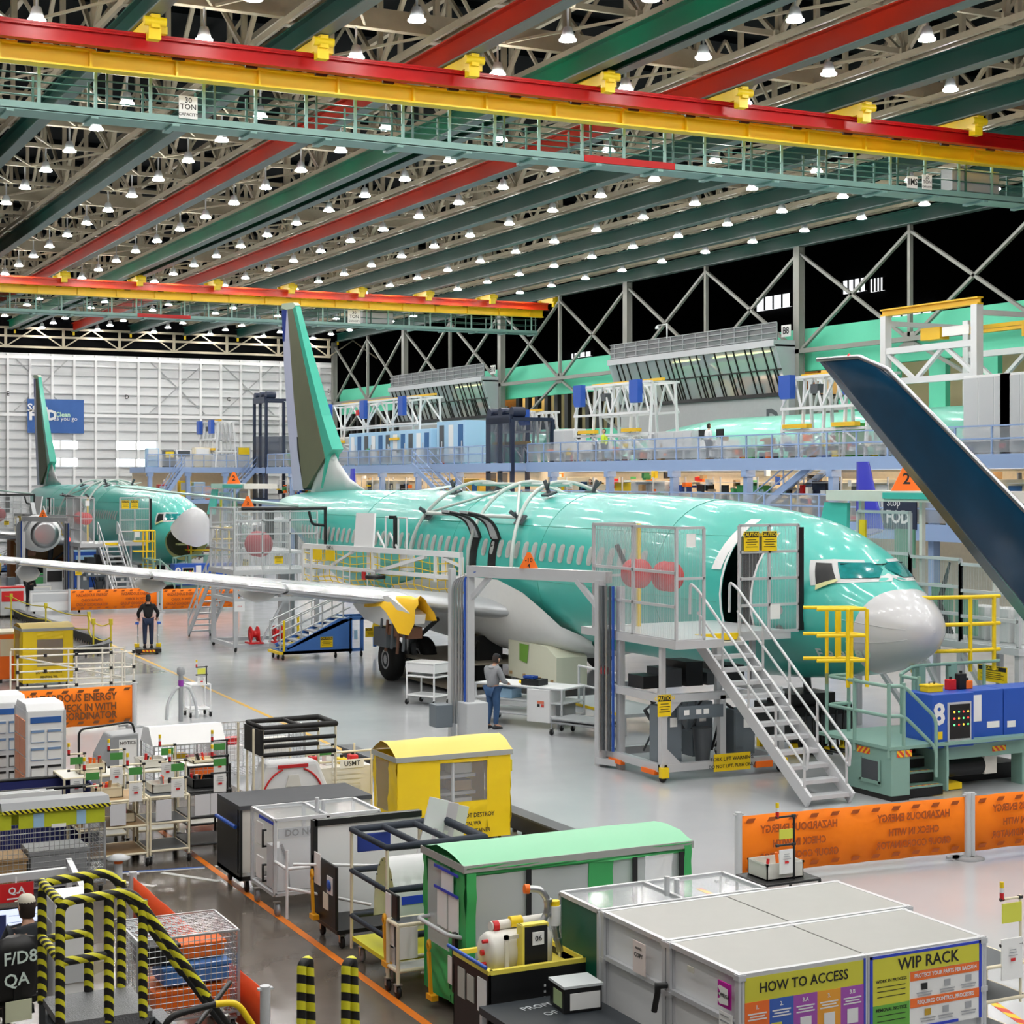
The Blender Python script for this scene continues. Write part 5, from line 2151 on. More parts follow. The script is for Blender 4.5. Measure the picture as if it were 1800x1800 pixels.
    plate(t, 'blue_tag', (1.06, -2.1, .85), (1, 0, 0), (0, 0, 1), .1, .2, LBLUE)
    # utility gantry that feeds the stand
    g = thing('utility_gantry', ['silver utility gantry with conduits across the wing root of the nearer airliner', 'silver utility gantry with conduits at the wing root of the farther airliner'][i], 'gantry', (15.6, 33.6 + OFF[i], 0), 0, 'utility gantries')
    A, B = V((0, 0, 0)), V((1.4, -3.35, 0))
    mb = MB()
    mb.bar(A + V((0, 0, 3.86)), B + V((.15, -.1, 3.86)), .22, .24)
    for q in (A, B):
        e = (B - A).normalized()
        s = 1 if q is A else -1
        mb.bar(q, q + V((0, 0, 3.8)), .16, .2)
        mb.bar(q - e * s * .52, q - e * s * .52 + V((0, 0, 3.9 if q is A else 3.7)), .12, .16)
        mb.bar(q + V((0, 0, 3.2)), q + e * s * .6 + V((0, 0, 3.76)), .1, .1)
        mb.bar(q - e * s * .52 + V((0, 0, .12)), q + V((0, 0, .12)), .3, .12)
    part('frame', mb, ALU, g)
    for k in range(5):
        e = (B - A).normalized()
        c = A - e * (.1 + .085 * k)
        mb = MB()
        mb.path(rounded([c + V((-.06, -.06, .5)), c + V((-.06, -.06, 3.75 - .03 * k)), c + e * .35 + V((-.06, -.06, 3.86 - .03 * k))], .22), .028, 8)
        part('conduit', mb, BLUE if k == 0 else STEEL, g, label='blue conduit' if k == 0 else None)
    for k in range(5):
        e = (B - A).normalized()
        c = B + e * (.05 + .085 * k) + V((-.1, -.08, 0))
        mb = MB()
        mb.path(rounded([c + V((0, 0, .35)), c + V((0, 0, 3.7))], .2), .03, 8)
        part('conduit', mb, BLUE if k == 4 else [STEEL, DGREY][k % 2], g)
    mb = MB()
    mb.bx(-.2, .32, -.3, .2, .18, 1.0)
    part('electrical_box', mb, LGREY, g, .02)
    mb = MB()
    mb.bx(-.75, -.35, .1, .5, .45, .95)
    part('transformer_box', mb, MATS['switchgear_grey'], g, .02)
    mb = MB()
    mb.lathe([(.09, 0), (.1, .1), (.05, .16)], tuple(B + V((.02, -.15, 1.9))), 'Z', 12)
    part('beacon', mb, RED, g)
    caster(g, -.7, .3, .1)
    caster(g, .15, -.2, .1)
    e = (B - A)
    p = A + e * .47
    triangle(['orange triangle marker reading -10 on top of the near gantry beam', 'orange triangle marker on top of the far gantry beam at the left'][i], (15.6 + p.x, 33.6 + OFF[i] + p.y, 3.98), (('-10', .5, .36), ('4', .15, .36)))
    return t


for i in (0, 1):
    boarding_stand(i)


# aft door stand
def aft_stand(i):
    x0, y0, zd = 17.0, 55.4, 2.75
    t = thing('aft_door_stand', ['silver work stand with black padded top rail at the aft door of the nearer airliner', 'silver work stand at the aft door of the farther airliner, left edge'][i], 'work stand', (x0, y0 + OFF[i], 0), 0, 'aft door stands')
    X1, Y1 = 2.9, 2.6
    mb = MB()
    for x in (0, X1):
        for y in (0, Y1):
            mb.bar((x, y, .15), (x, y, zd), .14, .14)
    for z in (.2, 1.75):
        for y in (0, Y1):
            mb.bar((0, y, z), (X1, y, z), .13, .13)
        for x in (0, X1):
            mb.bar((x, 0, z), (x, Y1, z), .13, .13)
    mb.bar((.9, 0, .3), (1.7, 0, 1.7), .07, .07)
    mb.bar((1.9, .6, .3), (1.9, .6, 2.7), .3, .3)
    part('lower_frame', mb, ALU, t)
    for x in (0, X1):
        for y in (0, Y1):
            caster(t, x, y, .1, RUBBER, .06)
    mb = MB()
    mb.bx(-.1, X1 + .3, -.1, Y1 + .3, zd - .14, zd)
    part('deck', mb, ALU, t)
    z1 = 4.85
    fence(t, 'side_fence', (-.05, Y1 + .2, 0), (-.05, -.05, 0), zd, z1, EXPM, (.33, .66), .06, 3)
    fence(t, 'front_fence', (-.05, -.05, 0), (X1, -.05, 0), zd, z1 - .1, EXPM, (.3, .62, .85), .05, 4)
    fence(t, 'back_fence', (-.05, Y1 + .2, 0), (X1, Y1 + .2, 0), zd, z1, SLAT, (.4, .75), .05, 4)
    mb = MB()
    mb.path([(.2, -.06, z1), (X1 + .3, -.06, z1), (X1 + .3, -.06, 3.4)], .06, 8)
    part('black_padding', mb, BLACK, t)
    mb = MB()
    mb.path(rounded([(X1 - .3, -.06, z1 - .1), (X1 - .2, -.06, 4.3), (X1 + .3, -.06, 4.25)], .15), .05, 8)
    part('black_padding', mb, BLACK, t)
    mb = MB()
    mb.bar((2.0, 2.4, 3.7), (2.0, 2.4, 4.8), .25, .2)
    part('black_padding', mb, BLACK, t)
    mb = MB()
    mb.lathe([(.05, -.2), (.45, -.2), (.45, -.16), (.2, -.15), (.2, .15), (.45, .16), (.45, .2), (.05, .2)], (1.2, 1.2, 3.6), 'Y', 20)
    part('hose_reel', mb, mat('dull_red_reel', (166, 60, 70), .5), t)
    for k, x in enumerate((.7, 1.55)):
        mb = MB()
        mb.lathe([(.04, -.14), (.26, -.14), (.26, -.11), (.12, -.1), (.12, .1), (.26, .11), (.26, .14), (.04, .14)], (x, .15, .58), 'X', 16)
        mb.bar((x - .16, -.1, .28), (x - .16, .15, .6), .04, .08)
        mb.bar((x + .16, -.1, .28), (x + .16, .15, .6), .04, .08)
        mb.bx(x - .25, x + .25, -.15, .4, .26, .31)
        part('red_reel', mb, RED, t)
    mb = MB()
    mb.bar((2.2, -.08, .15), (2.2, -.08, 1.2), .07, .07)
    mb.bar((1.5, -.08, .22), (2.2, -.08, .22), .1, .1)
    part('yellow_guard', mb, YEL, t)
    plate(t, 'stop_sign', (.12, -.1, 1.55), (1, 0, 0), (0, 0, 1), .36, .34, WHITE, (('STOP', 0, .2),), RED)
    caution(t, (1.5, -.1, 3.1), (1, 0, 0), .3, .25)
    # steep stair at its left
    a, b = V((.5, 6.2, .1)), V((.5, 2.7, zd))
    d = b - a
    mb = MB()
    for sx in (-.4, .4):
        mb.bar(a + V((sx, 0, 0)), b + V((sx, 0, 0)), .06, .2)
        mb.bar(a + V((sx, 0, .9)), b + V((sx, 0, .9)), .05, .05)
        mb.bar(a + V((sx, 0, .5)), b + V((sx, 0, .5)), .05, .05)
        for k in (0, .33, .66, 1):
            mb.bar(a + d * k + V((sx, 0, 0)), a + d * k + V((sx, 0, .9)), .05, .05)
    part('stair_rail', mb, ALU, t)
    mb = MB()
    for k in range(11):
        mb.box(a + d * ((k + .5) / 11), (.8, .25, .05))
    part('stair_tread', mb, ALU, t)
    caster(t, .1, 6.1)
    caster(t, .9, 6.1)
    return t


for i in (0, 1):
    aft_stand(i)
triangle('orange triangle marker on the padded rail of the aft door stand', (17.4, 55.3, 4.92), (('3', .3, .5),), .36)


# stair stand with the blue chassis under the wing
def blue_stair(i):
    t = thing('wing_stair', ['silver stair on a blue wheeled chassis under the near left wing', 'silver stair on a blue chassis under the wing of the farther airliner'][i], 'stairs', (17.6, 52.6 + OFF[i], 0), 0, 'blue wheeled wing stairs')
    # rises along +x
    mb = MB()
    mb.prism([(0, .2), (2.3, .2), (2.3, 1.25), (1.9, 1.3), (.2, .42), (0, .4)], 'Y', -.5, -.42)
    for y in (-.45, .65):
        mb.bar((0, y, .25), (2.7, y, .25), .1, .1)
        mb.bar((2.3, y, .2), (2.3, y, 1.3), .1, .1)
        mb.bar((2.7, y, .2), (2.7, y, 1.3), .1, .1)
        mb.bar((.1, y, .4), (2.3, y, 1.3), .1, .12)
        mb.bar((1.2, y, .3), (1.2, y, .8), .08, .08)
        mb.bar((2.3, y, 1.28), (3.6, y, 1.28), .1, .1)
        mb.bar((3.6, y, .2), (3.6, y, 1.3), .1, .1)
    mb.bar((0, -.45, .25), (0, .65, .25), .1, .1)
    part('chassis', mb, mat('chassis_blue', (74, 122, 196), .42), t)
    mb = MB()
    mb.bx(-.15, -.02, -.5, .7, .2, .28)
    mb.bar((.0, -.5, .3), (.0, -.5, 1.3), .06, .06)
    part('yellow_toe', mb, YEL, t)
    for x, y in ((0, -.4), (0, .1), (0, .6), (1.8, -.4), (2.7, -.4), (2.7, .6)):
        caster(t, x, y, .1)
    mb = MB()
    for k in range(7):
        f = (k + .5) / 7
        mb.box((.15 + 2.1 * f, .1, .4 + .95 * f), (.28, 1.0, .05))
    part('tread', mb, ALU, t)
    for y in (-.42, .62):
        mb = MB()
        for z in (.35, .62, .92):
            mb.tube((-.1, y, .4 + z - .1), (2.3, y, 1.4 + z - .1), .028, 6)
        for k in (0, .3, .6, .9):
            mb.tube((-.1 + 2.4 * k, y, .35 + k), (-.1 + 2.4 * k, y, 1.25 + k), .026, 6)
        part('handrail', mb, ALU, t)
    caution(t, (1.45, -.53, .55), (1, 0, 0), .42, .34)
    caution(t, (3.0, -.53, .8), (1, 0, 0), .4, .3)
    mb = MB()
    mb.lathe([(.06, -.1), (.26, -.1), (.26, -.06), (.14, -.05), (.14, .05), (.26, .06), (.26, .1), (.06, .1)], (3.3, -.6, .95), 'Y', 16)
    part('yellow_reel', mb, YEL, t)
    plate(t, 'gauge_plate', (2.45, -.56, .75), (1, 0, 0), (0, 0, 1), .12, .3, LBLUE)
    return t


for i in (0, 1):
    blue_stair(i)


# work platform over the wing, with its yellow netting
def overwing(i):
    A, B = V((18.6, 53.0, 0)), V((19.9, 43.4, 0))
    t = thing('overwing_walkway', ['white walkway with yellow netting over the near wing, along the cabin windows', 'white walkway with yellow netting over the wing of the farther airliner'][i], 'walkway', (A.x, A.y + OFF[i], 0), 0, 'overwing walkways')
    D_ = B - A
    mb = MB()
    mb.bar(V((0, 0, 3.66)), D_ + V((0, 0, 3.72)), .12, .16)
    mb.bar(V((0, 0, 3.02)), D_ + V((0, 0, 3.06)), .1, .12)
    for k in (0, .06, .48, .86, 1.0):
        mb.bar(D_ * k + V((0, 0, 2.3 if k < .1 else 2.9)), D_ * k + V((0, 0, 3.66)), .12, .12)
    mb.bar(D_ * .48 + V((0, 0, 3.0)), D_ * .8 + V((0, 0, 3.6)), .1, .1)
    mb.bar(D_ * .35 + V((0, 0, 3.6)), D_ * .2 + V((0, 0, 3.1)), .08, .08)
    mb.bar(D_ * .9 + V((0, 0, 3.6)), D_ * 1.0 + V((0, 0, 3.4)), .08, .08)
    part('beam', mb, WHITE, t)
    mb = MB()
    n = 22
    for k in range(n + 1):
        p = D_ * (k / n)
        mb.path([p + V((0, -.05, 3.6)), p + V((.02, -.05, 3.2)), p + V((-.01, -.05, 2.75)), p + V((.1, -.05, 2.55))], .014, 4)
    for z in (3.45, 3.22, 2.98, 2.72, 2.58):
        mb.path([D_ * (k / n) + V((0, -.05, z - .04 * math.sin(k * 1.1))) for k in range(n + 1)], .014, 4)
    part('safety_net', mb, YEL, t)
    e = D_.normalized()
    for k in (.11, .2):
        plate(t, 'yellow_sign', D_ * k + V((-.1, -.1, 3.42)), e, (0, 0, 1), .62, .34, YEL)
    text('UNIT 4', D_ * .2 + V((-.1, -.05, 3.67)), e, (0, 0, 1), .14, INK, t, bold=.02)
    mb = MB()
    c = D_ * .36
    p0 = c + V((0, 0, 3.75))
    mb.add([p0 + e * -.1, p0 + e * 1.1, p0 + e * .75 + V((.25, 0, 1.05)), p0 + e * -.42 + V((.25, 0, 1.05)),
            p0 + e * -.1 + V((.06, 0, 0)), p0 + e * 1.1 + V((.06, 0, 0)), p0 + e * .75 + V((.31, 0, 1.05)), p0 + e * -.42 + V((.31, 0, 1.05))],
           [(0, 1, 2, 3), (7, 6, 5, 4), (0, 4, 5, 1), (1, 5, 6, 2), (2, 6, 7, 3), (3, 7, 4, 0)])
    part('white_panel', mb, WHITE, t)
    for k, wd, hh in ((.45, .5, .6), (.66, .6, .55), (.9, .4, .6)):
        mb = MB()
        mb.box(D_ * k + V((.15, 0, 3.4)), (.25, wd, hh))
        part('white_box', mb, WHITE, t)
    mb = MB()
    for k in (.5, .58):
        q = D_ * k + V((.3, 0, 3.7))
        for s in (0, .5):
            mb.tube(q + e * s, q + e * s + V((0, 0, 1.0)), .03, 6)
        mb.tube(q + V((0, 0, 1.0)), q + e * .5 + V((0, 0, 1.0)), .03, 6)
        mb.tube(q + e * -.5 + V((0, 0, .5)), q + V((0, 0, 0)), .04, 6)
    part('white_frame', mb, WHITE, t)
    mb = MB()
    q = D_ * .56 + V((.3, 0, 3.7))
    mb.bar(q, q + V((0, 0, 1.0)), .1, .1)
    mb.bar(q + V((0, 0, 1.0)), q - e * .3 + V((0, 0, 1.0)), .1, .1)
    part('black_padding', mb, BLACK, t)
    mb = MB()
    mb.lathe([(.3, -.06), (.32, 0), (.3, .05)], tuple(D_ * .55 + V((-.3, 0, 2.9))), 'Z', 14)
    part('stool_seat', mb, BLACK, t)
    mb = MB()
    mb.box(D_ * .43 + V((-.1, -.08, 2.88)), (.05, .24, .24))
    part('red_flag', mb, RED, t)
    for k in (.3, .46):
        q = D_ * k + V((-.12, -.05, 2.55))
        mb = MB()
        for s in (0, .42):
            mb.tube(q + e * s, q + e * s + V((0, 0, .5)), .02, 6)
        for z in (.02, .25, .48):
            mb.tube(q + V((0, 0, z)), q + e * .42 + V((0, 0, z)), .02, 6)
        part('hanging_step', mb, WHITE, t)
    return t


for i in (0, 1):
    overwing(i)


# yellow cloth over the engine strut of the near airliner
t = thing('cover_cloth', 'crumpled yellow cloth draped over the engine strut under the near wing', 'cover', ST)
mb = MB()
rings = []
random.seed(11)
for u in range(9):
    y = -2.1 + .42 * u
    row = []
    for k in range(11):
        a = -1 + 2 * k / 10
        drop = abs(a) ** 1.5
        ln = (.25 + .75 * max(0, 1 - abs(u - 1.5) / 3.0)) if a < 0 else .55
        row.append(V((.42 * a * (1 - .25 * drop) + random.uniform(-.03, .03), y + random.uniform(-.05, .05) - (.25 * drop if u < 2 else 0), .22 - .04 * u * .6 - drop * ln * 1.1 + random.uniform(-.03, .03))))
    rings.append(row)
mb.loft(rings, 0, caps=False, open_ring=True)
part('cloth', mb, mat('yellow_cloth', (248, 196, 24), .6), t)

# ---------------------------------------------------------------- nose docks
def nose_dock(i):
    c = on_z(1567, 1410)
    t = thing('nose_dock', ['sage green nose dock with steps and blue control cabinets under the near nose cone', 'sage green nose dock with blue cabinets under the open far nose'][i], 'work stand', (c.x, c.y + OFF[i], 0), 0, 'nose docks')
    W0, L0, zd = .42, 1.35, 1.0
    mb = MB()
    mb.bx(0, W0, 0, L0, .1, zd - .06)
    mb.bx(.02, W0, .02, L0, 0, .1, 1)
    mb.bx(-.05, 3.4, -.02, L0 + .8, zd - .06, zd, 0)
    mb.prism([(0, .1), (1.2, .1), (1.2, .3), (.75, zd), (0, zd)], 'X', 1.28, 1.33, 0)
    mb.bx(1.33, 4.2, .25, 1.6, .62, .88, 0)
    mb.bx(1.4, 1.6, .3, .5, .3, .62, 0)
    mb.bx(3.4, 3.7, .3, .6, 0, .62, 0)
    mb.bx(1.3, 4.0, 1.0, 2.2, 0, .3, 1)
    part('base', mb, [SAGE, BLACK], t)
    mb = MB()
    mb.bx(-.012, 0, .35, .85, .32, .68, 0)
    mb.bx(-.03, -.012, .3, .35, .28, .72, 1)
    mb.bx(-.03, -.012, .85, .9, .28, .72, 1)
    mb.bx(-.03, 0, .3, .9, .26, .32, 1)
    part('access_recess', mb, [DGREY, SAGE], t)
    for k in range(4):
        mb = MB()
        z = .22 * (k + 1)
        mb.bx(W0 + .02, 1.28, .1 + .26 * k, .42 + .26 * k, z - .04, z, 0)
        mb.bx(W0 + .02, 1.28, .1 + .26 * k, .12 + .26 * k, z - .2, z - .05, 1)
        mb.bx(W0 + .1, 1.2, .1 + .26 * k, .15 + .26 * k, z, z + .004, 2)
        part('step', mb, [SAGE, BLACK, striped('step_hazard', (240, 200, 30), (206, 80, 30), 7, (1, 0, 0))], t)
    for x, y in ((.12, -.006), (2.6, .24)):
        mb = MB()
        mb.bx(x, x + .34, y - .006, y, .7 if x > 1 else .8, .8 if x > 1 else .92)
        part('hazard_sticker', mb, striped('dock_hazard', (240, 190, 30), (214, 70, 40), 8, (1, 0, 1)), t)
    mb = MB()
    mb.bx(-.006, 0, .62, 1.0, .78, .9)
    part('hazard_sticker', mb, striped('dock_hazard_side', (240, 190, 30), (214, 70, 40), 8, (0, 1, 1)), t)
    # sage rails
    mb = MB()
    for z in (zd + 1.1, zd + .55):
        mb.path(rounded([(.55, 1.9, z), (-.02, 1.9, z), (-.02, .05, z), (.3, .02, z), (.95, -.1, z - .62), (.95, -.1, z - .95)], .18), .034, 8)
        mb.path(rounded([(1.22, .7, z), (1.22, 1.3, z), (2.0, 1.8, z + .1), (4.2, 1.8, z + .1)], .2), .034, 8)
    for x, y in ((-.02, 1.9), (-.02, 1.05), (-.02, .05), (.3, .02), (1.22, .7), (1.22, 1.2), (2.0, 1.8), (2.9, 1.8), (3.8, 1.8), (.5, 1.9)):
        mb.tube((x, y, zd - .2), (x, y, zd + 1.15), .036, 8)
    mb.tube((.95, -.1, .4), (.95, -.1, 1.2), .034, 8)
    for x in (2.2, 3.0):
        mb.bar((x, 1.85, zd), (x, 1.85, zd + 1.2), .16, .16)
    part('sage_railing', mb, SAGE, t)
    # yellow uprights beside the nose
    mb = MB()
    z0 = zd + .95
    for z in (2.45, 2.92, 3.42):
        mb.path(rounded([(-.5, 2.0, z), (.35, 1.6, z), (.35, 1.15, z), (-.55, 1.5, z)], .1), .034, 8)
    for x, y in ((-.02, 1.9), (.35, 1.62), (.35, 1.15), (-.02, 1.25)):
        mb.tube((x, y, z0), (x, y, 3.42), .036, 8)
    mb.bx(.05, .17, 1.7, 1.74, 2.4, 3.4)
    part('yellow_guard', mb, YEL, t)
    mb = MB()
    for z in (2.42, 2.95, 3.5):
        mb.path(rounded([(2.4, 3.3, z), (2.4, 2.2, z), (3.6, 1.9, z), (4.3, 1.9, z)], .15), .04, 8)
    for x, y in ((3.55, 1.92), (4.15, 1.9), (2.4, 2.3)):
        mb.tube((x, y, 2.0), (x, y, 3.5), .042, 8)
    part('yellow_guard', mb, YEL, t)
    # blue cabinets
    bl = mat('cabinet_blue', (40, 86, 184), .4)
    for k, (x0, x1) in enumerate(((1.0, 2.0), (2.02, 2.85), (2.87, 4.1))):
        mb = MB()
        mb.bx(x0, x1, .22 - (.15 if k == 0 else 0), .85, .88, 1.88)
        part('control_cabinet', mb, bl, t, .012)
    mb = MB()
    mb.bx(1.36, 1.92, .05, .075, 1.0, 1.72)
    mb.bx(1.40, 1.88, .04, .052, 1.04, 1.68, 1)
    win = part('control_window', mb, [ALU, mat('dark_glass', (24, 20, 18), .1)], t)
    random.seed(2)
    for k in range(12):
        mb = MB()
        x, z = 1.5 + .11 * (k % 4), 1.3 + .12 * (k // 4)
        mb.lathe([(.004, -.006), (.018, -.004), (.02, 0)], (x, .036, z), 'Y', 8)
        part('indicator_light', mb, [mat('green_led', (90, 240, 130), .4, emit=2), mat('red_led', (250, 60, 50), .4, emit=2), mat('amber_led', (250, 200, 60), .4, emit=2)][k % 3], win)
    text('8', (1.16, .06, 1.5), (1, 0, 0), (0, 0, 1), .55, WHITE, t, bold=.03)
    plate(t, 'paper_notice', (2.18, .21, 1.55), (1, 0, 0), (0, 0, 1), .26, .5, PAPER)
    plate(t, 'white_label', (2.6, .21, 1.22), (1, 0, 0), (0, 0, 1), .3, .12, PAPER)
    plate(t, 'white_label', (3.05, .21, 1.2), (1, 0, 0), (0, 0, 1), .2, .12, PAPER)
    plate(t, 'yellow_label', (1.18, .06, 1.12), (1, 0, 0), (0, 0, 1), .12, .14, YEL)
    mb = MB()
    mb.tube((1.7, .6, .4), (2.6, .6, .4), .18, 14, 0)
    mb.box((2.75, .6, .42), (.3, .3, .36), 1)
    mb.box((1.55, .6, .42), (.2, .34, .4), 0)
    mb.bx(1.3, 2.0, .4, .9, .02, .14, 2)
    part('drive_motor', mb, [BLACK, OFFWHITE, YEL], t)
    return t


for i in (0, 1):
    nose_dock(i)
# things lying on the dock
bx_ = on_z(1567, 1410)
t = thing('tool_box', 'yellow tool box on the blue control cabinet of the near dock', 'box', (bx_.x + 1.35, bx_.y + .5, 1.88))
mb = MB()
mb.bx(-.18, .18, -.12, .12, 0, .1)
mb.bx(-.19, .19, -.13, .13, .1, .14)
part('body', mb, YEL, t, .01)
mb = MB()
mb.path([(-.06, 0, .14), (-.06, 0, .18), (.06, 0, .18), (.06, 0, .14)], .01, 6)
part('handle', mb, BLACK, t)
for lab, x, m, h in (('red jar standing on the blue control cabinets', 1.85, RED, .2), ('orange box standing on the blue control cabinets', 2.25, ORANGE, .16), ('black radio standing on the blue control cabinets', 2.1, BLACK, .3)):
    t = thing('shop_item', lab, 'container', (bx_.x + x, bx_.y + .55, 1.88))
    mb = MB()
    mb.bx(-.09, .09, -.07, .07, 0, h)
    part('body', mb, m, t, .015)
    mb = MB()
    mb.tube((0, 0, h), (0, 0, h + .05), .03, 8)
    part('cap', mb, BLACK, t)


# dark ground equipment under the noses
def ground_unit(i):
    t = thing('ground_unit', ['dark ground unit with yellow feet and hoses under the near nose, behind the silver stair', 'dark ground unit with yellow feet under the open far nose'][i], 'equipment', (21.3, 29.6 + OFF[i], 0), 0, 'ground units under the noses')
    mb = MB()
    mb.bx(0, 1.6, 0, 1.4, .25, 1.0, 0)
    mb.bx(.2, 1.3, .2, 1.2, 1.0, 1.25, 0)
    mb.bx(.1, 1.5, -.02, 0, .4, .8, 1)
    part('body', mb, [BLACK, DGREY], t, .02)
    mb = MB()
    for x in (.05, 1.4):
        for y in (.05, 1.25):
            mb.bx(x, x + .16, y, y + .12, 0, .3)
    mb.bx(-.25, 1.9, -.3, -.15, .06, .16)
    part('yellow_foot', mb, YEL, t)
    mb = MB()
    random.seed(9)
    for k in range(8):
        mb.path([(.1 + .2 * k, -.1, .9), (-.1 + .2 * k, -.35, .5), (.2 * k, -.3, .12), (.3 + .2 * k, -.5, .05)], .025, 6)
    part('hose', mb, BLACK, t)


for i in (0, 1):
    ground_unit(i)


# right side stand behind the nose
def far_side_stand(i):
    x0, y0, zd = 25.4, 28.4, 2.3
    t = thing('side_stand', ['grey mesh work stand on the far side of the near nose, behind the radome', 'grey mesh work stand on the far side of the open nose'][i], 'work stand', (x0, y0 + OFF[i], 0), 0, 'far side stands')
    mb = MB()
    for x in (0, 2.4):
        for y in (-1.2, .6, 2.0, 4.2):
            mb.bar((x, y, 0), (x, y, zd), .13, .13)
    mb.bx(-.1, 2.6, -1.3, 4.3, zd - .15, zd)
    for a, b in ((-1.2, .6), (.6, 2.0), (2.0, 4.2)):
        mb.bar((0, a, .2), (0, b, zd - .2), .1, .1)
    part('base_frame', mb, LGREY, t)
    for y0_, y1_, ztop, m in ((-1.2, .6, 4.0, EXPM), (.6, 2.3, 4.1, EXPM), (2.3, 4.2, 5.1, SLAT)):
        fence(t, 'mesh_fence', (0, y0_, 0), (0, y1_, 0), zd, ztop, m, (.33, .66), .07, 2, LGREY)
    mb = MB()
    for y, z, h in ((3.0, 4.2, .9), (.9, 2.8, .8), (1.7, 3.0, .9)):
        mb.bx(.4, .45, y - .35, y + .35, z - .4, z - .4 + h)
    part('green_curtain', mb, mat('pale_green_panel', (134, 190, 160), .5), t)
    mb = MB()
    for k in range(7):
        mb.path([(.3, 1.3 + .03 * k, 4.0 - .1 * k), (.15, 1.5, 3.2 - .06 * k), (.3, 1.2 + .05 * k, 2.4)], .03, 6)
    part('hose_bundle', mb, BLACK, t)
    mb = MB()
    mb.bar((-.02, 4.0, 2.9), (-.02, 4.0, 4.9), .05, .22)
    part('yellow_board', mb, YEL, t)
    for k in range(3):
        mb = MB()
        mb.bx(.6, 1.1, -1.0 + .75 * k, -.4 + .75 * k, zd, zd + .75)
        part('white_bin', mb, WHITE, t, .03)
    caution(t, (-.1, -.5, 1.7), (0, -1, 0), .9, .35)
    # canopy with the green stripe
    mb = MB()
    mb.bx(-.2, 1.5, -.6, 5.2, 5.35, 5.6, 0)
    mb.bx(-.24, -.2, -.3, 3.0, 5.42, 5.56, 1)
    for y in (-.4, 2.0, 4.2):
        mb.bar((.1, y, zd), (.1, y, 5.4), .1, .1, 0)
    part('canopy', mb, [OFFWHITE, MATS['green_primer']], t)
    mb = MB()
    mb.add([(-.3, 4.3, 4.0), (-.3, 5.6, 4.0), (-.1, 5.4, 5.3), (-.1, 4.5, 5.3), (-.2, 4.3, 4.0), (-.2, 5.6, 4.0), (0, 5.4, 5.3), (0, 4.5, 5.3)], [(0, 1, 2, 3), (7, 6, 5, 4), (0, 4, 5, 1), (1, 5, 6, 2), (2, 6, 7, 3), (3, 7, 4, 0)])
    part('green_panel', mb, MATS['green_primer'], t)
    triangle(['orange triangle marker reading 2 above the near nose', 'orange triangle marker above the far open nose'][i], (x0 + .3, y0 + OFF[i] + 2.8, 5.6), (('2', .45, .6),), .6)


for i in (0, 1):
    far_side_stand(i)

# ---------------------------------------------------------------- bench cart, small carts and fixtures near the gantry
def pipe_cart(label, loc, rz, L, W_, zs, m, top=WHITE, group=None, shelf=WHITE, r=.025, name='pipe_cart', rw=.07):
    """Four pipe legs, shelves at heights zs, casters."""
    t = thing(name, label, 'cart', loc, rz, group)
    mb = MB()
    for x in (0, L):
        for y in (0, W_):
            mb.tube((x, y, rw * 2.2), (x, y, max(zs)), r, 8)
    for z in zs:
        for y in (0, W_):
            mb.tube((0, y, z), (L, y, z), r, 8)
        for x in (0, L):
            mb.tube((x, 0, z), (x, W_, z), r, 8)
    part('frame', mb, m, t)
    for k, z in enumerate(zs):
        mb = MB()
        mb.bx(.01, L - .01, .01, W_ - .01, z - .01, z + .015)
        part('shelf', mb, top if z == max(zs) else shelf, t)
    for x in (0, L):
        for y in (0, W_):
            caster(t, x, y, rw)
    return t


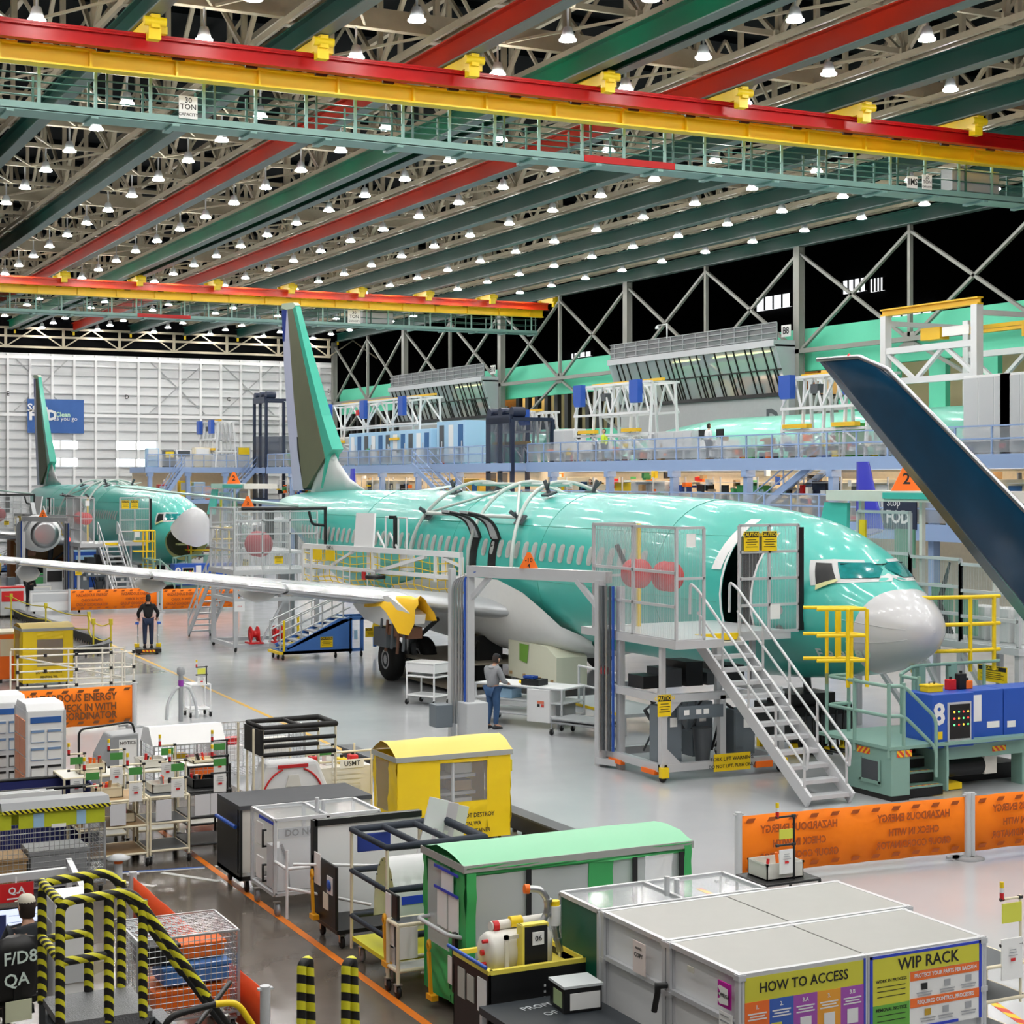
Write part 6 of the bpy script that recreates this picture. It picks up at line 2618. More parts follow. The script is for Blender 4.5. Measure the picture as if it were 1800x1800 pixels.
bench = pipe_cart('white bench cart with a white cabinet end, in front of the man in the hoodie', (17.35, 37.0, 0), math.radians(-62), 2.5, .95, (.3, .62, .95), LGREY)
mb = MB()
mb.bx(1.55, 2.2, -.06, .0, .16, .93)
mb.bx(1.55, 2.2, -.02, .6, .16, .93)
cab = part('cabinet', mb, WHITE, bench, .01)
mb = MB()
mb.bx(1.85, 2.04, -.068, -.062, .6, .66, 0)
mb.bx(1.85, 1.92, -.068, -.062, .52, .59, 1)
mb.bx(1.96, 2.04, -.068, -.062, .52, .59, 2)
part('cabinet_label', mb, [mat('print_orange', (224, 120, 90), .6), INK, mat('print_red', (206, 70, 60), .6)], cab)
M = Matrix.Translation((17.35, 37.0, 0)) @ Matrix.Rotation(math.radians(-62), 4, 'Z')
for lab, x, y, z, d, m, nm in (('black tray of parts on the bench cart', 1.45, .4, .966, (.5, .4, .14), BLACK, 'parts_tray'), ('small blue box on the black parts tray', 1.3, .45, 1.106, (.3, .2, .06), BLUE, 'small_box'),
                            ('yellow bottle on the bench cart behind the man', .45, .3, .966, (.1, .1, .2), YEL, 'bottle'), ('pale blue bin on the lower shelf of the bench cart', .75, .3, .636, (.5, .4, .22), LBLUE, 'storage_bin'),
                            ('yellow tape roll near the hands of the man at the bench', 1.0, .55, .966, (.2, .2, .06), YEL, 'tape_roll'), ('grey bin on the bottom shelf of the bench cart', 2.3, .45, .316, (.25, .5, .3), GREY, 'storage_bin')):
    p = M @ V((x, y, z))
    t = thing(nm, lab, 'box' if 'bottle' not in nm else 'bottle', p, math.radians(-62))
    mb = MB()
    if nm == 'bottle':
        mb.lathe([(.04, 0), (.05, .02), (.05, .14), (.02, .18), (.02, .2)], n=12)
    elif nm == 'tape_roll':
        mb.lathe([(.05, 0), (.1, 0), (.1, .06), (.05, .06)], n=16)
    else:
        a, b, c = d
        mb.bx(-a / 2, a / 2, -b / 2, b / 2, 0, .012)
        for q in ((-a / 2, -a / 2 + .01, -b / 2, b / 2), (a / 2 - .01, a / 2, -b / 2, b / 2), (-a / 2, a / 2, -b / 2, -b / 2 + .01), (-a / 2, a / 2, b / 2 - .01, b / 2)):
            mb.bx(*q, 0, c)
        if nm != 'storage_bin':
            for k in range(3):
                mb.box((-a * .25 + a * .25 * k, 0, c * .7), (a * .15, b * .7, c * .5), 0)
    o = part('body', mb, m, t)
small = pipe_cart('small white cart at the left foot of the near gantry', (17.1, 40.7, 0), math.radians(-62), .9, .6, (.25, .75, 1.1), WHITE)
mb = MB()
mb.bx(0, .9, 0, .6, .85, 1.1)
part('drawer_box', mb, WHITE, small)
flat = pipe_cart('low grey platform cart left of the boarding stand', (18.0, 34.3, 0), math.radians(-66), 1.4, .8, (.3, .38), GREY, GREY)
# equipment under the belly of the near airliner
t = thing('belly_fixture', 'cream coloured fixture with a green cloth patch, under the belly of the nearer airliner', 'fixture', (20.4, 39.2, 0))
mb = MB()
mb.add([(0, 2.2, .5), (0, -.6, .5), (0, -.6, 1.25), (0, 0, 1.5), (0, 2.2, 1.5), (.9, 2.2, .5), (.9, -.6, .5), (.9, -.6, 1.25), (.9, 0, 1.5), (.9, 2.2, 1.5)],
       [(0, 1, 2, 3, 4), (9, 8, 7, 6, 5), (0, 5, 6, 1), (1, 6, 7, 2), (2, 7, 8, 3), (3, 8, 9, 4), (4, 9, 5, 0)])
part('shell', mb, mat('fixture_cream', (214, 216, 196), .45), t)
mb = MB()
mb.add([(-.02, 1.5, 1.45), (-.02, .95, 1.45), (-.02, 1.05, .95), (-.02, 1.5, 1.0)], [(0, 1, 2, 3)])
part('green_cloth', mb, mat('green_cloth', (110, 160, 60), .7), t)
mb = MB()
for y in (2.0, 1.2, .3, -.4):
    mb.box((-.03, y, .62), (.05, .08, .08))
part('latch', mb, PLYWOOD, t)
mb = MB()
for x in (.1, .8):
    for y in (-.5, 2.1):
        mb.bar((x, y, 0), (x, y, .5), .1, .1)
part('leg', mb, GREY, t)
t = thing('equipment_rack', 'dark equipment rack under the belly of the near airliner, behind the gantry post', 'rack', (20.2, 43.0, 0))
mb = MB()
mb.bx(0, .8, 0, .9, .2, 1.45, 0)
mb.bx(-.02, .0, 1.0, 1.7, .6, 1.4, 1)
mb.bx(0, .6, 1.0, 1.7, .2, 1.4, 1)
for z in (.1, .7):
    mb.bx(-1.2, 1.5, -.6, 4.4, z, z + .06, 2)
part('body', mb, [BLACK, GREY, mat('rack_tan', (150, 142, 126), .6)], t)
mb = MB()
mb.bx(-.03, -.02, 1.2, 1.55, .95, 1.1)
part('purple_label', mb, mat('label_purple', (186, 140, 216), .5), t)
mb = MB()
for k in range(6):
    mb.path([(-.1 + .1 * k, -.3 + .5 * k, 1.35), (-.3, .2 * k, .9), (-.2 + .15 * k, .3 * k, .2)], .03, 6)
part('cable', mb, BLACK, t)
t = thing('low_stair', 'low yellow edged step platform between the bench and the boarding stand', 'steps', (19.4, 33.4, 0))
mb = MB()
mb.bx(0, 1.4, 0, 3.4, .42, .5, 0)
mb.bx(-.4, 0, .2, 1.2, .2, .26, 0)
mb.bx(-.02, 0, 0, 3.4, .44, .5, 1)
mb.bx(-.42, -.4, .2, 1.2, .2, .26, 1)
for x in (.05, 1.3):
    for y in (.1, 3.3):
        mb.bar((x, y, 0), (x, y, .45), .08, .08, 0)
part('deck', mb, [LGREY, YEL], t)
mb = MB()
for y in (.1, 1.3, 2.2):
    mb.tube((.02, y, .5), (.02, y, 1.4), .03, 8)
for z in (.95, 1.4):
    mb.tube((.02, .1, z), (.02, 2.2, z), .03, 8)
part('handrail', mb, LGREY, t)
# ================================================================ foreground carts
CLEAR = mat('clear_vinyl', (226, 230, 234), .12, alpha=.22, coat=.5)
VINYL = mat('milky_vinyl', (232, 236, 240), .14, alpha=.62, coat=.4)
HAZ = striped('hazard_tape', (222, 216, 44), (22, 22, 24), 9.0, (.6, .8, 1.0), duty=.44)
HAZ2 = striped('hazard_tape_wide', (222, 216, 44), (22, 22, 24), 8.0, (.25, .3, 1.0))
BARC = mat('barrier_mesh_orange', (255, 132, 24), .6, alpha=.95, spec=.2)
BARD = mat('barrier_print', (168, 78, 18), .6)
BARK = mat('barrier_print_dark', (110, 62, 20), .6)
WIRE = mat('cage_wire', (196, 198, 202), .35, .7)
FX, UP, LX_ = (1, 0, 0), (0, 0, 1), (0, -1, 0)


def barrier(label, a, b, z0, z1, mirror=False, dark=False, reps=2, post=True, wave=.025, ends=None, m=BARC, lines=('HAZARDOUS ENERGY', 'CHECK IN WITH', 'GROUP COORDINATOR')):
    """Orange banner between two posts; mirror: the lettering is on the far side and shows through."""
    t = thing('safety_barrier', label, 'barrier', a, 0, 'orange hazardous energy barriers')
    d = V(b) - V(a)
    L = d.length
    e = d.normalized()
    n = V((e.y, -e.x, 0))
    rings = []
    N = 16
    for k in range(N + 1):
        w_ = wave * math.sin(k * 1.9)
        rings.append([e * (L * k / N) + n * (w_ * (1 if 0 < k < N else 0)) + V((0, 0, z)) for z in (z0, (z0 + z1) / 2, z1)] + [e * (L * k / N) - n * .006 + n * (w_ * (1 if 0 < k < N else 0)) + V((0, 0, z)) for z in (z1, (z0 + z1) / 2, z0)])
    mb = MB()
    mb.loft(rings, 0)
    ban = part('banner', mb, m, t)
    mb = MB()
    h = z1 - z0
    k = .1
    while k < L - .2:
        for zc in (z0 + h * .06, z1 - h * .12):
            p = e * k + n * .034 + V((0, 0, zc))
            mb.add([p, p + e * .13, p + e * .17 + V((0, 0, h * .07)), p + e * .04 + V((0, 0, h * .07))], [(0, 1, 2, 3)])
        k += .36
    pm = BARK if dark else BARD
    part('chevron_marking', mb, pm, ban)
    sg = -1 if mirror else 1
    for r in range(reps):
        c = e * (ends or L * (r + .5) / reps) + n * .036
        for body, f, sz in zip(lines, (.74, .48, .26), (.15, .14, .14)):
            text(body, c + V((0, 0, z0 + h * f)), e * sg, UP, h * sz * (1.85 if ends else 1.25), pm, ban, bold=.03, wide=.82, align='RIGHT' if ends else 'CENTER')
    if post:
        for p in (V((0, 0, 0)), d):
            mb = MB()
            mb.tube(p, p + V((0, 0, z1 + .06)), .055, 12)
            mb.box(p + V((0, 0, z1 + .03)), (.16, .06, .02))
            ps = part('post', mb, LGREY, t)
            mb = MB()
            mb.lathe([(.2, 0), (.2, .02), (.1, .05)], p, 'Z', 18)
            mb.box(p + V((-.25, .05, .05)), (.22, .06, .04))
            part('post_base', mb, GREY, ps)
    return t


a, b = on_z(1298, 1552), on_z(1702, 1508)
barrier('orange hazard barrier with mirrored lettering in front of the silver stair', a, (b.x - .08, a.y - .3, 0), .12, .97, True)
barrier('orange hazard barrier with mirrored lettering at the right edge of the photo', (b.x, a.y - .3, 0), (b.x + 4.2, a.y - .42, 0), .12, .97, True)
b = on_z(240, 1278)
barrier('orange hazard barrier with readable dark lettering behind the white document cabinets', (b.x - 3.3, b.y, 0), (b.x - .05, b.y, 0), .1, 1.0, False, True, 1, ends=2.82)
a, b = on_z(122, 1078), on_z(272, 1071)
barrier('orange hazard barrier left of the person on the tugger', a, (b.x, a.y, 0), .12, 1.0, False, False, 2)
a = on_z(284, 1076)
barrier('orange hazard barrier right of the person on the tugger, under the silver wing', a, (a.x + 3.6, a.y, 0), .12, 1.0, False, False, 2)
barrier('deep orange hazard barrier slanting past the wire cage at the lower left', (5.44, 16.7, 0), (5.44, 22.3, 0), 0.03, .62, False, True, 2, wave=.008, m=mat('barrier_deep_orange', (250, 84, 20), .55))


# ---- white storage cabinets with posters (right foreground)
def cabinet_block(label, y0, y1, x0, x1, zt, grp='white parts cabinets'):
    t = thing('parts_cabinet', label, 'cabinet', (x0, y0, 0), 0, grp)
    W_, D_ = x1 - x0, y1 - y0
    mb = MB()
    mb.bx(.03, W_ - .03, .03, D_ - .03, .15, zt - .02)
    part('body', mb, WHITE, t)
    for k in (0, 1):
        mb = MB()
        mb.bx(W_ * k / 2 + .01, W_ * (k + 1) / 2 - .01, 0, D_, zt - .03, zt)
        part('top_panel', mb, mat('frosted_top', (160, 160, 155), .36, noise=.03), t, .004)
    mb = MB()
    for x in (0, W_ / 2, W_):
        for y in (0, D_):
            for q in (-.018, .018):
                mb.bar((x + q, y, .1), (x + q, y, zt + .004), .03, .06)
    for z in (.15, zt * .72, zt - .02):
        for y in (0, D_):
            mb.bar((0, y, z), (W_, y, z), .05, .045)
        for x in (0, W_):
            mb.bar((x, 0, z), (x, D_, z), .05, .045)
    part('aluminium_frame', mb, ALU, t)
    for x in (0, W_):
        for y in (0, D_):
            for z in (zt - .03, zt * .72 - .03):
                mb = MB()
                mb.box((x, y, z), (.08, .08, .05))
                part('corner_clamp', mb, ALU, t)
    for x in (.1, W_ - .1):
        for y in (.1, D_ - .1):
            caster(t, x, y, .05)
    return t


A = cabinet_block('long white parts cabinet with a faded paper notice, behind the WIP RACK cabinet', 13.46, 14.62, 8.27, 11.1, 1.6)
B = cabinet_block('long white parts cabinet carrying the HOW TO ACCESS and WIP RACK posters', 12.25, 13.38, 8.27, 10.98, 1.6)
plate(A, 'paper_notice', (-.05, .42, 1.33), LX_, UP, .22, .3, mat('pink_paper', (236, 222, 216), .6), (('NOTICE', .3, .1), ('COPY', .08, .2)))
mb = MB()
mb.path([(-.03, -.06, 1.2), (-.12, -.04, 1.2), (-.12, -.04, 1.14), (-.12, .02, .95)], .03, 8)
part('handle', mb, BLACK, A)
p = plate(B, 'magenta_label', (-.05, .17, 1.38), LX_, UP, .2, .22, mat('magenta_print', (196, 30, 160), .5))
mb = MB()
mb.add([(-.064, .17 - q[0], 1.38 + q[1]) for q in ((-.05, .08), (.08, .07), (.085, -.07), (-.05, -.085), (-.085, -.05), (-.04, -.03), (-.08, 0), (-.04, .02), (-.08, .06))], [list(range(9))])
part('label_print', mb, PAPER, p)
text('OMEGA', (-.068, .15, 1.38), LX_, UP, .05, INK, p)
p = plate(B, 'paper_notice', (-.05, .15, 1.1), LX_, UP, .2, .26, PAPER)
mb = MB()
for z in (1.2, 1.15, 1.09, 1.0):
    mb.bx(-.064, -.063, .08, .22, z, z + .012)
part('notice_print', mb, GREY, p)
plate(B, 'small_label', (-.05, .72, 1.46), LX_, UP, .1, .05, mat('beige_label', (206, 204, 190), .6))
# posters
PY = mat('poster_yellow', (214, 210, 62), .5)


def poster_part(par, x0, x1, z0, z1, m, y=-.03, th=.004):
    mb = MB()
    mb.bx(x0, x1, y - th, y, z0, z1)
    return part('printed_panel', mb, m, par)


t = B
mb = MB()
mb.bx(.03, 1.31, -.03, -.026, .86, 1.565)
pos = part('access_poster', mb, PY, t)
text('HOW TO ACCESS', (.66, -.034, 1.46), FX, UP, .125, INK, pos, bold=.01, wide=.95)
cols = [mat('print_orange_panel', (244, 116, 40), .5), mat('print_blue_panel', (56, 98, 186), .5), mat('print_purple_panel', (166, 82, 178), .5), mat('print_amber_panel', (236, 164, 48), .5)]
cols.append(cols[2])
for k, (m, nm) in enumerate(zip(cols, ('1.', '2.', '3.A', '3.', '3.B'))):
    x0 = .03 + .256 * k
    q = poster_part(pos, x0, x0 + .256, .86, 1.35, m)
    text(nm, (x0 + .128, -.036, 1.3), FX, UP, .05, WHITE, q, bold=.02)
    mb = MB()
    for j, z in enumerate((1.24, 1.215, 1.19, .98, .95, .92)):
        mb.bx(x0 + .03 + .02 * (j % 2), x0 + .226 - .02 * (j % 2), -.037, -.035, z, z + .012)
    if k == 0:
        cx, cz = x0 + .13, 1.08
        pl = [(0, .075), (.012, .05), (.014, .02), (.075, -.02), (.075, -.035), (.014, -.015), (.01, -.05), (.03, -.065), (.03, -.075), (0, -.065), (-.03, -.075), (-.03, -.065), (-.01, -.05), (-.014, -.015), (-.075, -.035), (-.075, -.02), (-.014, .02), (-.012, .05)]
        c_, s_ = math.cos(-.6), math.sin(-.6)
        mb.prism([(cx + x * c_ - z * s_, cz + x * s_ + z * c_) for x, z in pl], 'Y', -.038, -.035)
    elif k != 1:
        mb.bx(x0 + .07, x0 + .19, -.038, -.035, 1.02, 1.15)
    part('white_print', mb, WHITE, q)
    if k == 1:
        poster_part(q, x0 + .02, x0 + .13, 1.07, 1.14, PY, -.034)
        poster_part(q, x0 + .14, x0 + .25, 1.03, 1.1, GREEN, -.034)
mb = MB()
mb.bx(1.38, 2.68, -.03, -.022, .86, 1.58)
wip = part('rack_poster', mb, PAPER, t)
q = poster_part(wip, 1.41, 2.65, 1.39, 1.555, PY)
text('WIP RACK', (2.05, -.037, 1.47), FX, UP, .15, INK, q, bold=.015)
q = poster_part(wip, 1.41, 1.83, 1.13, 1.39, PY)
text('WORK IN PROCESS', (1.62, -.037, 1.345), FX, UP, .04, INK, q, bold=.01)
g_ = poster_part(wip, 1.41, 1.83, .885, 1.13, mat('poster_green', (104, 178, 66), .5))
text('REMOVAL NOTICE', (1.62, -.037, 1.085), FX, UP, .042, INK, g_, bold=.015)
mb = MB()
for z in (1.29, 1.25, 1.2, 1.03, .98):
    mb.bx(1.46, 1.78, -.037, -.035, z, z + .006)
part('ruled_line', mb, INK, wip)
for z, body in ((1.335, 'PROTECT YOUR PARTS PER BAC5034'), (1.09, 'REQUIRED CONTROL PROCESSES')):
    q = poster_part(wip, 1.84, 2.65, z - .035, z + .05, cols[0])
    text(body, (2.25, -.037, z + .008), FX, UP, .052, WHITE, q, bold=.02, wide=.85)
mb = MB()
for x, z in ((2.0, 1.24), (2.27, 1.24), (2.52, 1.25), (2.04, 1.0), (2.25, 1.0), (2.52, 1.0)):
    mb.bx(x - .035, x + .035, -.037, -.035, z - .03, z + .03, (0 if z > 1.1 else 1) if x < 2.1 else 2)
    for j in (0, 1):
        mb.bx(x - .09 + .01 * j, x + .09 - .01 * j, -.037, -.035, z - .06 - .025 * j, z - .05 - .025 * j, 2)
part('pictogram_marking', mb, [INK, mat('pictogram_amber', (200, 160, 40), .5), mat('pictogram_grey', (168, 170, 174), .5)], wip)
mb = MB()
for x0, x1, z0, z1 in ((1.38, 1.41, .86, 1.58), (2.65, 2.68, .86, 1.58), (1.38, 2.68, 1.555, 1.58), (1.38, 2.4, .86, .885), (1.31, 1.33, .9, 1.58)):
    mb.bx(x0, x1, -.036, -.03, z0, z1)
part('blue_tape', mb, mat('blue_tape', (40, 66, 196), .45), t)

# glass topped frame cart behind the cabinets
def alu_box(label, loc, W_, D_, zt, fill=None, posts=True, name='frame_cart', grp=None, top=CLEAR, z0=.22):
    t = thing(name, label, 'cart', loc, 0, grp)
    mb = MB()
    for x in (0, W_ / 2, W_):
        for y in (0, D_):
            mb.bar((x, y, z0), (x, y, zt), .045, .045)
    for z in (z0, zt):
        for y in (0, D_):
            mb.bar((0, y, z), (W_, y, z), .045, .045)
        for x in (0, W_ / 2, W_):
            mb.bar((x, 0, z), (x, D_, z), .045, .045)
    if posts:
        mb.tube((W_ * .47, D_ * .3, zt), (W_ * .47, D_ * .3, zt + .2), .03, 10)
        mb.tube((W_ * .53, D_ * .3, zt), (W_ * .53, D_ * .3, zt + .16), .03, 10)
    part('frame', mb, ALU, t)
    mb = MB()
    for k in (0, 1):
        mb.bx(W_ * k / 2 + .03, W_ * (k + 1) / 2 - .03, .03, D_ - .03, zt - .01, zt)
    part('top_pane', mb, top, t)
    for x in (.05, W_ - .05):
        for y in (.05, D_ - .05):
            caster(t, x, y, .085, GREY, .045)
    return t


t = alu_box('aluminium framed cart with two glass top panes, behind the long white cabinets', (8.3, 14.78, 0), 2.0, .82, 1.56)
mb = MB()
mb.bx(-.01, .0, .02, .83, .25, 1.55)
part('side_sheet', mb, mat('dark_green_sheet', (20, 92, 70), .4), t)


# ---- covered carts: yellow and green tents
def tent_cart(label, loc, W_, D_, h, arch, cov, top, win, lines=(), clear_front=False):
    t = thing('covered_cart', label, 'cart', loc, 0, 'fabric covered carts')
    mb = MB()
    mb.bx(.02, W_ - .02, .02, D_ - .02, .12, .26)
    part('base', mb, BLACK, t)
    for x in (.15, W_ - .15):
        for y in (.12, D_ - .12):
            caster(t, x, y, .06)
    # fabric with soft wrinkles
    def wrinkle(x, z, s=.02):
        return s * (math.sin(x * 7 + z * 3) * .5 + math.sin(x * 17 - z * 11) * .3 + math.sin(z * 23) * .2)
    mb = MB()
    N = 14

    def face(fx, mi=0):
        mb.loft([[fx(i / N, j / N) for j in range(N + 1)] for i in range(N + 1)], mi, caps=False, open_ring=True)
    if not clear_front:
        w0, w1, v0, v1 = win
        for a0, a1, b0, b1 in ((0, w0, 0, 1), (w1, 1, 0, 1), (w0, w1, 0, v0), (w0, w1, v1, 1)):
            face(lambda u, v: V((W_ * (a0 + (a1 - a0) * u), wrinkle(a0 + (a1 - a0) * u, v * h), .12 + (h - .12) * (b0 + (b1 - b0) * v))))
    else:
        for a0, a1, b0, b1 in ((0, .04, 0, 1), (.53, .64, 0, 1), (.965, 1, 0, 1), (0, 1, .93, 1)):
            face(lambda u, v: V((W_ * (a0 + (a1 - a0) * u), wrinkle(a0 + (a1 - a0) * u, v * h, .03) - .02, .12 + (h - .12) * (b0 + (b1 - b0) * v))))
    for X_ in (0, W_):
        for a0, a1, b0, b1 in (((0, .35, 0, 1), (.9, 1, 0, 1), (.35, .9, 0, .35), (.35, .9, .93, 1)) if clear_front or X_ == 0 else ((0, 1, 0, 1),)):
            face(lambda u, v: V((X_ + wrinkle(a0 + (a1 - a0) * u, v * h, .03), D_ * (a0 + (a1 - a0) * u), .12 + (h - .12) * (b0 + (b1 - b0) * v))))
    face(lambda u, v: V((W_ * u, D_, .12 + (h - .12) * v)))
    part('cover', mb, cov, t)
    mb = MB()
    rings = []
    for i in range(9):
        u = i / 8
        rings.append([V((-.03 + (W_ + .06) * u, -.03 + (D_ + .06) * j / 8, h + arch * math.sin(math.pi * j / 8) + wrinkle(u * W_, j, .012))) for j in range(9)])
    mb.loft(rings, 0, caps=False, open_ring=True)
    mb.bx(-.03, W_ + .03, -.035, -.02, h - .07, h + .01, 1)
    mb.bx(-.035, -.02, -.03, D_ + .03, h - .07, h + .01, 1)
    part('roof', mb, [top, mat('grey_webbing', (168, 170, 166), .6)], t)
    mb = MB()
    if clear_front:
        for a0, a1 in ((.04, .53), (.64, .965)):
            face(lambda u, v: V((W_ * (a0 + (a1 - a0) * u), wrinkle(u, v, .015), .12 + (h * .93 - .12) * v)))
            part('clear_window', mb, VINYL, t)
            mb = MB()
    else:
        mb = MB()
        face(lambda u, v: V((W_ * (win[0] + (win[1] - win[0]) * u), .01, .12 + (h - .12) * (win[2] + (win[3] - win[2]) * v))))
        part('clear_window', mb, CLEAR, t)
    mb = MB()
    face(lambda u, v: V((-.005, D_ * (.35 + .55 * u), .12 + (h - .12) * (.35 + .58 * v))))
    part('clear_window', mb, VINYL if clear_front else CLEAR, t)
    for dz, body, s in lines:
        text(body, (W_ * .52, -.03, dz), FX, UP, s, INK, t, bold=.02, wide=.85)
    return t


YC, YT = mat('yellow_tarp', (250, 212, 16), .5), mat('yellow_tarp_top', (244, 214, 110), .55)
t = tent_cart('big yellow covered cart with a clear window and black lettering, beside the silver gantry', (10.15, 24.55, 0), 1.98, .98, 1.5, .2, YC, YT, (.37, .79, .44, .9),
              ((.5, 'CONTAINER - DO NOT DESTROY', .1), (.37, 'BOEING - RENTON, WA', .09), (.25, 'REUSABLE SHIPPING CONTAINER', .09), (.12, 'ITEMS ON TOP OF THIS CART', .09)))
mb = MB()
mb.tube((.98, .05, .3), (.98, .05, 1.45), .03, 8, 0)
for k in range(3):
    mb.bx(.8, 1.5, .3, .7, .5 + .28 * k, .55 + .28 * k, 0)
    mb.bx(1.1, 1.45, .35, .6, .56 + .28 * k, .72 + .28 * k, 1 + k % 2)
mb.bx(1.1, 1.6, .7, .8, 1.0, 1.45, 2)
part('inner_shelf', mb, [ALU, WHITE, PLYWOOD], t)
t = tent_cart('yellow covered cart at the far left, behind the white document cabinets', (8.75, 48.6, 0), 1.4, 1.3, 1.65, .12, YC, YT, (.28, .8, .3, .8),
              ((.42, 'DO NOT DESTROY', .1), (.28, 'RENTON, WA', .09)))
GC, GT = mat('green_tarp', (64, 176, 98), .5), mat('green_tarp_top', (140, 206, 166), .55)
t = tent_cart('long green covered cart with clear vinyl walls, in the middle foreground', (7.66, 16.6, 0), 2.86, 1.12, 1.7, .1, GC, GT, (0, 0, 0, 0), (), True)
for x in (.75, 2.1, 2.72):
    mb = MB()
    mb.bx(x - .03, x + .03, -.045, -.03, .9 if x < 1 or x > 2.5 else 1.0, 1.6)
    part('black_strap', mb, BLACK, t)
plate(t, 'paper_sheet', (-.03, .42, 1.45), LX_, UP, .3, .22, PAPER)
for y in (.26, .56):
    plate(t, 'paper_sheet', (-.03, y, 1.12), LX_, UP, .26, .4, PAPER)
mb = MB()
for z in (1.57, 1.34):
    mb.bx(-.045, -.035, .1, .75, z - .015, z + .015)
part('blue_tape', mb, MATS['blue_tape'], t)
mb = MB()
mb.path(rounded([(.05, .95, .95), (-.16, .95, .95), (-.16, .1, .95), (.02, .1, .9)], .08), .024, 8)
part('push_handle', mb, LGREY, t)
mb = MB()
mb.bx(-.07, -.03, .12, .2, .3, .95)
part('black_strap', mb, BLACK, t)


def tow_bar(par, x, y, z0, z1):
    mb = MB()
    mb.bar((x, y, z0), (x, y + .06, z1), .03, .05)
    mb.path([(x, y + .06, z1), (x, y + .1, z1 + .06), (x, y + .06, z1 + .12), (x, y + .02, z1 + .06), (x, y + .06, z1)], .014, 6)
    mb.box((x, y - .03, z0), (.08, .16, .06))
    return part('tow_bar', mb, mat('towbar_amber', (236, 168, 24), .45), par)


tow_bar(t, -.1, .7, .12, .6)
plate(t, 'paper_sheet', (-.04, .3, .5), LX_, UP, .16, .3, PAPER)

# ---- black water-tank cart numbered 06
t = thing('tank_cart', 'black open cart numbered 06 with a white tank, in front of the green cover', 'cart', (7.2, 15.05, 0))
mb = MB()
W_, D_ = 1.12, .85
mb.bx(0, W_, 0, .03, .15, 1.0)
mb.bx(0, W_, D_ - .03, D_, .15, .9)
mb.bx(0, .03, 0, D_, .15, 1.0)
mb.bx(W_ - .03, W_, 0, D_, .15, 1.0)
part('body', mb, BLACK, t, .006)
mb = MB()
mb.bx(.03, W_ - .03, .03, D_ - .03, .86, .9)
for x0, x1, y0, y1 in ((.02, W_ - .02, -.004, .05), (.02, W_ - .02, D_ - .05, D_), (-.004, .05, 0, D_), (W_ - .05, W_ + .004, 0, D_)):
    mb.bx(x0, x1, y0, y1, .985, 1.03)
part('yellow_rim', mb, mat('pale_yellow', (240, 222, 90), .5), t)
for x in (.12, W_ - .12):
    for y in (.12, D_ - .12):
        caster(t, x, y, .065)
mb = MB()
for x in (.62, .86):
    for z in (.86, .8, .74, .68):
        mb.box((x, -.004, z - .05), (.02, .01, .02))
part('bolt_head', mb, LGREY, t)
for y, w2, h in ((.15, .2, .34), (.42, .16, .26), (.64, .16, .3)):
    plate(t, 'paper_pouch', (-.01, y, .75), LX_, UP, w2, h, PAPER if h > .32 else mat('grey_card', (190, 190, 180), .6))
mb = MB()
mb.path([(-.02, .02, 1.06), (-.08, .3, 1.1), (-.08, .8, 1.1)], .02, 8)
part('blue_rail', mb, BLUE, t)
TK = thing('water_tank', 'white waste water tank with red fittings lying on the black cart numbered 06', 'tank', (7.33, 15.45, .9))
mb = MB()
mb.lathe([(.05, 0), (.17, .01), (.2, .06), (.2, .5), (.17, .57), (.05, .58)], (0, 0, .2), 'X', 20)
mb.lathe([(.12, 0), (.15, .02), (.15, .32), (.1, .36)], (.62, .0, .02), 'Z', 18)
mb.box((.16, -.2, .2), (.04, .04, .4))
mb.box((.32, -.2, .38), (.36, .04, .04))
mb.tube((.1, .05, .44), (.75, .1, .44), .05, 10)
part('tank_body', mb, OFFWHITE, TK)
mb = MB()
for p, r in (((.0, 0, .2), .03), ((-.03, -.1, .34), .02), ((.15, .04, .44), .056), ((-.03, -.05, .1), .02)):
    mb.tube(V(p) - V((.03, 0, 0)), V(p) + V((.03, 0, 0)), r, 10)
part('red_fitting', mb, RED, TK)
mb = MB()
mb.tube((.32, .05, .46), (.45, .05, .46), .058, 12)
part('yellow_cap', mb, YEL, TK)
mb = MB()
mb.path(rounded([(.4, -.2, .1), (.5, -.24, .2), (.52, 0, .3), (.45, .05, .35)], .1), .012, 6)
part('black_cable', mb, BLACK, TK)
t2 = thing('tank_placard', 'black placard reading 06 with yellow sides, on the black tank cart', 'sign', (7.78, 15.16, .92))
mb = MB()
mb.bx(-.13, .13, 0, .1, 0, .46)
part('board', mb, BLACK, t2)
mb = MB()
mb.bx(-.15, .15, .02, .12, .44, .48)
mb.bx(-.16, -.13, .0, .12, 0, .48)
part('yellow_edge', mb, MATS['pale_yellow'], t2)
plate(t2, 'number_card', (.02, -.012, .34), FX, UP, .13, .13, PAPER, (('06', 0, .6),))
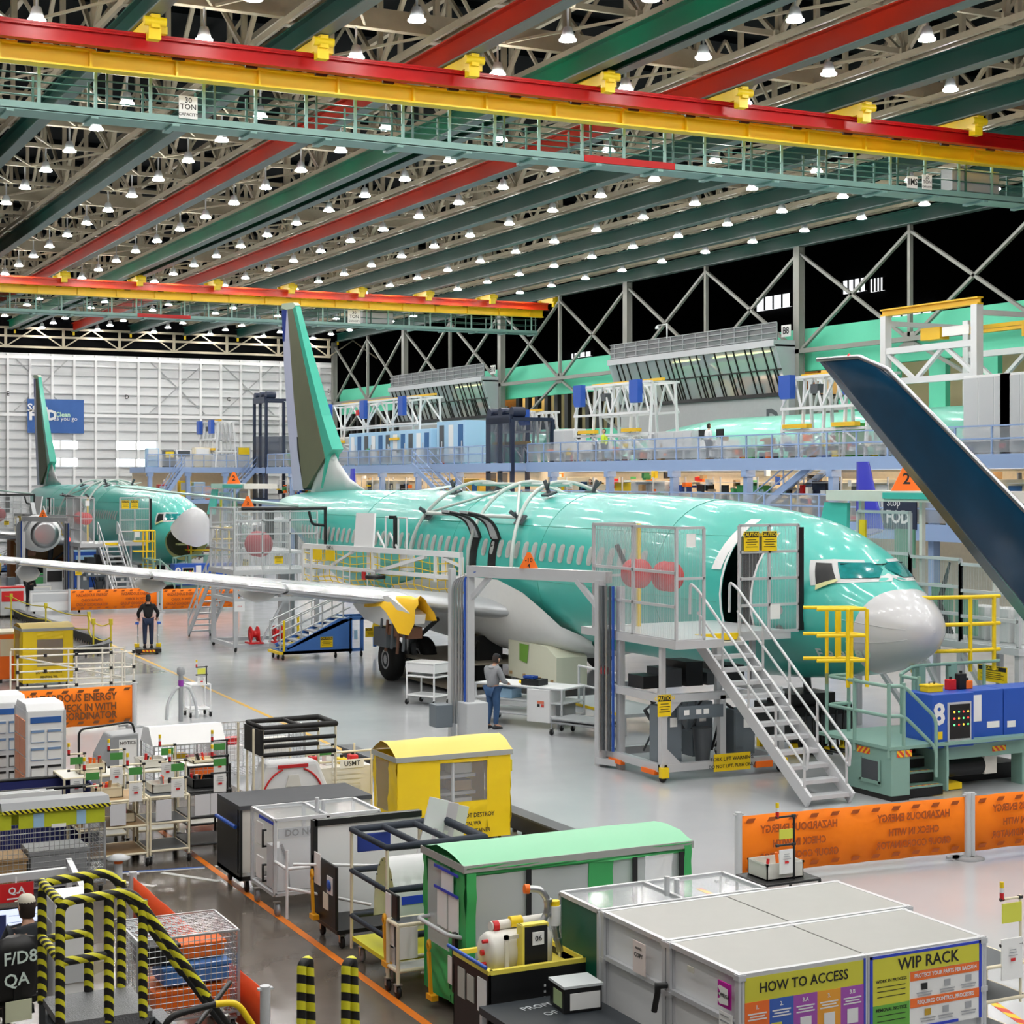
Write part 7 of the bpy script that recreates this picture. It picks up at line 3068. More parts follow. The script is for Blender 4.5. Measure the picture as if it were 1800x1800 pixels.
for lab, x, cap, pts in (('curved steel hose with an orange cap on the tank cart', 8.02, ORANGE, [(0, 0, .25), (.02, 0, .4), (.13, 0, .52), (.14, 0, .66), (.06, .02, .78), (-.06, .04, .79)]),
                         ('steel hose with a white coupling on the tank cart', 8.27, YEL, [(.03, 0, .12), (0, 0, .25), (-.03, .0, .38), (-.03, 0, .6)])):
    h = thing('steel_hose', lab, 'hose', (x - .12, 15.4, .9))
    mb = MB()
    mb.path(rounded(pts, .08), .036, 12)
    for p in pts[1:4]:
        mb.tube(V(p) - V((0, 0, .015)), V(p) + V((0, 0, .015)), .046, 12)
    part('tube', mb, STEEL, h)
    mb = MB()
    e = V(pts[-1])
    d = (e - V(pts[-2])).normalized()
    mb.tube(e, e + d * .05, .05, 12)
    part('end_cap', mb, cap, h)
    if cap is YEL:
        mb = MB()
        mb.tube(e - d * .2, e, .06, 12)
        part('coupling', mb, WHITE, h)
# dark chalked cart in front, with a box on it
t = thing('low_cart', 'dark topped low cart with chalk writing, in front of the black tank cart', 'cart', (7.02, 13.7, 0))
mb = MB()
mb.bx(0, 1.15, 0, 1.2, .68, .75)
part('top', mb, mat('slate_top', (44, 50, 56), .5), t)
mb = MB()
for x in (.03, 1.12):
    for y in (.03, 1.17):
        mb.bar((x, y, .1), (x, y, .68), .05, .05)
mb.bx(0, 1.15, 0, 1.2, .1, .16)
part('frame', mb, ALU, t)
for x in (.05, 1.1):
    for y in (.05, 1.15):
        caster(t, x, y, .05)
text('PROPERTY', (.62, .95, .755), (1, .12, 0), (-.12, 1, 0), .14, mat('chalk', (190, 196, 200), .8), t, wide=.9)
text('OF TANK', (.72, .72, .755), (1, .12, 0), (-.12, 1, 0), .14, MATS['chalk'], t, wide=.9)
t = thing('parts_box', 'black and white lidded parts box standing on the chalked low cart', 'box', (7.86, 14.45, .75), math.radians(-4))
mb = MB()
mb.bx(-.2, .2, -.15, .2, 0, .24)
part('body', mb, BLACK, t, .008)
mb = MB()
mb.bx(-.21, .21, -.16, .21, .24, .265)
part('lid', mb, mat('pale_lid', (206, 212, 214), .3), t)
plate(t, 'front_panel', (.02, -.155, .11), FX, UP, .32, .16, PAPER)
plate(t, 'side_label', (-.205, 0, .12), LX_, UP, .2, .15, mat('label_green', (170, 190, 140), .6))


# ---- tall shelf carts with paper tags
def tag_pole(par, x, y, z0, h, m, cards, light=True):
    mb = MB()
    mb.tube((x, y, z0), (x, y, z0 + h), .015, 8, 0)
    for z in (z0 + h * .98, z0 + h * .55):
        mb.tube((x - .24, y, z), (x, y, z), .014, 8, 0)
        mb.tube((x - .03, y, z), (x + .02, y, z), .021, 8, 1)
        mb.tube((x - .27, y, z), (x - .23, y, z), .02, 8, 1)
    p = part('tag_pole', mb, [m, BLACK], par)
    for (dz, w_, hh, c) in cards:
        q = plate(p, 'card', (x - .13, y - .02, z0 + h * dz), FX, UP, w_, hh, c)
        if c is PAPER:
            mb = MB()
            mb.bx(x - .16, x - .1, y - .036, y - .034, z0 + h * dz - .02, z0 + h * dz + .01, 0)
            for k in (1, 2, 3):
                mb.bx(x - .2 + .01 * k, x - .06 - .01 * k, y - .036, y - .034, z0 + h * dz + .03 * k + .005, z0 + h * dz + .03 * k + .012, 1)
            part('card_print', mb, [RED, GREY], q)
    if light:
        mb = MB()
        zz = z0 + h * .98
        mb.tube((x - .25, y, zz), (x - .25, y, zz + .07), .022, 8, 0)
        mb.tube((x - .25, y, zz + .07), (x - .25, y, zz + .12), .022, 8, 1)
        mb.tube((x - .25, y, zz + .12), (x - .25, y, zz + .18), .022, 8, 2)
        part('stack_light', mb, [RED, WHITE, YEL], p)
    return p


CARDG, CARDY = mat('green_card', (74, 150, 70), .6), mat('yellow_card', (216, 218, 80), .6)


def shelf_cart(label, loc, W_, D_, zs, m, shelf, tags, rz=0):
    t = pipe_cart(label, loc, rz, W_, D_, zs, m, shelf, 'tagged shelf carts', shelf, .02, 'shelf_cart', .06)
    for a in tags:
        tag_pole(t, *a)
    return t


def tray(label, loc, w_, d, h, m, items=0, grp='trays on the shelf carts', rz=0):
    t = thing('parts_tray', label, 'tray', loc, rz, grp)
    mb = MB()
    mb.bx(-w_ / 2, w_ / 2, -d / 2, d / 2, 0, .012)
    for a0, a1, b0, b1 in ((-w_ / 2, -w_ / 2 + .014, -d / 2, d / 2), (w_ / 2 - .014, w_ / 2, -d / 2, d / 2), (-w_ / 2, w_ / 2, -d / 2, -d / 2 + .014), (-w_ / 2, w_ / 2, d / 2 - .014, d / 2)):
        mb.bx(a0, a1, b0, b1, 0, h)
        mb.bx(a0 - .008, a1 + .008, b0 - .008, b1 + .008, h - .02, h)
    part('tub', mb, m, t)
    random.seed(int(loc[0] * 100))
    for k in range(items):
        mb = MB()
        x, y = random.uniform(-w_ * .38, w_ * .38), random.uniform(-d * .3, d * .3)
        mb.tube((x, y, .015), (x + random.uniform(-.05, .05), y, h + random.uniform(.02, .1)), random.uniform(.012, .03), 7)
        part('tool', mb, [RED, ORANGE, BLACK, STEEL, PLYWOOD][k % 5], t)
    return t


std = lambda x, y, m: (x, y, .95, .62, m, [(.82, .2, .11, CARDG), (.3, .2, .28, PAPER)])
rows = [
    ('beige shelf cart, frontmost at the left of the tagged cart group', 5.42, 25.5, 1.02, .85, CREAM, PLYWOOD),
    ('beige shelf cart with dark shelves, second from the left of the front row', 6.5, 25.55, .6, .8, CREAM, DGREY),
    ('black shelf cart with black shelves, third of the front row', 7.15, 25.7, .66, .85, BLACK, BLACK),
    ('beige shelf cart in the second row, behind the leftmost cart', 5.5, 27.0, 1.0, .8, CREAM, OFFWHITE),
    ('beige shelf cart in the second row, behind the dark shelved cart', 6.65, 27.1, .7, .8, CREAM, OFFWHITE),
    ('black shelf cart in the second row, in front of the wire cages', 7.55, 27.2, .7, .8, BLACK, OFFWHITE)]
for k, (lab, x, y, w_, d, m, sh) in enumerate(rows):
    zz = (.2, .62, 1.02) if k < 3 else (.2, .7, 1.15)
    tg = [std(w_ - .05, .0, m)] + ([(.32, .0, .95, .6, m, [(.8, .2, .11, CARDG), (.1, .2, .28, PAPER)])] if w_ > .9 else [])
    t = shelf_cart(lab, (x, y, 0), w_, d, zz, m, sh, tg)
    for i, z in enumerate((.88, .9)):
        if k < 3:
            plate(t, 'hanging_sheet', (.17 + .4 * i if w_ > .9 else .2 + .25 * i * (k == 2), -.03, .82), FX, UP, .24, .32, mat('grey_sheet', (214, 214, 218), .6))
        if w_ < .9 and k != 2:
            break
    if w_ > .9:
        tray('cream tray full of tools on the %s beige shelf cart' % ('front left' if k == 0 else 'rear left'), (x + .5, y + .4, zz[2] + .015), .42, .34, .16, CREAM, 7)
        tray('small cream tray on the %s, middle shelf' % ('front left beige cart' if k == 0 else 'rear left beige cart'), (x + .75, y + .4, zz[1] + .015), .3, .3, .14, CREAM, 2)
    else:
        tray(['', 'white tray on the dark shelved beige cart', 'black tray with yellow parts on the black front cart', '', 'white tray on the rear beige cart', 'flat cream tray on the rear black cart'][k], (x + w_ / 2, y + .42, zz[2] + .015), .42, .4, .14 if k != 5 else .05, [0, OFFWHITE, BLACK, 0, OFFWHITE, CREAM][k], 4)

t = shelf_cart('small black cart with a white tray and yellow tag, in front of the orange barrier', (12.02, 17.25, 0), .82, .62, (.2, .88), BLACK, BLACK, [(.5, .1, .88, .82, BLACK, [(.72, .2, .12, CARDY), (.3, .2, .3, PAPER)])])
tray('white slatted tray on the small black cart in front of the barrier', (12.42, 17.6, .9), .55, .42, .2, OFFWHITE, 2)
t = shelf_cart('cream pipe cart with black shelves at the right edge, beside the WIP RACK poster', (11.72, 13.3, 0), .8, .6, (.15, .55, .9), CREAM, DGREY, [(.72, .0, .5, 1.1, CREAM, [(.85, .26, .2, CARDY), (.42, .28, .42, PAPER)])])
tray('white tray with red tools at the corner of the WIP RACK cabinet', (11.9, 13.6, .915), .28, .3, .1, OFFWHITE, 5)
shelf_cart('small tagged cart behind the white lidded wire cage', (*on_z(335, 1262)[:2], 0), .5, .5, (.2, .8), WHITE, WHITE, [(.4, .0, .8, .45, BLACK, [(.75, .2, .14, CARDY), (.2, .2, .2, PAPER)])])


# ---- wire cages
def cage(label, loc, W_, D_, z0, z1, lid=None, pitch=.075, content=(), grp='wire cage carts', faces='xXyYz'):
    t = thing('wire_cage', label, 'cage', loc, 0, grp)
    mb = MB()
    mb.cage(0, W_, 0, D_, z0, z1, pitch, .0045, faces)
    part('wire_panels', mb, WIRE, t)
    mb = MB()
    for x in (0, W_):
        for y in (0, D_):
            mb.bar((x, y, z0 - .05), (x, y, z1), .03, .03)
    for z in (z0, z1):
        for y in (0, D_):
            mb.bar((0, y, z), (W_, y, z), .02, .02)
        for x in (0, W_):
            mb.bar((x, 0, z), (x, D_, z), .02, .02)
    part('frame', mb, WIRE, t)
    for x in (.05, W_ - .05):
        for y in (.05, D_ - .05):
            caster(t, x, y, max(.03, (z0 - .05) / 2.4))
    if lid:
        lid(t)
    for k, (nm, lab, x, y, z, w_, d, h, m) in enumerate(content):
        q = thing(nm, lab, 'box', (loc[0] + x, loc[1] + y, z))
        mb = MB()
        mb.bx(-w_ / 2, w_ / 2, -d / 2, d / 2, 0, h * .85)
        part('tub', mb, m, q, .015)
        mb = MB()
        mb.bx(-w_ / 2 - .015, w_ / 2 + .015, -d / 2 - .015, d / 2 + .015, h * .85, h)
        part('rim', mb, m, q)
    return t


def gable(t):
    mb = MB()
    mb.prism([(0, 1.05), (.9, 1.05), (.72, 1.32), (.3, 1.36)], 'X', -.02, 1.34, 0)
    part('white_cover', mb, mat('white_cover_sheet', (236, 236, 236), .5), t)


a = on_z(258, 1395)
cage('wire cage with a white gabled cover, behind the tagged shelf carts', (7.75, 30.2, 0), 1.32, .95, .15, 1.05, gable, .08, (
    ('storage_bin', 'orange bin inside the wire cage with the white cover', 1.0, .4, .3, .4, .4, .3, ORANGE), ('storage_bin', 'second orange bin inside the covered wire cage, at its right end', 1.18, .6, .3, .16, .4, .26, ORANGE),
    ('storage_bin', 'dark red bin lying on top in the covered wire cage', 1.0, .5, .66, .5, .3, .1, RED), ('storage_bin', 'yellow roll in the covered wire cage', .6, .5, .66, .2, .2, .16, YEL)))
cage('open wire cage with crumpled clear bags, right of the covered cage', (9.2, 31.6, 0), 1.9, .95, .15, 1.05, None, .08, (
    ('storage_bin', 'white box in the open wire cage, left end', .45, .45, .4, .5, .5, .3, WHITE), ('storage_bin', 'dark red box in the open wire cage', .5, .4, .72, .3, .2, .12, RED), ('storage_bin', 'cream box in the open wire cage, right end', 1.4, .45, .4, .6, .5, .35, OFFWHITE)))


def grey_lid(t):
    mb = MB()
    mb.prism([(-.05, 1.25), (.5, 1.25), (.5, 1.34), (.05, 1.36)], 'X', .62, 2.12, 0)
    mb.bx(.62, 2.12, -.07, -.05, 1.22, 1.27, 1)
    mb.bx(0, 2.05, .3, .34, 1.0, 1.22, 2)
    mb.bx(0, .75, -.02, .02, 1.0, 1.22, 2)
    mb.bx(.85, 2.05, -.02, .02, 1.0, 1.22, 2)
    mb.bx(1.05, 1.2, -.025, .025, 1.0, 1.2, 3)
    mb.bx(1.65, 1.78, -.025, .025, 1.0, 1.2, 3)
    mb.bx(1.3, 1.5, -.03, .03, .98, 1.03, 4)
    part('padded_lid', mb, [GREY, striped('lid_hazard', (226, 216, 40), (24, 24, 24), 14, (1, 0, 1)), mat('lime_foam', (196, 206, 40), .7, noise=.1), LBLUE, PAPER], t)


cage('wire cage cart with a grey padded lid and lime foam, at the left edge', (3.45, 24.2, 0), 2.05, 1.0, .15, 1.0, grey_lid, .07, (
    ('storage_bin', 'brown cardboard box at the bottom of the wire cage at the left edge', .55, .5, .2, .9, .6, .35, PLYWOOD), ('storage_bin', 'grey parts bundle inside the wire cage at the left edge', 1.45, .5, .2, .8, .6, .42, GREY)))
cage('wire cage of orange and blue bins beside the taped step ladder', (4.25, 17.2, 0), 1.06, .9, .3, 1.15, None, .06, (
    ('storage_bin', 'blue bin in the wire cage beside the taped step ladder', .66, .4, .6, .7, .5, .2, mat('bin_blue', (76, 130, 200), .5)), ('storage_bin', 'orange bin in the wire cage, over the blue one', .75, .5, .82, .5, .4, .16, ORANGE), ('storage_bin', 'orange bin at the bottom of the wire cage beside the ladder', .6, .4, .37, .8, .6, .2, ORANGE),
    ('storage_bin', 'black bin in the wire cage, left of the orange one', .28, .4, .82, .4, .4, .2, BLACK)), faces='xXyYzZ')

# ---- navy tub cart with white panels
t = thing('tub_cart', 'navy lined tub cart with white panels standing in it, at the left edge', 'cart', (3.2, 26.35, 0))
mb = MB()
mb.bx(0, 2.7, 0, .04, .3, 1.0, 0)
mb.bx(0, 2.7, 1.2, 1.24, .3, 1.1, 0)
mb.bx(0, .04, 0, 1.24, .3, 1.1, 0)
mb.bx(2.66, 2.7, 0, 1.24, .3, 1.1, 0)
mb.bx(0, 2.7, 0, 1.24, .25, .3, 0)
part('tub', mb, mat('navy_lining', (26, 34, 96), .6), t)
mb = MB()
for z, y in ((1.0, -.01), (1.1, 1.22), (1.05, .5)):
    mb.tube((0, y, z), (2.7, y, z), .03, 8)
for x in (.0, 2.69):
    mb.tube((x, 0, 1.0), (x, 1.22, 1.1), .03, 8)
part('padded_rail', mb, BLACK, t)
for k in range(3):
    mb = MB()
    mb.box((1.1, .1 + .1 * k, .78), (2.1 - .2 * k, .03, .62))
    part('white_panel', mb, WHITE, t)
for x in (.2, 2.5):
    for y in (.2, 1.0):
        caster(t, x, y, .1)

# ---- white document cabinets
ORS = mat('orange_tinted_front', (236, 158, 120), .5)
for k, (x, y, lab) in enumerate(((5.36, 29.4, 'white document cabinet with black edged sheets, the frontmost of three'), (4.95, 30.75, 'white document cabinet in the middle of the three'), (4.35, 32.0, 'white document cabinet at the left edge, rearmost of the three'))):
    t = thing('document_cabinet', lab, 'cabinet', (x, y, 0), 0, 'white document cabinets')
    mb = MB()
    mb.bx(0, .64, 0, 1.05, .12, 1.92)
    mb.prism([(0, 1.92), (1.05, 1.92), (.9, 2.04), (.12, 2.04)], 'X', 0, .64)
    part('body', mb, WHITE, t, .01)
    mb = MB()
    for i in range(5):
        for j in range(2):
            mb.bx(-.02, 0, .06 + .5 * j, .5 + .5 * j, .2 + .32 * i, .48 + .32 * i)
    part('tinted_front', mb, ORS, t)
    mb = MB()
    mb.bx(.06, .58, -.012, 0, 1.72, 1.82)
    part('blue_header', mb, mat('header_blue', (44, 96, 170), .5), t)
    mb = MB()
    for xx in (.0, .64):
        mb.bar((xx, 0, .1), (xx, 0, 1.92), .035, .035)
        mb.bar((xx, 1.05, .1), (xx, 1.05, 1.92), .035, .035)
    part('corner_post', mb, LGREY, t)
    for i, z in enumerate((1.5, 1.2, .9, .62)):
        for j, xx in enumerate((.18, .46)):
            p = plate(t, 'document_sheet', (xx, -.008, z), FX, UP, .23, .22, PAPER)
            mb = MB()
            mb.bx(xx - .115, xx + .115, -.022, -.02, z + .06, z + .1, 0 if i > 1 else 1)
            mb.bx(xx - .115, xx - .105, -.022, -.02, z - .1, z + .1, 0 if i > 1 else 1)
            mb.bx(xx - .115, xx + .115, -.022, -.02, z - .11, z - .1, 0 if i > 1 else 1)
            part('sheet_print', mb, [INK, mat('print_light_blue', (120, 150, 190), .6)], p)
    for xx in (.1, .54):
        for yy in (.1, .95):
            caster(t, xx, yy, .05)
t = thing('trolley', 'grey curved equipment trolley with a thin black handle, left of the covered wire cage', 'trolley', (6.75, 30.3, 0))
mb = MB()
mb.prism([(0, .1), (.75, .1), (.75, 1.3), (.25, 1.28), (.05, .9)], 'Y', 0, .6)
part('body', mb, GREY, t, .03)
mb = MB()
mb.path(rounded([(-.3, .1, .1), (-.3, .1, 1.42), (.65, .1, 1.5), (.7, .1, 1.3)], .12), .02, 8)
part('handle', mb, BLACK, t)
plate(t, 'instruction_sheet', (.55, -.01, .8), FX, UP, .32, .8, PAPER, (('NOTICE', .42, .1),))

# ---- white cowl cart with black foam rails, white slatted unit
def foam_frame(mb, x0, x1, y0, y1, z, r=.035, cross=0):
    pts = [(x0, y0, z), (x1, y0, z), (x1, y1, z), (x0, y1, z)]
    mb.path(pts, r, 8, closed=True)
    for k in range(cross):
        x = x0 + (x1 - x0) * (k + 1) / (cross + 1)
        mb.tube((x, y0, z), (x, y1, z), r, 8)


t = thing('padded_rack', 'white cowl with red curved lines in a cart topped by black foam rails', 'rack', (8.1, 25.45, 0))
mb = MB()
for z in (1.55, 1.78, 1.98):
    mb.tube((.15, 0, z), (1.36, 0, z), .035, 8)
    mb.tube((.15, .8, z), (1.36, .8, z), .035, 8)
foam_frame(mb, .15, 1.36, 0, .8, 1.98, .035, 1)
mb.bx(.1, .16, -.02, .8, 1.55, 1.95)
part('foam_rail', mb, RUBBER, t)
mb = MB()
for x in (.0, .15, 1.36):
    for y in (0, .8):
        mb.tube((x, y, .15), (x, y, 1.98), .02, 8)
mb.bx(0, 1.36, 0, .8, .2, .26)
part('frame', mb, CREAM, t)
mb = MB()
rr = []
for x, r in ((.1, .62), (.3, .66), (.8, .7), (1.25, .66)):
    rr.append([V((x + .0, .1 + .12 * math.sin(a), 1.0 + r * math.cos(a))) for a in [math.pi * k / 8 - math.pi / 2 for k in range(9)]])
mb.prism([(.12, .4), (1.22, .4), (1.26, 1.0), (1.1, 1.4), (.24, 1.4), (.1, 1.0)], 'Y', .08, .5)
part('cowl', mb, WHITE, t, .06)
mb = MB()
mb.path([(.67 + .5 * math.cos(a), .06, .82 + .5 * math.sin(a)) for a in [math.radians(q) for q in range(15, 70, 6)]], .016, 5)
mb.path([(.67 + .5 * math.cos(a), .06, .82 + .5 * math.sin(a)) for a in [math.radians(q) for q in range(110, 166, 6)]], .016, 5)
mb.box((.67, .06, 1.34), (.5, .02, .05))
part('red_line', mb, RED, t)
mb = MB()
mb.prism([(.55, 1.02), (.8, 1.02), (.76, 1.2), (.6, 1.2)], 'Y', .05, .09)
part('recess', mb, OFFWHITE, t)
for x in (.1, 1.26):
    for y in (.1, .7):
        caster(t, x, y, .07)
t = thing('slatted_unit', 'cream louvred unit loaded with small parts, left of the big yellow covered cart', 'cart', (9.3, 26.4, 0))
mb = MB()
mb.bx(0, 1.15, 0, .8, .15, 1.1)
for k in range(7):
    mb.bx(.45, .95, -.015, 0, .5 + .08 * k, .55 + .08 * k)
part('body', mb, OFFWHITE, t)
mb = MB()
for x in (0, 1.15):
    for y in (0, .8):
        mb.tube((x, y, .1), (x, y, 1.35), .02, 8)
for z in (1.2, 1.35):
    mb.tube((0, 0, z), (1.15, 0, z), .018, 8)
part('pipe_rail', mb, CREAM, t)
tag_pole(t, .45, -.03, 1.1, .4, WHITE, [(.7, .2, .1, CARDG)])
plate(t, 'name_card', (.8, -.02, 1.15), FX, UP, .42, .14, PAPER, (('USMT', 0, .8),))
for x in (.1, 1.05):
    for y in (.1, .7):
        caster(t, x, y, .05)
for k, (x, m, h) in enumerate(((.25, RED, .16), (.5, WHITE, .2), (.75, YEL, .1), (.95, RED, .14))):
    q = thing('small_part', 'small %s part on the louvred unit, %s from its left' % (['red', 'white', 'yellow', 'second red'][k], ['first', 'second', 'third', 'fourth'][k]), 'part', (9.3 + x, 26.75, 1.1))
    mb = MB()
    mb.bx(-.07, .07, -.1, .1, 0, h)
    part('body', mb, m, q, .02)
    mb = MB()
    mb.tube((0, 0, h), (0, 0, h + .05), .03, 8)
    part('cap', mb, BLACK, q)

# ---- row of carts right of the orange floor line
t = thing('board_cart', 'black sided cart with a dark grey board on top, behind the aluminium framed cart', 'cart', (7.15, 23.1, 0))
mb = MB()
mb.bx(0, 2.0, 0, 1.1, 1.2, 1.26, 0)
mb.bx(0, .04, 0, 1.1, .2, 1.2, 1)
mb.bx(0, 2.0, .05, .1, .3, 1.2, 2)
mb.bx(0, 2.0, 0, 1.1, .2, .26, 1)
part('body', mb, [mat('charcoal_board', (70, 72, 76), .7, noise=.1), BLACK, OFFWHITE], t)
mb = MB()
mb.path([(-.03, .1, .95), (-.1, .4, 1.0), (-.1, .8, 1.0)], .03, 8)
part('blue_strap', mb, BLUE, t)
for x in (.15, 1.85):
    for y in (.15, .95):
        caster(t, x, y, .08)
t = alu_box('aluminium framed cart with a DO NOT sign, left of the big yellow cover', (7.22, 21.75, 0), 1.5, .98, 1.3, None, True, 'frame_cart', None, CLEAR, .3)
mb = MB()
mb.bx(.02, .6, .0, .005, .3, 1.28)
mb.bx(.8, 1.48, .0, .005, .3, 1.28)
mb.bx(-.002, .002, .03, .95, .3, 1.28)
part('clear_wall', mb, CLEAR, t)
mb = MB()
mb.add([(.06, .1, .32), (1.44, .1, .32), (1.44, .1, .95), (.9, .1, 1.05), (.1, .1, 1.0)], [(0, 1, 2, 3, 4)])
mb.bx(.05, 1.4, .12, .5, .32, .9)
part('white_panel', mb, WHITE, t)
p = plate(t, 'sign_strip', (.72, .06, 1.1), FX, UP, 1.3, .14, LGREY)
text('DO NOT DESTROY', (.72, .045, 1.1), FX, UP, .13, INK, p, bold=.02)
mb = MB()
mb.path([(.12, .08, .95), (.2, .07, .7), (.22, .07, .35)], .02, 6)
part('black_strap', mb, BLACK, t)
for y, z in ((.5, 1.02), (.5, .55)):
    mb = MB()
    mb.path([(-.02, .3, z - .12), (-.07, .3, z - .12), (-.07, .3, z + .1), (-.02, .3, z + .1)], .015, 6)
    part('door_handle', mb, BLACK, t)
    plate(t, 'paper_sheet', (-.015, .62, z), LX_, UP, .3, .3, PAPER)
mb = MB()
mb.bx(-.03, 0, .0, .6, 1.24, 1.28)
part('blue_tape', mb, MATS['blue_tape'], t)
mb = MB()
mb.path(rounded([(.0, -.02, .75), (.0, -.5, .75), (.7, -.5, .75), (.7, -.02, .75)], .05), .022, 8)
mb.tube((.0, -.5, .1), (.0, -.5, 1.0), .02, 8)
part('white_pipe', mb, WHITE, t)


def side_panel(par, y0, y1, z0, z1, sheets):
    mb = MB()
    mb.bx(-.02, .02, y0, y1, z0, z1)
    s = part('side_panel', mb, BLACK, par, .015)
    for y, z, w_, h, m in sheets:
        plate(s, 'sheet_pouch', (-.03, y, z), LX_, UP, w_, h, m)
    return s


t = thing('panel_cart', 'cart with a black side panel and a tall white sheet, middle of the cart row', 'cart', (7.4, 19.75, 0))
side_panel(t, .1, 1.0, .25, 1.05, [(.75, .9, .22, .4, PAPER), (.3, .78, .2, .22, PAPER), (.45, .55, .18, .2, mat('cream_card', (226, 222, 200), .6))])
mb = MB()
mb.lathe([(.02, 0), (.07, 0), (.07, .006)], (-.045, .3, .78), 'X', 14)
part('blue_mark', mb, BLUE, t)
tow_bar(t, -.08, .75, .3, .75)
mb = MB()
mb.bx(.02, 1.5, .95, 1.0, .25, 1.42, 0)
mb.bx(.0, 1.5, .92, 1.03, 1.40, 1.48, 1)
mb.bx(-.02, .04, .92, 1.03, .3, 1.48, 1)
part('white_sheet', mb, [WHITE, BLACK], t)
mb = MB()
mb.bx(0, 1.5, .1, 1.0, .2, .25, 0)
mb.tube((-.3, .9, .95), (1.0, .4, .9), .02, 8, 1)
mb.tube((-.3, 1.1, .6), (.5, .2, .5), .02, 8, 1)
part('base', mb, [BLACK, WHITE], t)
for x in (.1, 1.4):
    for y in (.2, .9):
        caster(t, x, y, .075)
t = thing('padded_rack', 'dark foam wrapped cart frame holding a white curved panel, left of the green cover', 'rack', (7.42, 18.25, 0))
mb = MB()
foam_frame(mb, 0, 1.25, 0, 1.15, 1.6, .04, 2)
foam_frame(mb, 0, .9, 0, 1.15, 1.1, .035, 0)
foam_frame(mb, 0, 1.2, 0, 1.15, .55, .035, 0)
part('foam_rail', mb, mat('dark_blue_foam', (42, 50, 62), .8, noise=.3, nscale=14), t)
mb = MB()
for x, y in ((0, 0), (0, 1.15), (.9, 0), (.9, 1.15), (1.25, 0), (1.25, 1.15)):
    mb.tube((x, y, .15), (x, y, 1.6), .022, 8)
mb.tube((0, 0, .3), (1.25, 0, .3), .02, 8)
part('frame', mb, CREAM, t)
mb = MB()
mb.bx(0, 1.25, .02, 1.13, .25, .3)
part('yellow_base', mb, TAPEY, t)
mb = MB()
mb.bx(.06, .5, 1.1, 1.13, 1.32, 1.54)
part('blue_bag', mb, mat('bag_blue', (24, 52, 140), .6), t, .03)
for x in (.1, 1.15):
    for y in (.1, 1.05):
        caster(t, x, y, .08, GREY)
side_panel(t, -.35, 0, .3, 1.12, [(-.1, .92, .16, .36, PAPER), (-.2, .65, .14, .3, PAPER), (-.22, .42, .16, .2, LGREY)])
tow_bar(t, -.06, -.12, .3, .72)
q = thing('curved_panel', 'white curved skin panel with a blue tape stripe, lying in the foam wrapped frame', 'panel', (7.62, 18.42, .58))
mb = MB()
rr = []
for x in (0, .05, .5, 1.0):
    rr.append([V((x, .4 - .36 * math.cos(a), .78 * math.sin(a))) for a in [math.pi * k / 10 for k in range(11)]])
mb.loft(rr, 0, caps=False, open_ring=True)
part('skin', mb, WHITE, q)
mb = MB()
mb.loft([[V((x, .4 - .368 * math.cos(a), .788 * math.sin(a))) for a in (.35, .42, .48)] for x in (.08, 1.0)], 0, caps=False, open_ring=True)
part('blue_tape', mb, MATS['blue_tape'], q)
mb = MB()
for k in range(9):
    a = .25 + .3 * k
    mb.box((-.005,   .4 - .34 * math.cos(a), .74 * math.sin(a)), (.01, .018, .018))
part('rivet', mb, DGREY, q)
t = thing('panel_stack', 'tilted white and lilac sheets leaning behind the foam wrapped frame', 'sheets', (8.0, 19.3, .3))
for k in range(3):
    mb = MB()
    x = .14 * k
    mb.add([(x, 0, 0), (x + .35, 0, 0), (x + .7, .05, 1.55 - .05 * k), (x + .45, .05, 1.62 - .05 * k)] + [(x, .03, 0), (x + .35, .03, 0), (x + .7, .08, 1.55 - .05 * k), (x + .45, .08, 1.62 - .05 * k)], [(0, 1, 2, 3), (7, 6, 5, 4), (0, 4, 5, 1), (1, 5, 6, 2), (2, 6, 7, 3), (3, 7, 4, 0)])
    part('sheet', mb, [WHITE, mat('lilac_sheet', (206, 196, 204), .5), OFFWHITE][k], t)
t = pipe_cart('white pipe side cart with a paper sheet, left of the green cover', (7.35, 17.75, 0), 0, .62, .3, (.3, .82), CREAM, DGREY)
plate(t, 'paper_sheet', (.12, -.03, .62), FX, UP, .22, .36, PAPER)

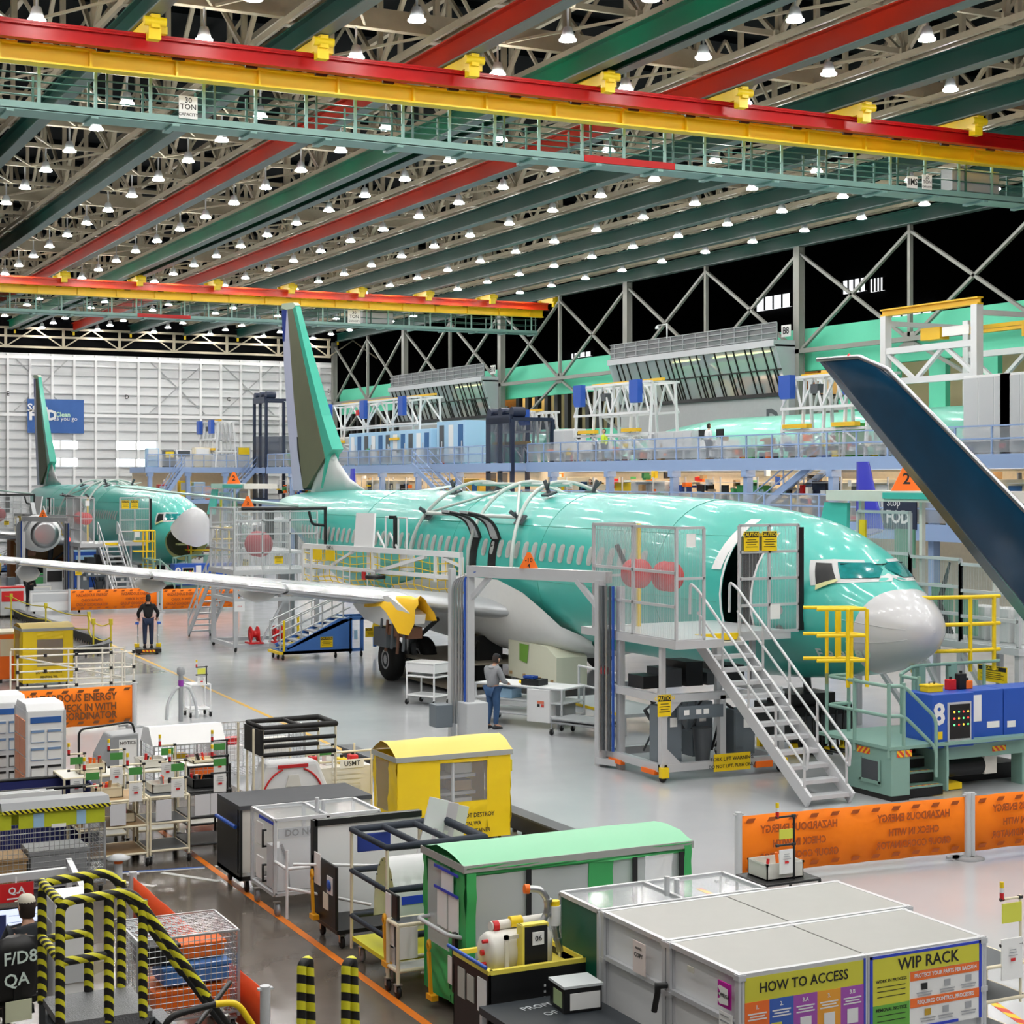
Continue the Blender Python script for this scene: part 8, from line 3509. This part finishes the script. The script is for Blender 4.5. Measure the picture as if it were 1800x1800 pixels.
# ---- step ladder wrapped in hazard tape
t = thing('step_ladder', 'rolling step ladder with rails wrapped in yellow and black tape, lower left', 'ladder', (2.98, 14.8, 0))
mb = MB()
mb.bx(0, .8, 0, .8, 1.14, 1.2)
mb.bx(.82, 1.1, 0, .8, .9, .95)
mb.bx(1.1, 1.36, 0, .8, .66, .71)
mb.bx(1.36, 1.6, 0, .8, .42, .47)
mb.bx(0, .8, -.02, 0, 1.06, 1.2)
part('tread', mb, TREADM, t)
mb = MB()
for x, y in ((0, 0), (0, .8), (.8, 0), (.8, .8)):
    mb.bar((x, y, 0), (x, y, 1.14), .05, .05)
for y in (0, .8):
    mb.bar((.8, y, 1.1), (1.75, y, .1), .05, .08)
    mb.bar((0, y, .4), (.8, y, 1.1), .04, .04)
part('frame', mb, DGREY, t)
for y in (0, .8):
    mb = MB()
    mb.path(rounded([(0, y, 1.15), (0, y, 2.24), (.62, y, 2.27), (1.3, y, 1.25)], .12), .042, 12)
    mb.tube((.42, y, 1.15), (.42, y, 2.25), .044, 12)
    mb.tube((.72, y, 1.15), (.72, y, 2.18), .042, 12)
    mb.tube((0, y, 1.72), (.42, y, 1.74), .04, 12)
    part('taped_rail', mb, HAZ, t)
    mb = MB()
    mb.tube((1.28, y, 1.28), (1.85, y, .45), .028, 10)
    part('black_rail', mb, BLACK, t)
mb = MB()
for z in (2.24, 1.74):
    mb.tube((0, 0, z), (0, .8, z), .04, 12)
part('taped_rail', mb, HAZ, t)
mb = MB()
mb.path(rounded([(.75, -.25, .5), (.85, -.25, 1.2), (1.3, -.25, 1.25)], .15), .03, 10, 0)
mb.path(rounded([(1.3, -.25, 1.25), (1.5, -.25, 1.24), (1.9, -.25, .6)], .12), .03, 10, 1)
mb.tube((1.2, 0, 1.0), (1.75, .8, 1.1), .025, 8, 0)
part('brace_rail', mb, [BLACK, YEL], t)
for x in (.05, 1.7):
    for y in (.05, .75):
        caster(t, x, y, .05)
for lab, px in (('hazard taped loop rail, the left one of two standing at the bottom edge', 527), ('hazard taped loop rail, the right one of two standing at the bottom edge', 605)):
    p = at_depth(px, 1795, 12.0)
    t = thing('loop_rail', lab, 'rail', (p.x, p.y, 0), 0, 'taped loop rails')
    mb = MB()
    mb.path(rounded([(0, 0, .05), (.02, .02, 2.44), (.09, .06, 2.46), (.15, .0, .05)], .05, 5), .034, 12)
    part('taped_tube', mb, HAZ2, t)
    mb = MB()
    mb.bx(-.1, .25, -.15, .15, 0, .05)
    part('foot_plate', mb, BLACK, t)

# ---- Q.A desk with a seated person
t = thing('desk', 'grey desk of the quality inspector at the left edge', 'desk', (2.4, 17.95, 0))
mb = MB()
mb.bx(0, 1.5, 0, .75, .9, .95, 0)
for x in (.05, 1.45):
    mb.bar((x, .05, 0), (x, .05, .9), .06, .06, 1)
    mb.bar((x, .7, 0), (x, .7, 1.75), .06, .06, 1)
mb.bar((0, .7, 1.6), (1.5, .7, 1.62), .08, .08, 1)
mb.bar((1.45, -.3, 1.5), (1.45, .7, 1.72), .06, .06, 1)
part('frame', mb, [WHITE, ALU], t)
q = thing('desk_sign', 'red Q.A sign above the monitor at the left edge', 'sign', (3.28, 18.58, 1.46))
p = plate(q, 'board', (0, 0, 0), FX, UP, .36, .2, RED, (('Q.A', .1, .5),), WHITE, .03)
mb = MB()
mb.bx(-.1, .1, -.006, -.004, -.07, -.055)
mb.bar((0, .03, .08), (0, .03, .16), .02, .02)
part('print', mb, WHITE, q)
q = thing('monitor', 'computer monitor showing a spreadsheet on the Q.A desk', 'monitor', (3.3, 18.3, .95))
mb = MB()
mb.bx(-.3, .32, -.02, .02, .05, .43)
mb.bx(-.04, .04, 0, .04, 0, .2)
mb.bx(-.12, .12, -.06, .1, 0, .015)
part('case', mb, BLACK, q, .006)
mb = MB()
mb.bx(-.28, .3, -.024, -.021, .07, .41)
s = part('screen', mb, mat('screen_glow', (204, 214, 240), .3, emit=.9), q)
mb = MB()
mb.bx(-.28, -.18, -.027, -.025, .08, .36)
for k in range(4):
    mb.bx(-.15, .28, -.027, -.025, .13 + .07 * k, .133 + .07 * k)
part('screen_text', mb, mat('screen_navy', (40, 50, 96), .4), s)
q = thing('printer', 'white tower printer behind the taped step ladder', 'printer', (3.55, 17.1, 0))
mb = MB()
mb.bx(-.2, .2, -.15, .3, .5, 1.75)
part('body', mb, WHITE, q, .05)
mb = MB()
mb.bx(-.21, -.2, -.1, .25, 1.2, 1.5)
mb.bx(-.15, .15, -.17, -.15, .9, 1.1)
part('tray', mb, LGREY, q)
mb = MB()
mb.bx(-.25, .25, -.2, .35, 0, .5)
part('stand', mb, DGREY, q)
t = thing('office_chair', 'black chair marked F/D8 QA in white paint, lower left', 'chair', (2.98, 16.95, 0), math.radians(10))
mb = MB()
rr = []
for z, w2, y in ((.82, .2, 0), (.9, .25, -.01), (1.1, .27, -.03), (1.3, .26, -.03), (1.4, .2, -.02), (1.43, .1, -.01)):
    rr.append([(-w2, y, z), (-w2 * .6, y - .05, z), (w2 * .6, y - .05, z), (w2, y, z), (w2 * .6, y + .05, z), (-w2 * .6, y + .05, z)])
mb.loft(rr, 0)
part('backrest', mb, mat('black_vinyl', (22, 22, 24), .4), t)
CH = MATS['stencil_white']
b_ = kids(t)[0]
text('F/D8', (.02, -.095, 1.23), FX, (0, .05, 1), .17, CH, b_, bold=.015)
text('QA', (-.02, -.095, 1.02), FX, (0, .05, 1), .17, CH, b_, bold=.015)
plate(t, 'paper_label', (0, -.1, .72), FX, UP, .26, .2, mat('label_pale', (206, 210, 180), .6))
mb = MB()
mb.bx(-.26, .26, .05, .5, .72, .82)
part('seat', mb, MATS['black_vinyl'], t, .03)
mb = MB()
mb.tube((0, .25, .1), (0, .25, .72), .04, 10)
mb.bar((0, -.04, .75), (0, -.06, .95), .08, .03)
for k in range(5):
    a = k * 2 * math.pi / 5
    mb.bar((0, .25, .12), (.3 * math.cos(a), .25 + .3 * math.sin(a), .06), .05, .04)
part('pedestal', mb, BLACK, t)
person('person in a dark jacket and pale cap seated at the Q.A desk', (3.2, 17.3, 0), math.radians(8), dict(
    pelvis=(0, 0, .92), belly=(0, .03, 1.06), chest=(0, .06, 1.26), neck=(0, .1, 1.42), nape=(0, .12, 1.5), head=(0, .15, 1.58), shl=(-.2, .06, 1.36), shr=(.2, .06, 1.36),
    ell=(-.26, .18, 1.12), wrl=(-.15, .42, 1.1), elr=(.26, .18, 1.12), wrr=(.15, .42, 1.1), hil=(-.1, .05, .9), hir=(.1, .05, .9), knl=(-.13, .45, .9), knr=(.13, .45, .9),
    anl=(-.13, .45, .5), anr=(.13, .45, .5), tol=(-.14, .6, .46), tor=(.14, .6, .46)), mat('charcoal_jacket', (52, 56, 62), .8), DJEANS, BLACKCLOTH, hair=HAIRD, cap=mat('pale_cap', (214, 206, 190), .8), yaw=.15)
# ---- conveyor curbs with yellow rope posts
RP = mat('rope_yellow', (206, 190, 40), .6)


def conveyor(label, pts, posts):
    t = thing('conveyor_curb', label, 'conveyor', pts[0], 0, 'black floor conveyors')
    o = V(pts[0])
    q = [V(p) - o for p in pts]
    mb = MB()
    for a, b in zip(q, q[1:]):
        mb.bar(a + V((0, 0, .2)), b + V((0, 0, .2)), .1, .28)
        mb.bar(a + V((0, 0, .35)), b + V((0, 0, .35)), .3, .03, 1)
        d = (b - a)
        n = max(1, int(d.length / .35))
        for k in range(n):
            mb.bar(a + d * (k / n), a + d * (k / n) + V((0, 0, .1)), .06, .06)
    part('rail', mb, [BLACK, DGREY], t)
    tops = []
    for p in posts:
        p = V(p) - o
        mb = MB()
        mb.bar(p, p + V((0, 0, 1.05)), .05, .05)
        mb.box(p + V((0, 0, 1.0)), (.11, .11, .2))
        part('rope_post', mb, RP, t)
        tops.append(p + V((0, 0, .98)))
    mb = MB()
    for a, b in zip(tops, tops[1:]):
        for dz in (0, -.5):
            mb.path([a.lerp(b, k / 6) + V((0, 0, dz - .12 * math.sin(math.pi * k / 6))) for k in range(7)], .022, 6)
    part('rope', mb, RP, t)


conveyor('black curved floor conveyor with yellow rope posts, left of the tugger', [(12.6, 80, 0), (13.0, 70, 0), (13.2, 62, 0), (13.3, 58.5, 0), (13.1, 57.2, 0), (12.6, 56.4, 0), (11.7, 56.0, 0), (10.2, 55.9, 0)],
         [(12.2, 80, 0), (12.5, 72, 0), (12.75, 66, 0), (13.3, 61, 0), (12.8, 58.0, 0), (13.3, 57.6, 0)])
conveyor('black floor conveyor beside the big yellow covered cart', [(12.45, 33, 0), (12.5, 29, 0), (12.55, 25.6, 0), (12.6, 22.8, 0)], [(12.9, 27.6, 0), (12.75, 25.9, 0)])

# ---- white pipe rack, hose stand and far-left clutter
t = thing('pipe_rack', 'long white pipe rack in front of the far yellow cover', 'rack', (7.9, 44.6, 0))
mb = MB()
for y in (0, 1.0):
    for z in (.5, .9, 1.3):
        mb.tube((0, y, z + .1 * y), (3.0, y, z), .025, 6)
    for x in (0, 1.5, 2.4, 2.7, 3.0):
        mb.tube((x, y, .05), (x, y, 1.35), .025, 6)
mb.tube((0, 0, 1.3), (3.0, 1.0, .5), .025, 6)
part('pipe', mb, mat('cream_white_pipe', (234, 228, 214), .4), t)
mb = MB()
for x in (0, .7, 1.5, 2.4, 3.0):
    for z in (.5, .9, 1.3):
        mb.box((x, 0, z), (.08, .08, .08))
part('joint', mb, BLACK, t)
p = on_z(318, 1268)
t = thing('hose_stand', 'grey upright hose stand with a purple band and white loop, behind the wire cages', 'stand', (p.x, p.y, 0))
mb = MB()
mb.tube((0, 0, 0), (0, 0, 1.15), .06, 10, 0)
mb.tube((0, 0, .85), (0, 0, 1.0), .066, 10, 1)
mb.lathe([(.06, 1.12), (.1, 1.15), (.1, 1.28), (.05, 1.32)], n=12, mi=0)
mb.path(rounded([(-.35, 0, .05), (-.33, 0, .5), (-.1, 0, .85), (.2, 0, .85), (.38, 0, .4), (.4, 0, .05)], .2), .04, 8, 2)
part('post', mb, [GREY, mat('band_purple', (140, 50, 160), .5), LGREY], t)
stuff = (('clear_wrapped_cart', 'white cart with clear sides and a red top at the far left', 22, 1086, 1.0, .7, 1.25, LGREY, RED), ('white_cabinet', 'white rounded cabinet with a black base under the silver wing at the far left', 96, 1052, .8, .8, 1.5, WHITE, BLACK),
         ('tool_chest', 'green and grey tool chest right of the dark clothed person at the far left', 66, 1050, .9, .7, 1.1, GREY, GREEN), ('partition', 'pale partition panel at the left end of the far orange barrier', 100, 1078, 2.3, .1, .95, WHITE, LGREY),
         ('blue_stand', 'blue painted stand between the far stairs and the gantry', 158, 1036, 1.6, .8, 2.0, BLUE, LBLUE), ('tool_chest', 'blue bin with a yellow lid at the left edge', 6, 1080, .6, .6, .9, NAVY, YEL),
         ('storage_rack', 'brown wooden engine crate under the wing of the farther airliner', 75, 1020, 3.6, 1.2, 2.3, mat('crate_brown', (150, 92, 40), .6, noise=.3), PLYWOOD), ('white_cabinet', 'white low bench under the wing at the far left', 60, 1060, 1.6, .6, .8, OFFWHITE, LGREY),
         ('storage_rack', 'orange slatted rack at the left edge beside the yellow cover', 20, 1200, .7, 1.2, 1.4, ORANGE, CREAM), ('tool_chest', 'grey switch cabinet under the open nose of the farther airliner', 262, 1028, .9, .6, 1.1, GREY, YEL))
for nm, lab, px, py, w_, d, h, m, m2 in stuff:
    p = on_z(px, py)
    t = thing(nm, lab, nm.split('_')[-1], (p.x, p.y, 0))
    mb = MB()
    mb.bx(-w_ / 2, w_ / 2, 0, d, .1, h)
    part('body', mb, m, t, .03)
    mb = MB()
    mb.bx(-w_ * .45, w_ * .45, -.02, 0, h * .55, h * .9)
    mb.bx(-w_ * .5, w_ * .5, -.01, d + .01, h, h + .06)
    part('panel', mb, m2, t)
    mb = MB()
    for x in (-w_ * .42, w_ * .42):
        for y in (.05, d - .05):
            mb.bx(x - .04, x + .04, y - .04, y + .04, 0, .1)
    part('foot', mb, BLACK, t)
p = at_depth(66, 937, 88)
t = thing('engine_cowl', 'long white engine cowl hanging at the wing of the farther airliner, left edge', 'engine cowl', p)
mb = MB()
mb.lathe([(.7, -1.9), (.86, -1.8), (.95, -1.0), (.96, .2), (.85, 1.4), (.62, 2.2), (.5, 2.3)], (0, 0, 0), 'Y', 24)
part('shell', mb, WHITE, t)
mb = MB()
mb.lathe([(.5, -1.86), (.72, -1.93), (.5, -1.95)], (0, 0, 0), 'Y', 24)
part('inlet_lip', mb, STEEL, t)
mb = MB()
mb.bar((0, 1.0, .8), (0, 1.6, 1.4), .2, .5)
part('mount', mb, LGREY, t)
t = thing('warning_lamp', 'small glowing red lamp on the far gantry post', 'lamp', tuple(at_depth(122, 950, 83)))
mb = MB()
mb.lathe([(.02, -.12), (.1, -.1), (.12, 0), (.08, .1), (.02, .12)], n=10)
part('lens', mb, mat('red_lamp_glow', (255, 60, 40), .4, emit=6), t)
mb = MB()
mb.bar((0, 0, -.5), (0, 0, -.1), .06, .06)
part('bracket', mb, DGREY, t)
t = thing('bollard', 'short white bollard with an orange band and flat cap, lower left', 'bollard', tuple(on_z(208, 1572)))
mb = MB()
mb.tube((0, 0, 0), (0, 0, .5), .06, 12, 0)
mb.tube((0, 0, .44), (0, 0, .48), .063, 12, 1)
mb.lathe([(.16, .5), (.17, .52), (.08, .56)], n=14, mi=0)
part('post', mb, [LGREY, ORANGE], t)
# lettering becomes plain meshes
dg = bpy.context.evaluated_depsgraph_get()
for o in [o for o in SC.objects if o.type == 'FONT']:
    me = bpy.data.meshes.new_from_object(o.evaluated_get(dg))
    nm, pa, M, c = o.name, o.parent, o.matrix_local.copy(), o.data
    bpy.data.objects.remove(o)
    me.name = nm
    n = bpy.data.objects.new(nm, me)
    COL.objects.link(n)
    n.parent = pa
    n.matrix_local = M
    bpy.data.curves.remove(c)
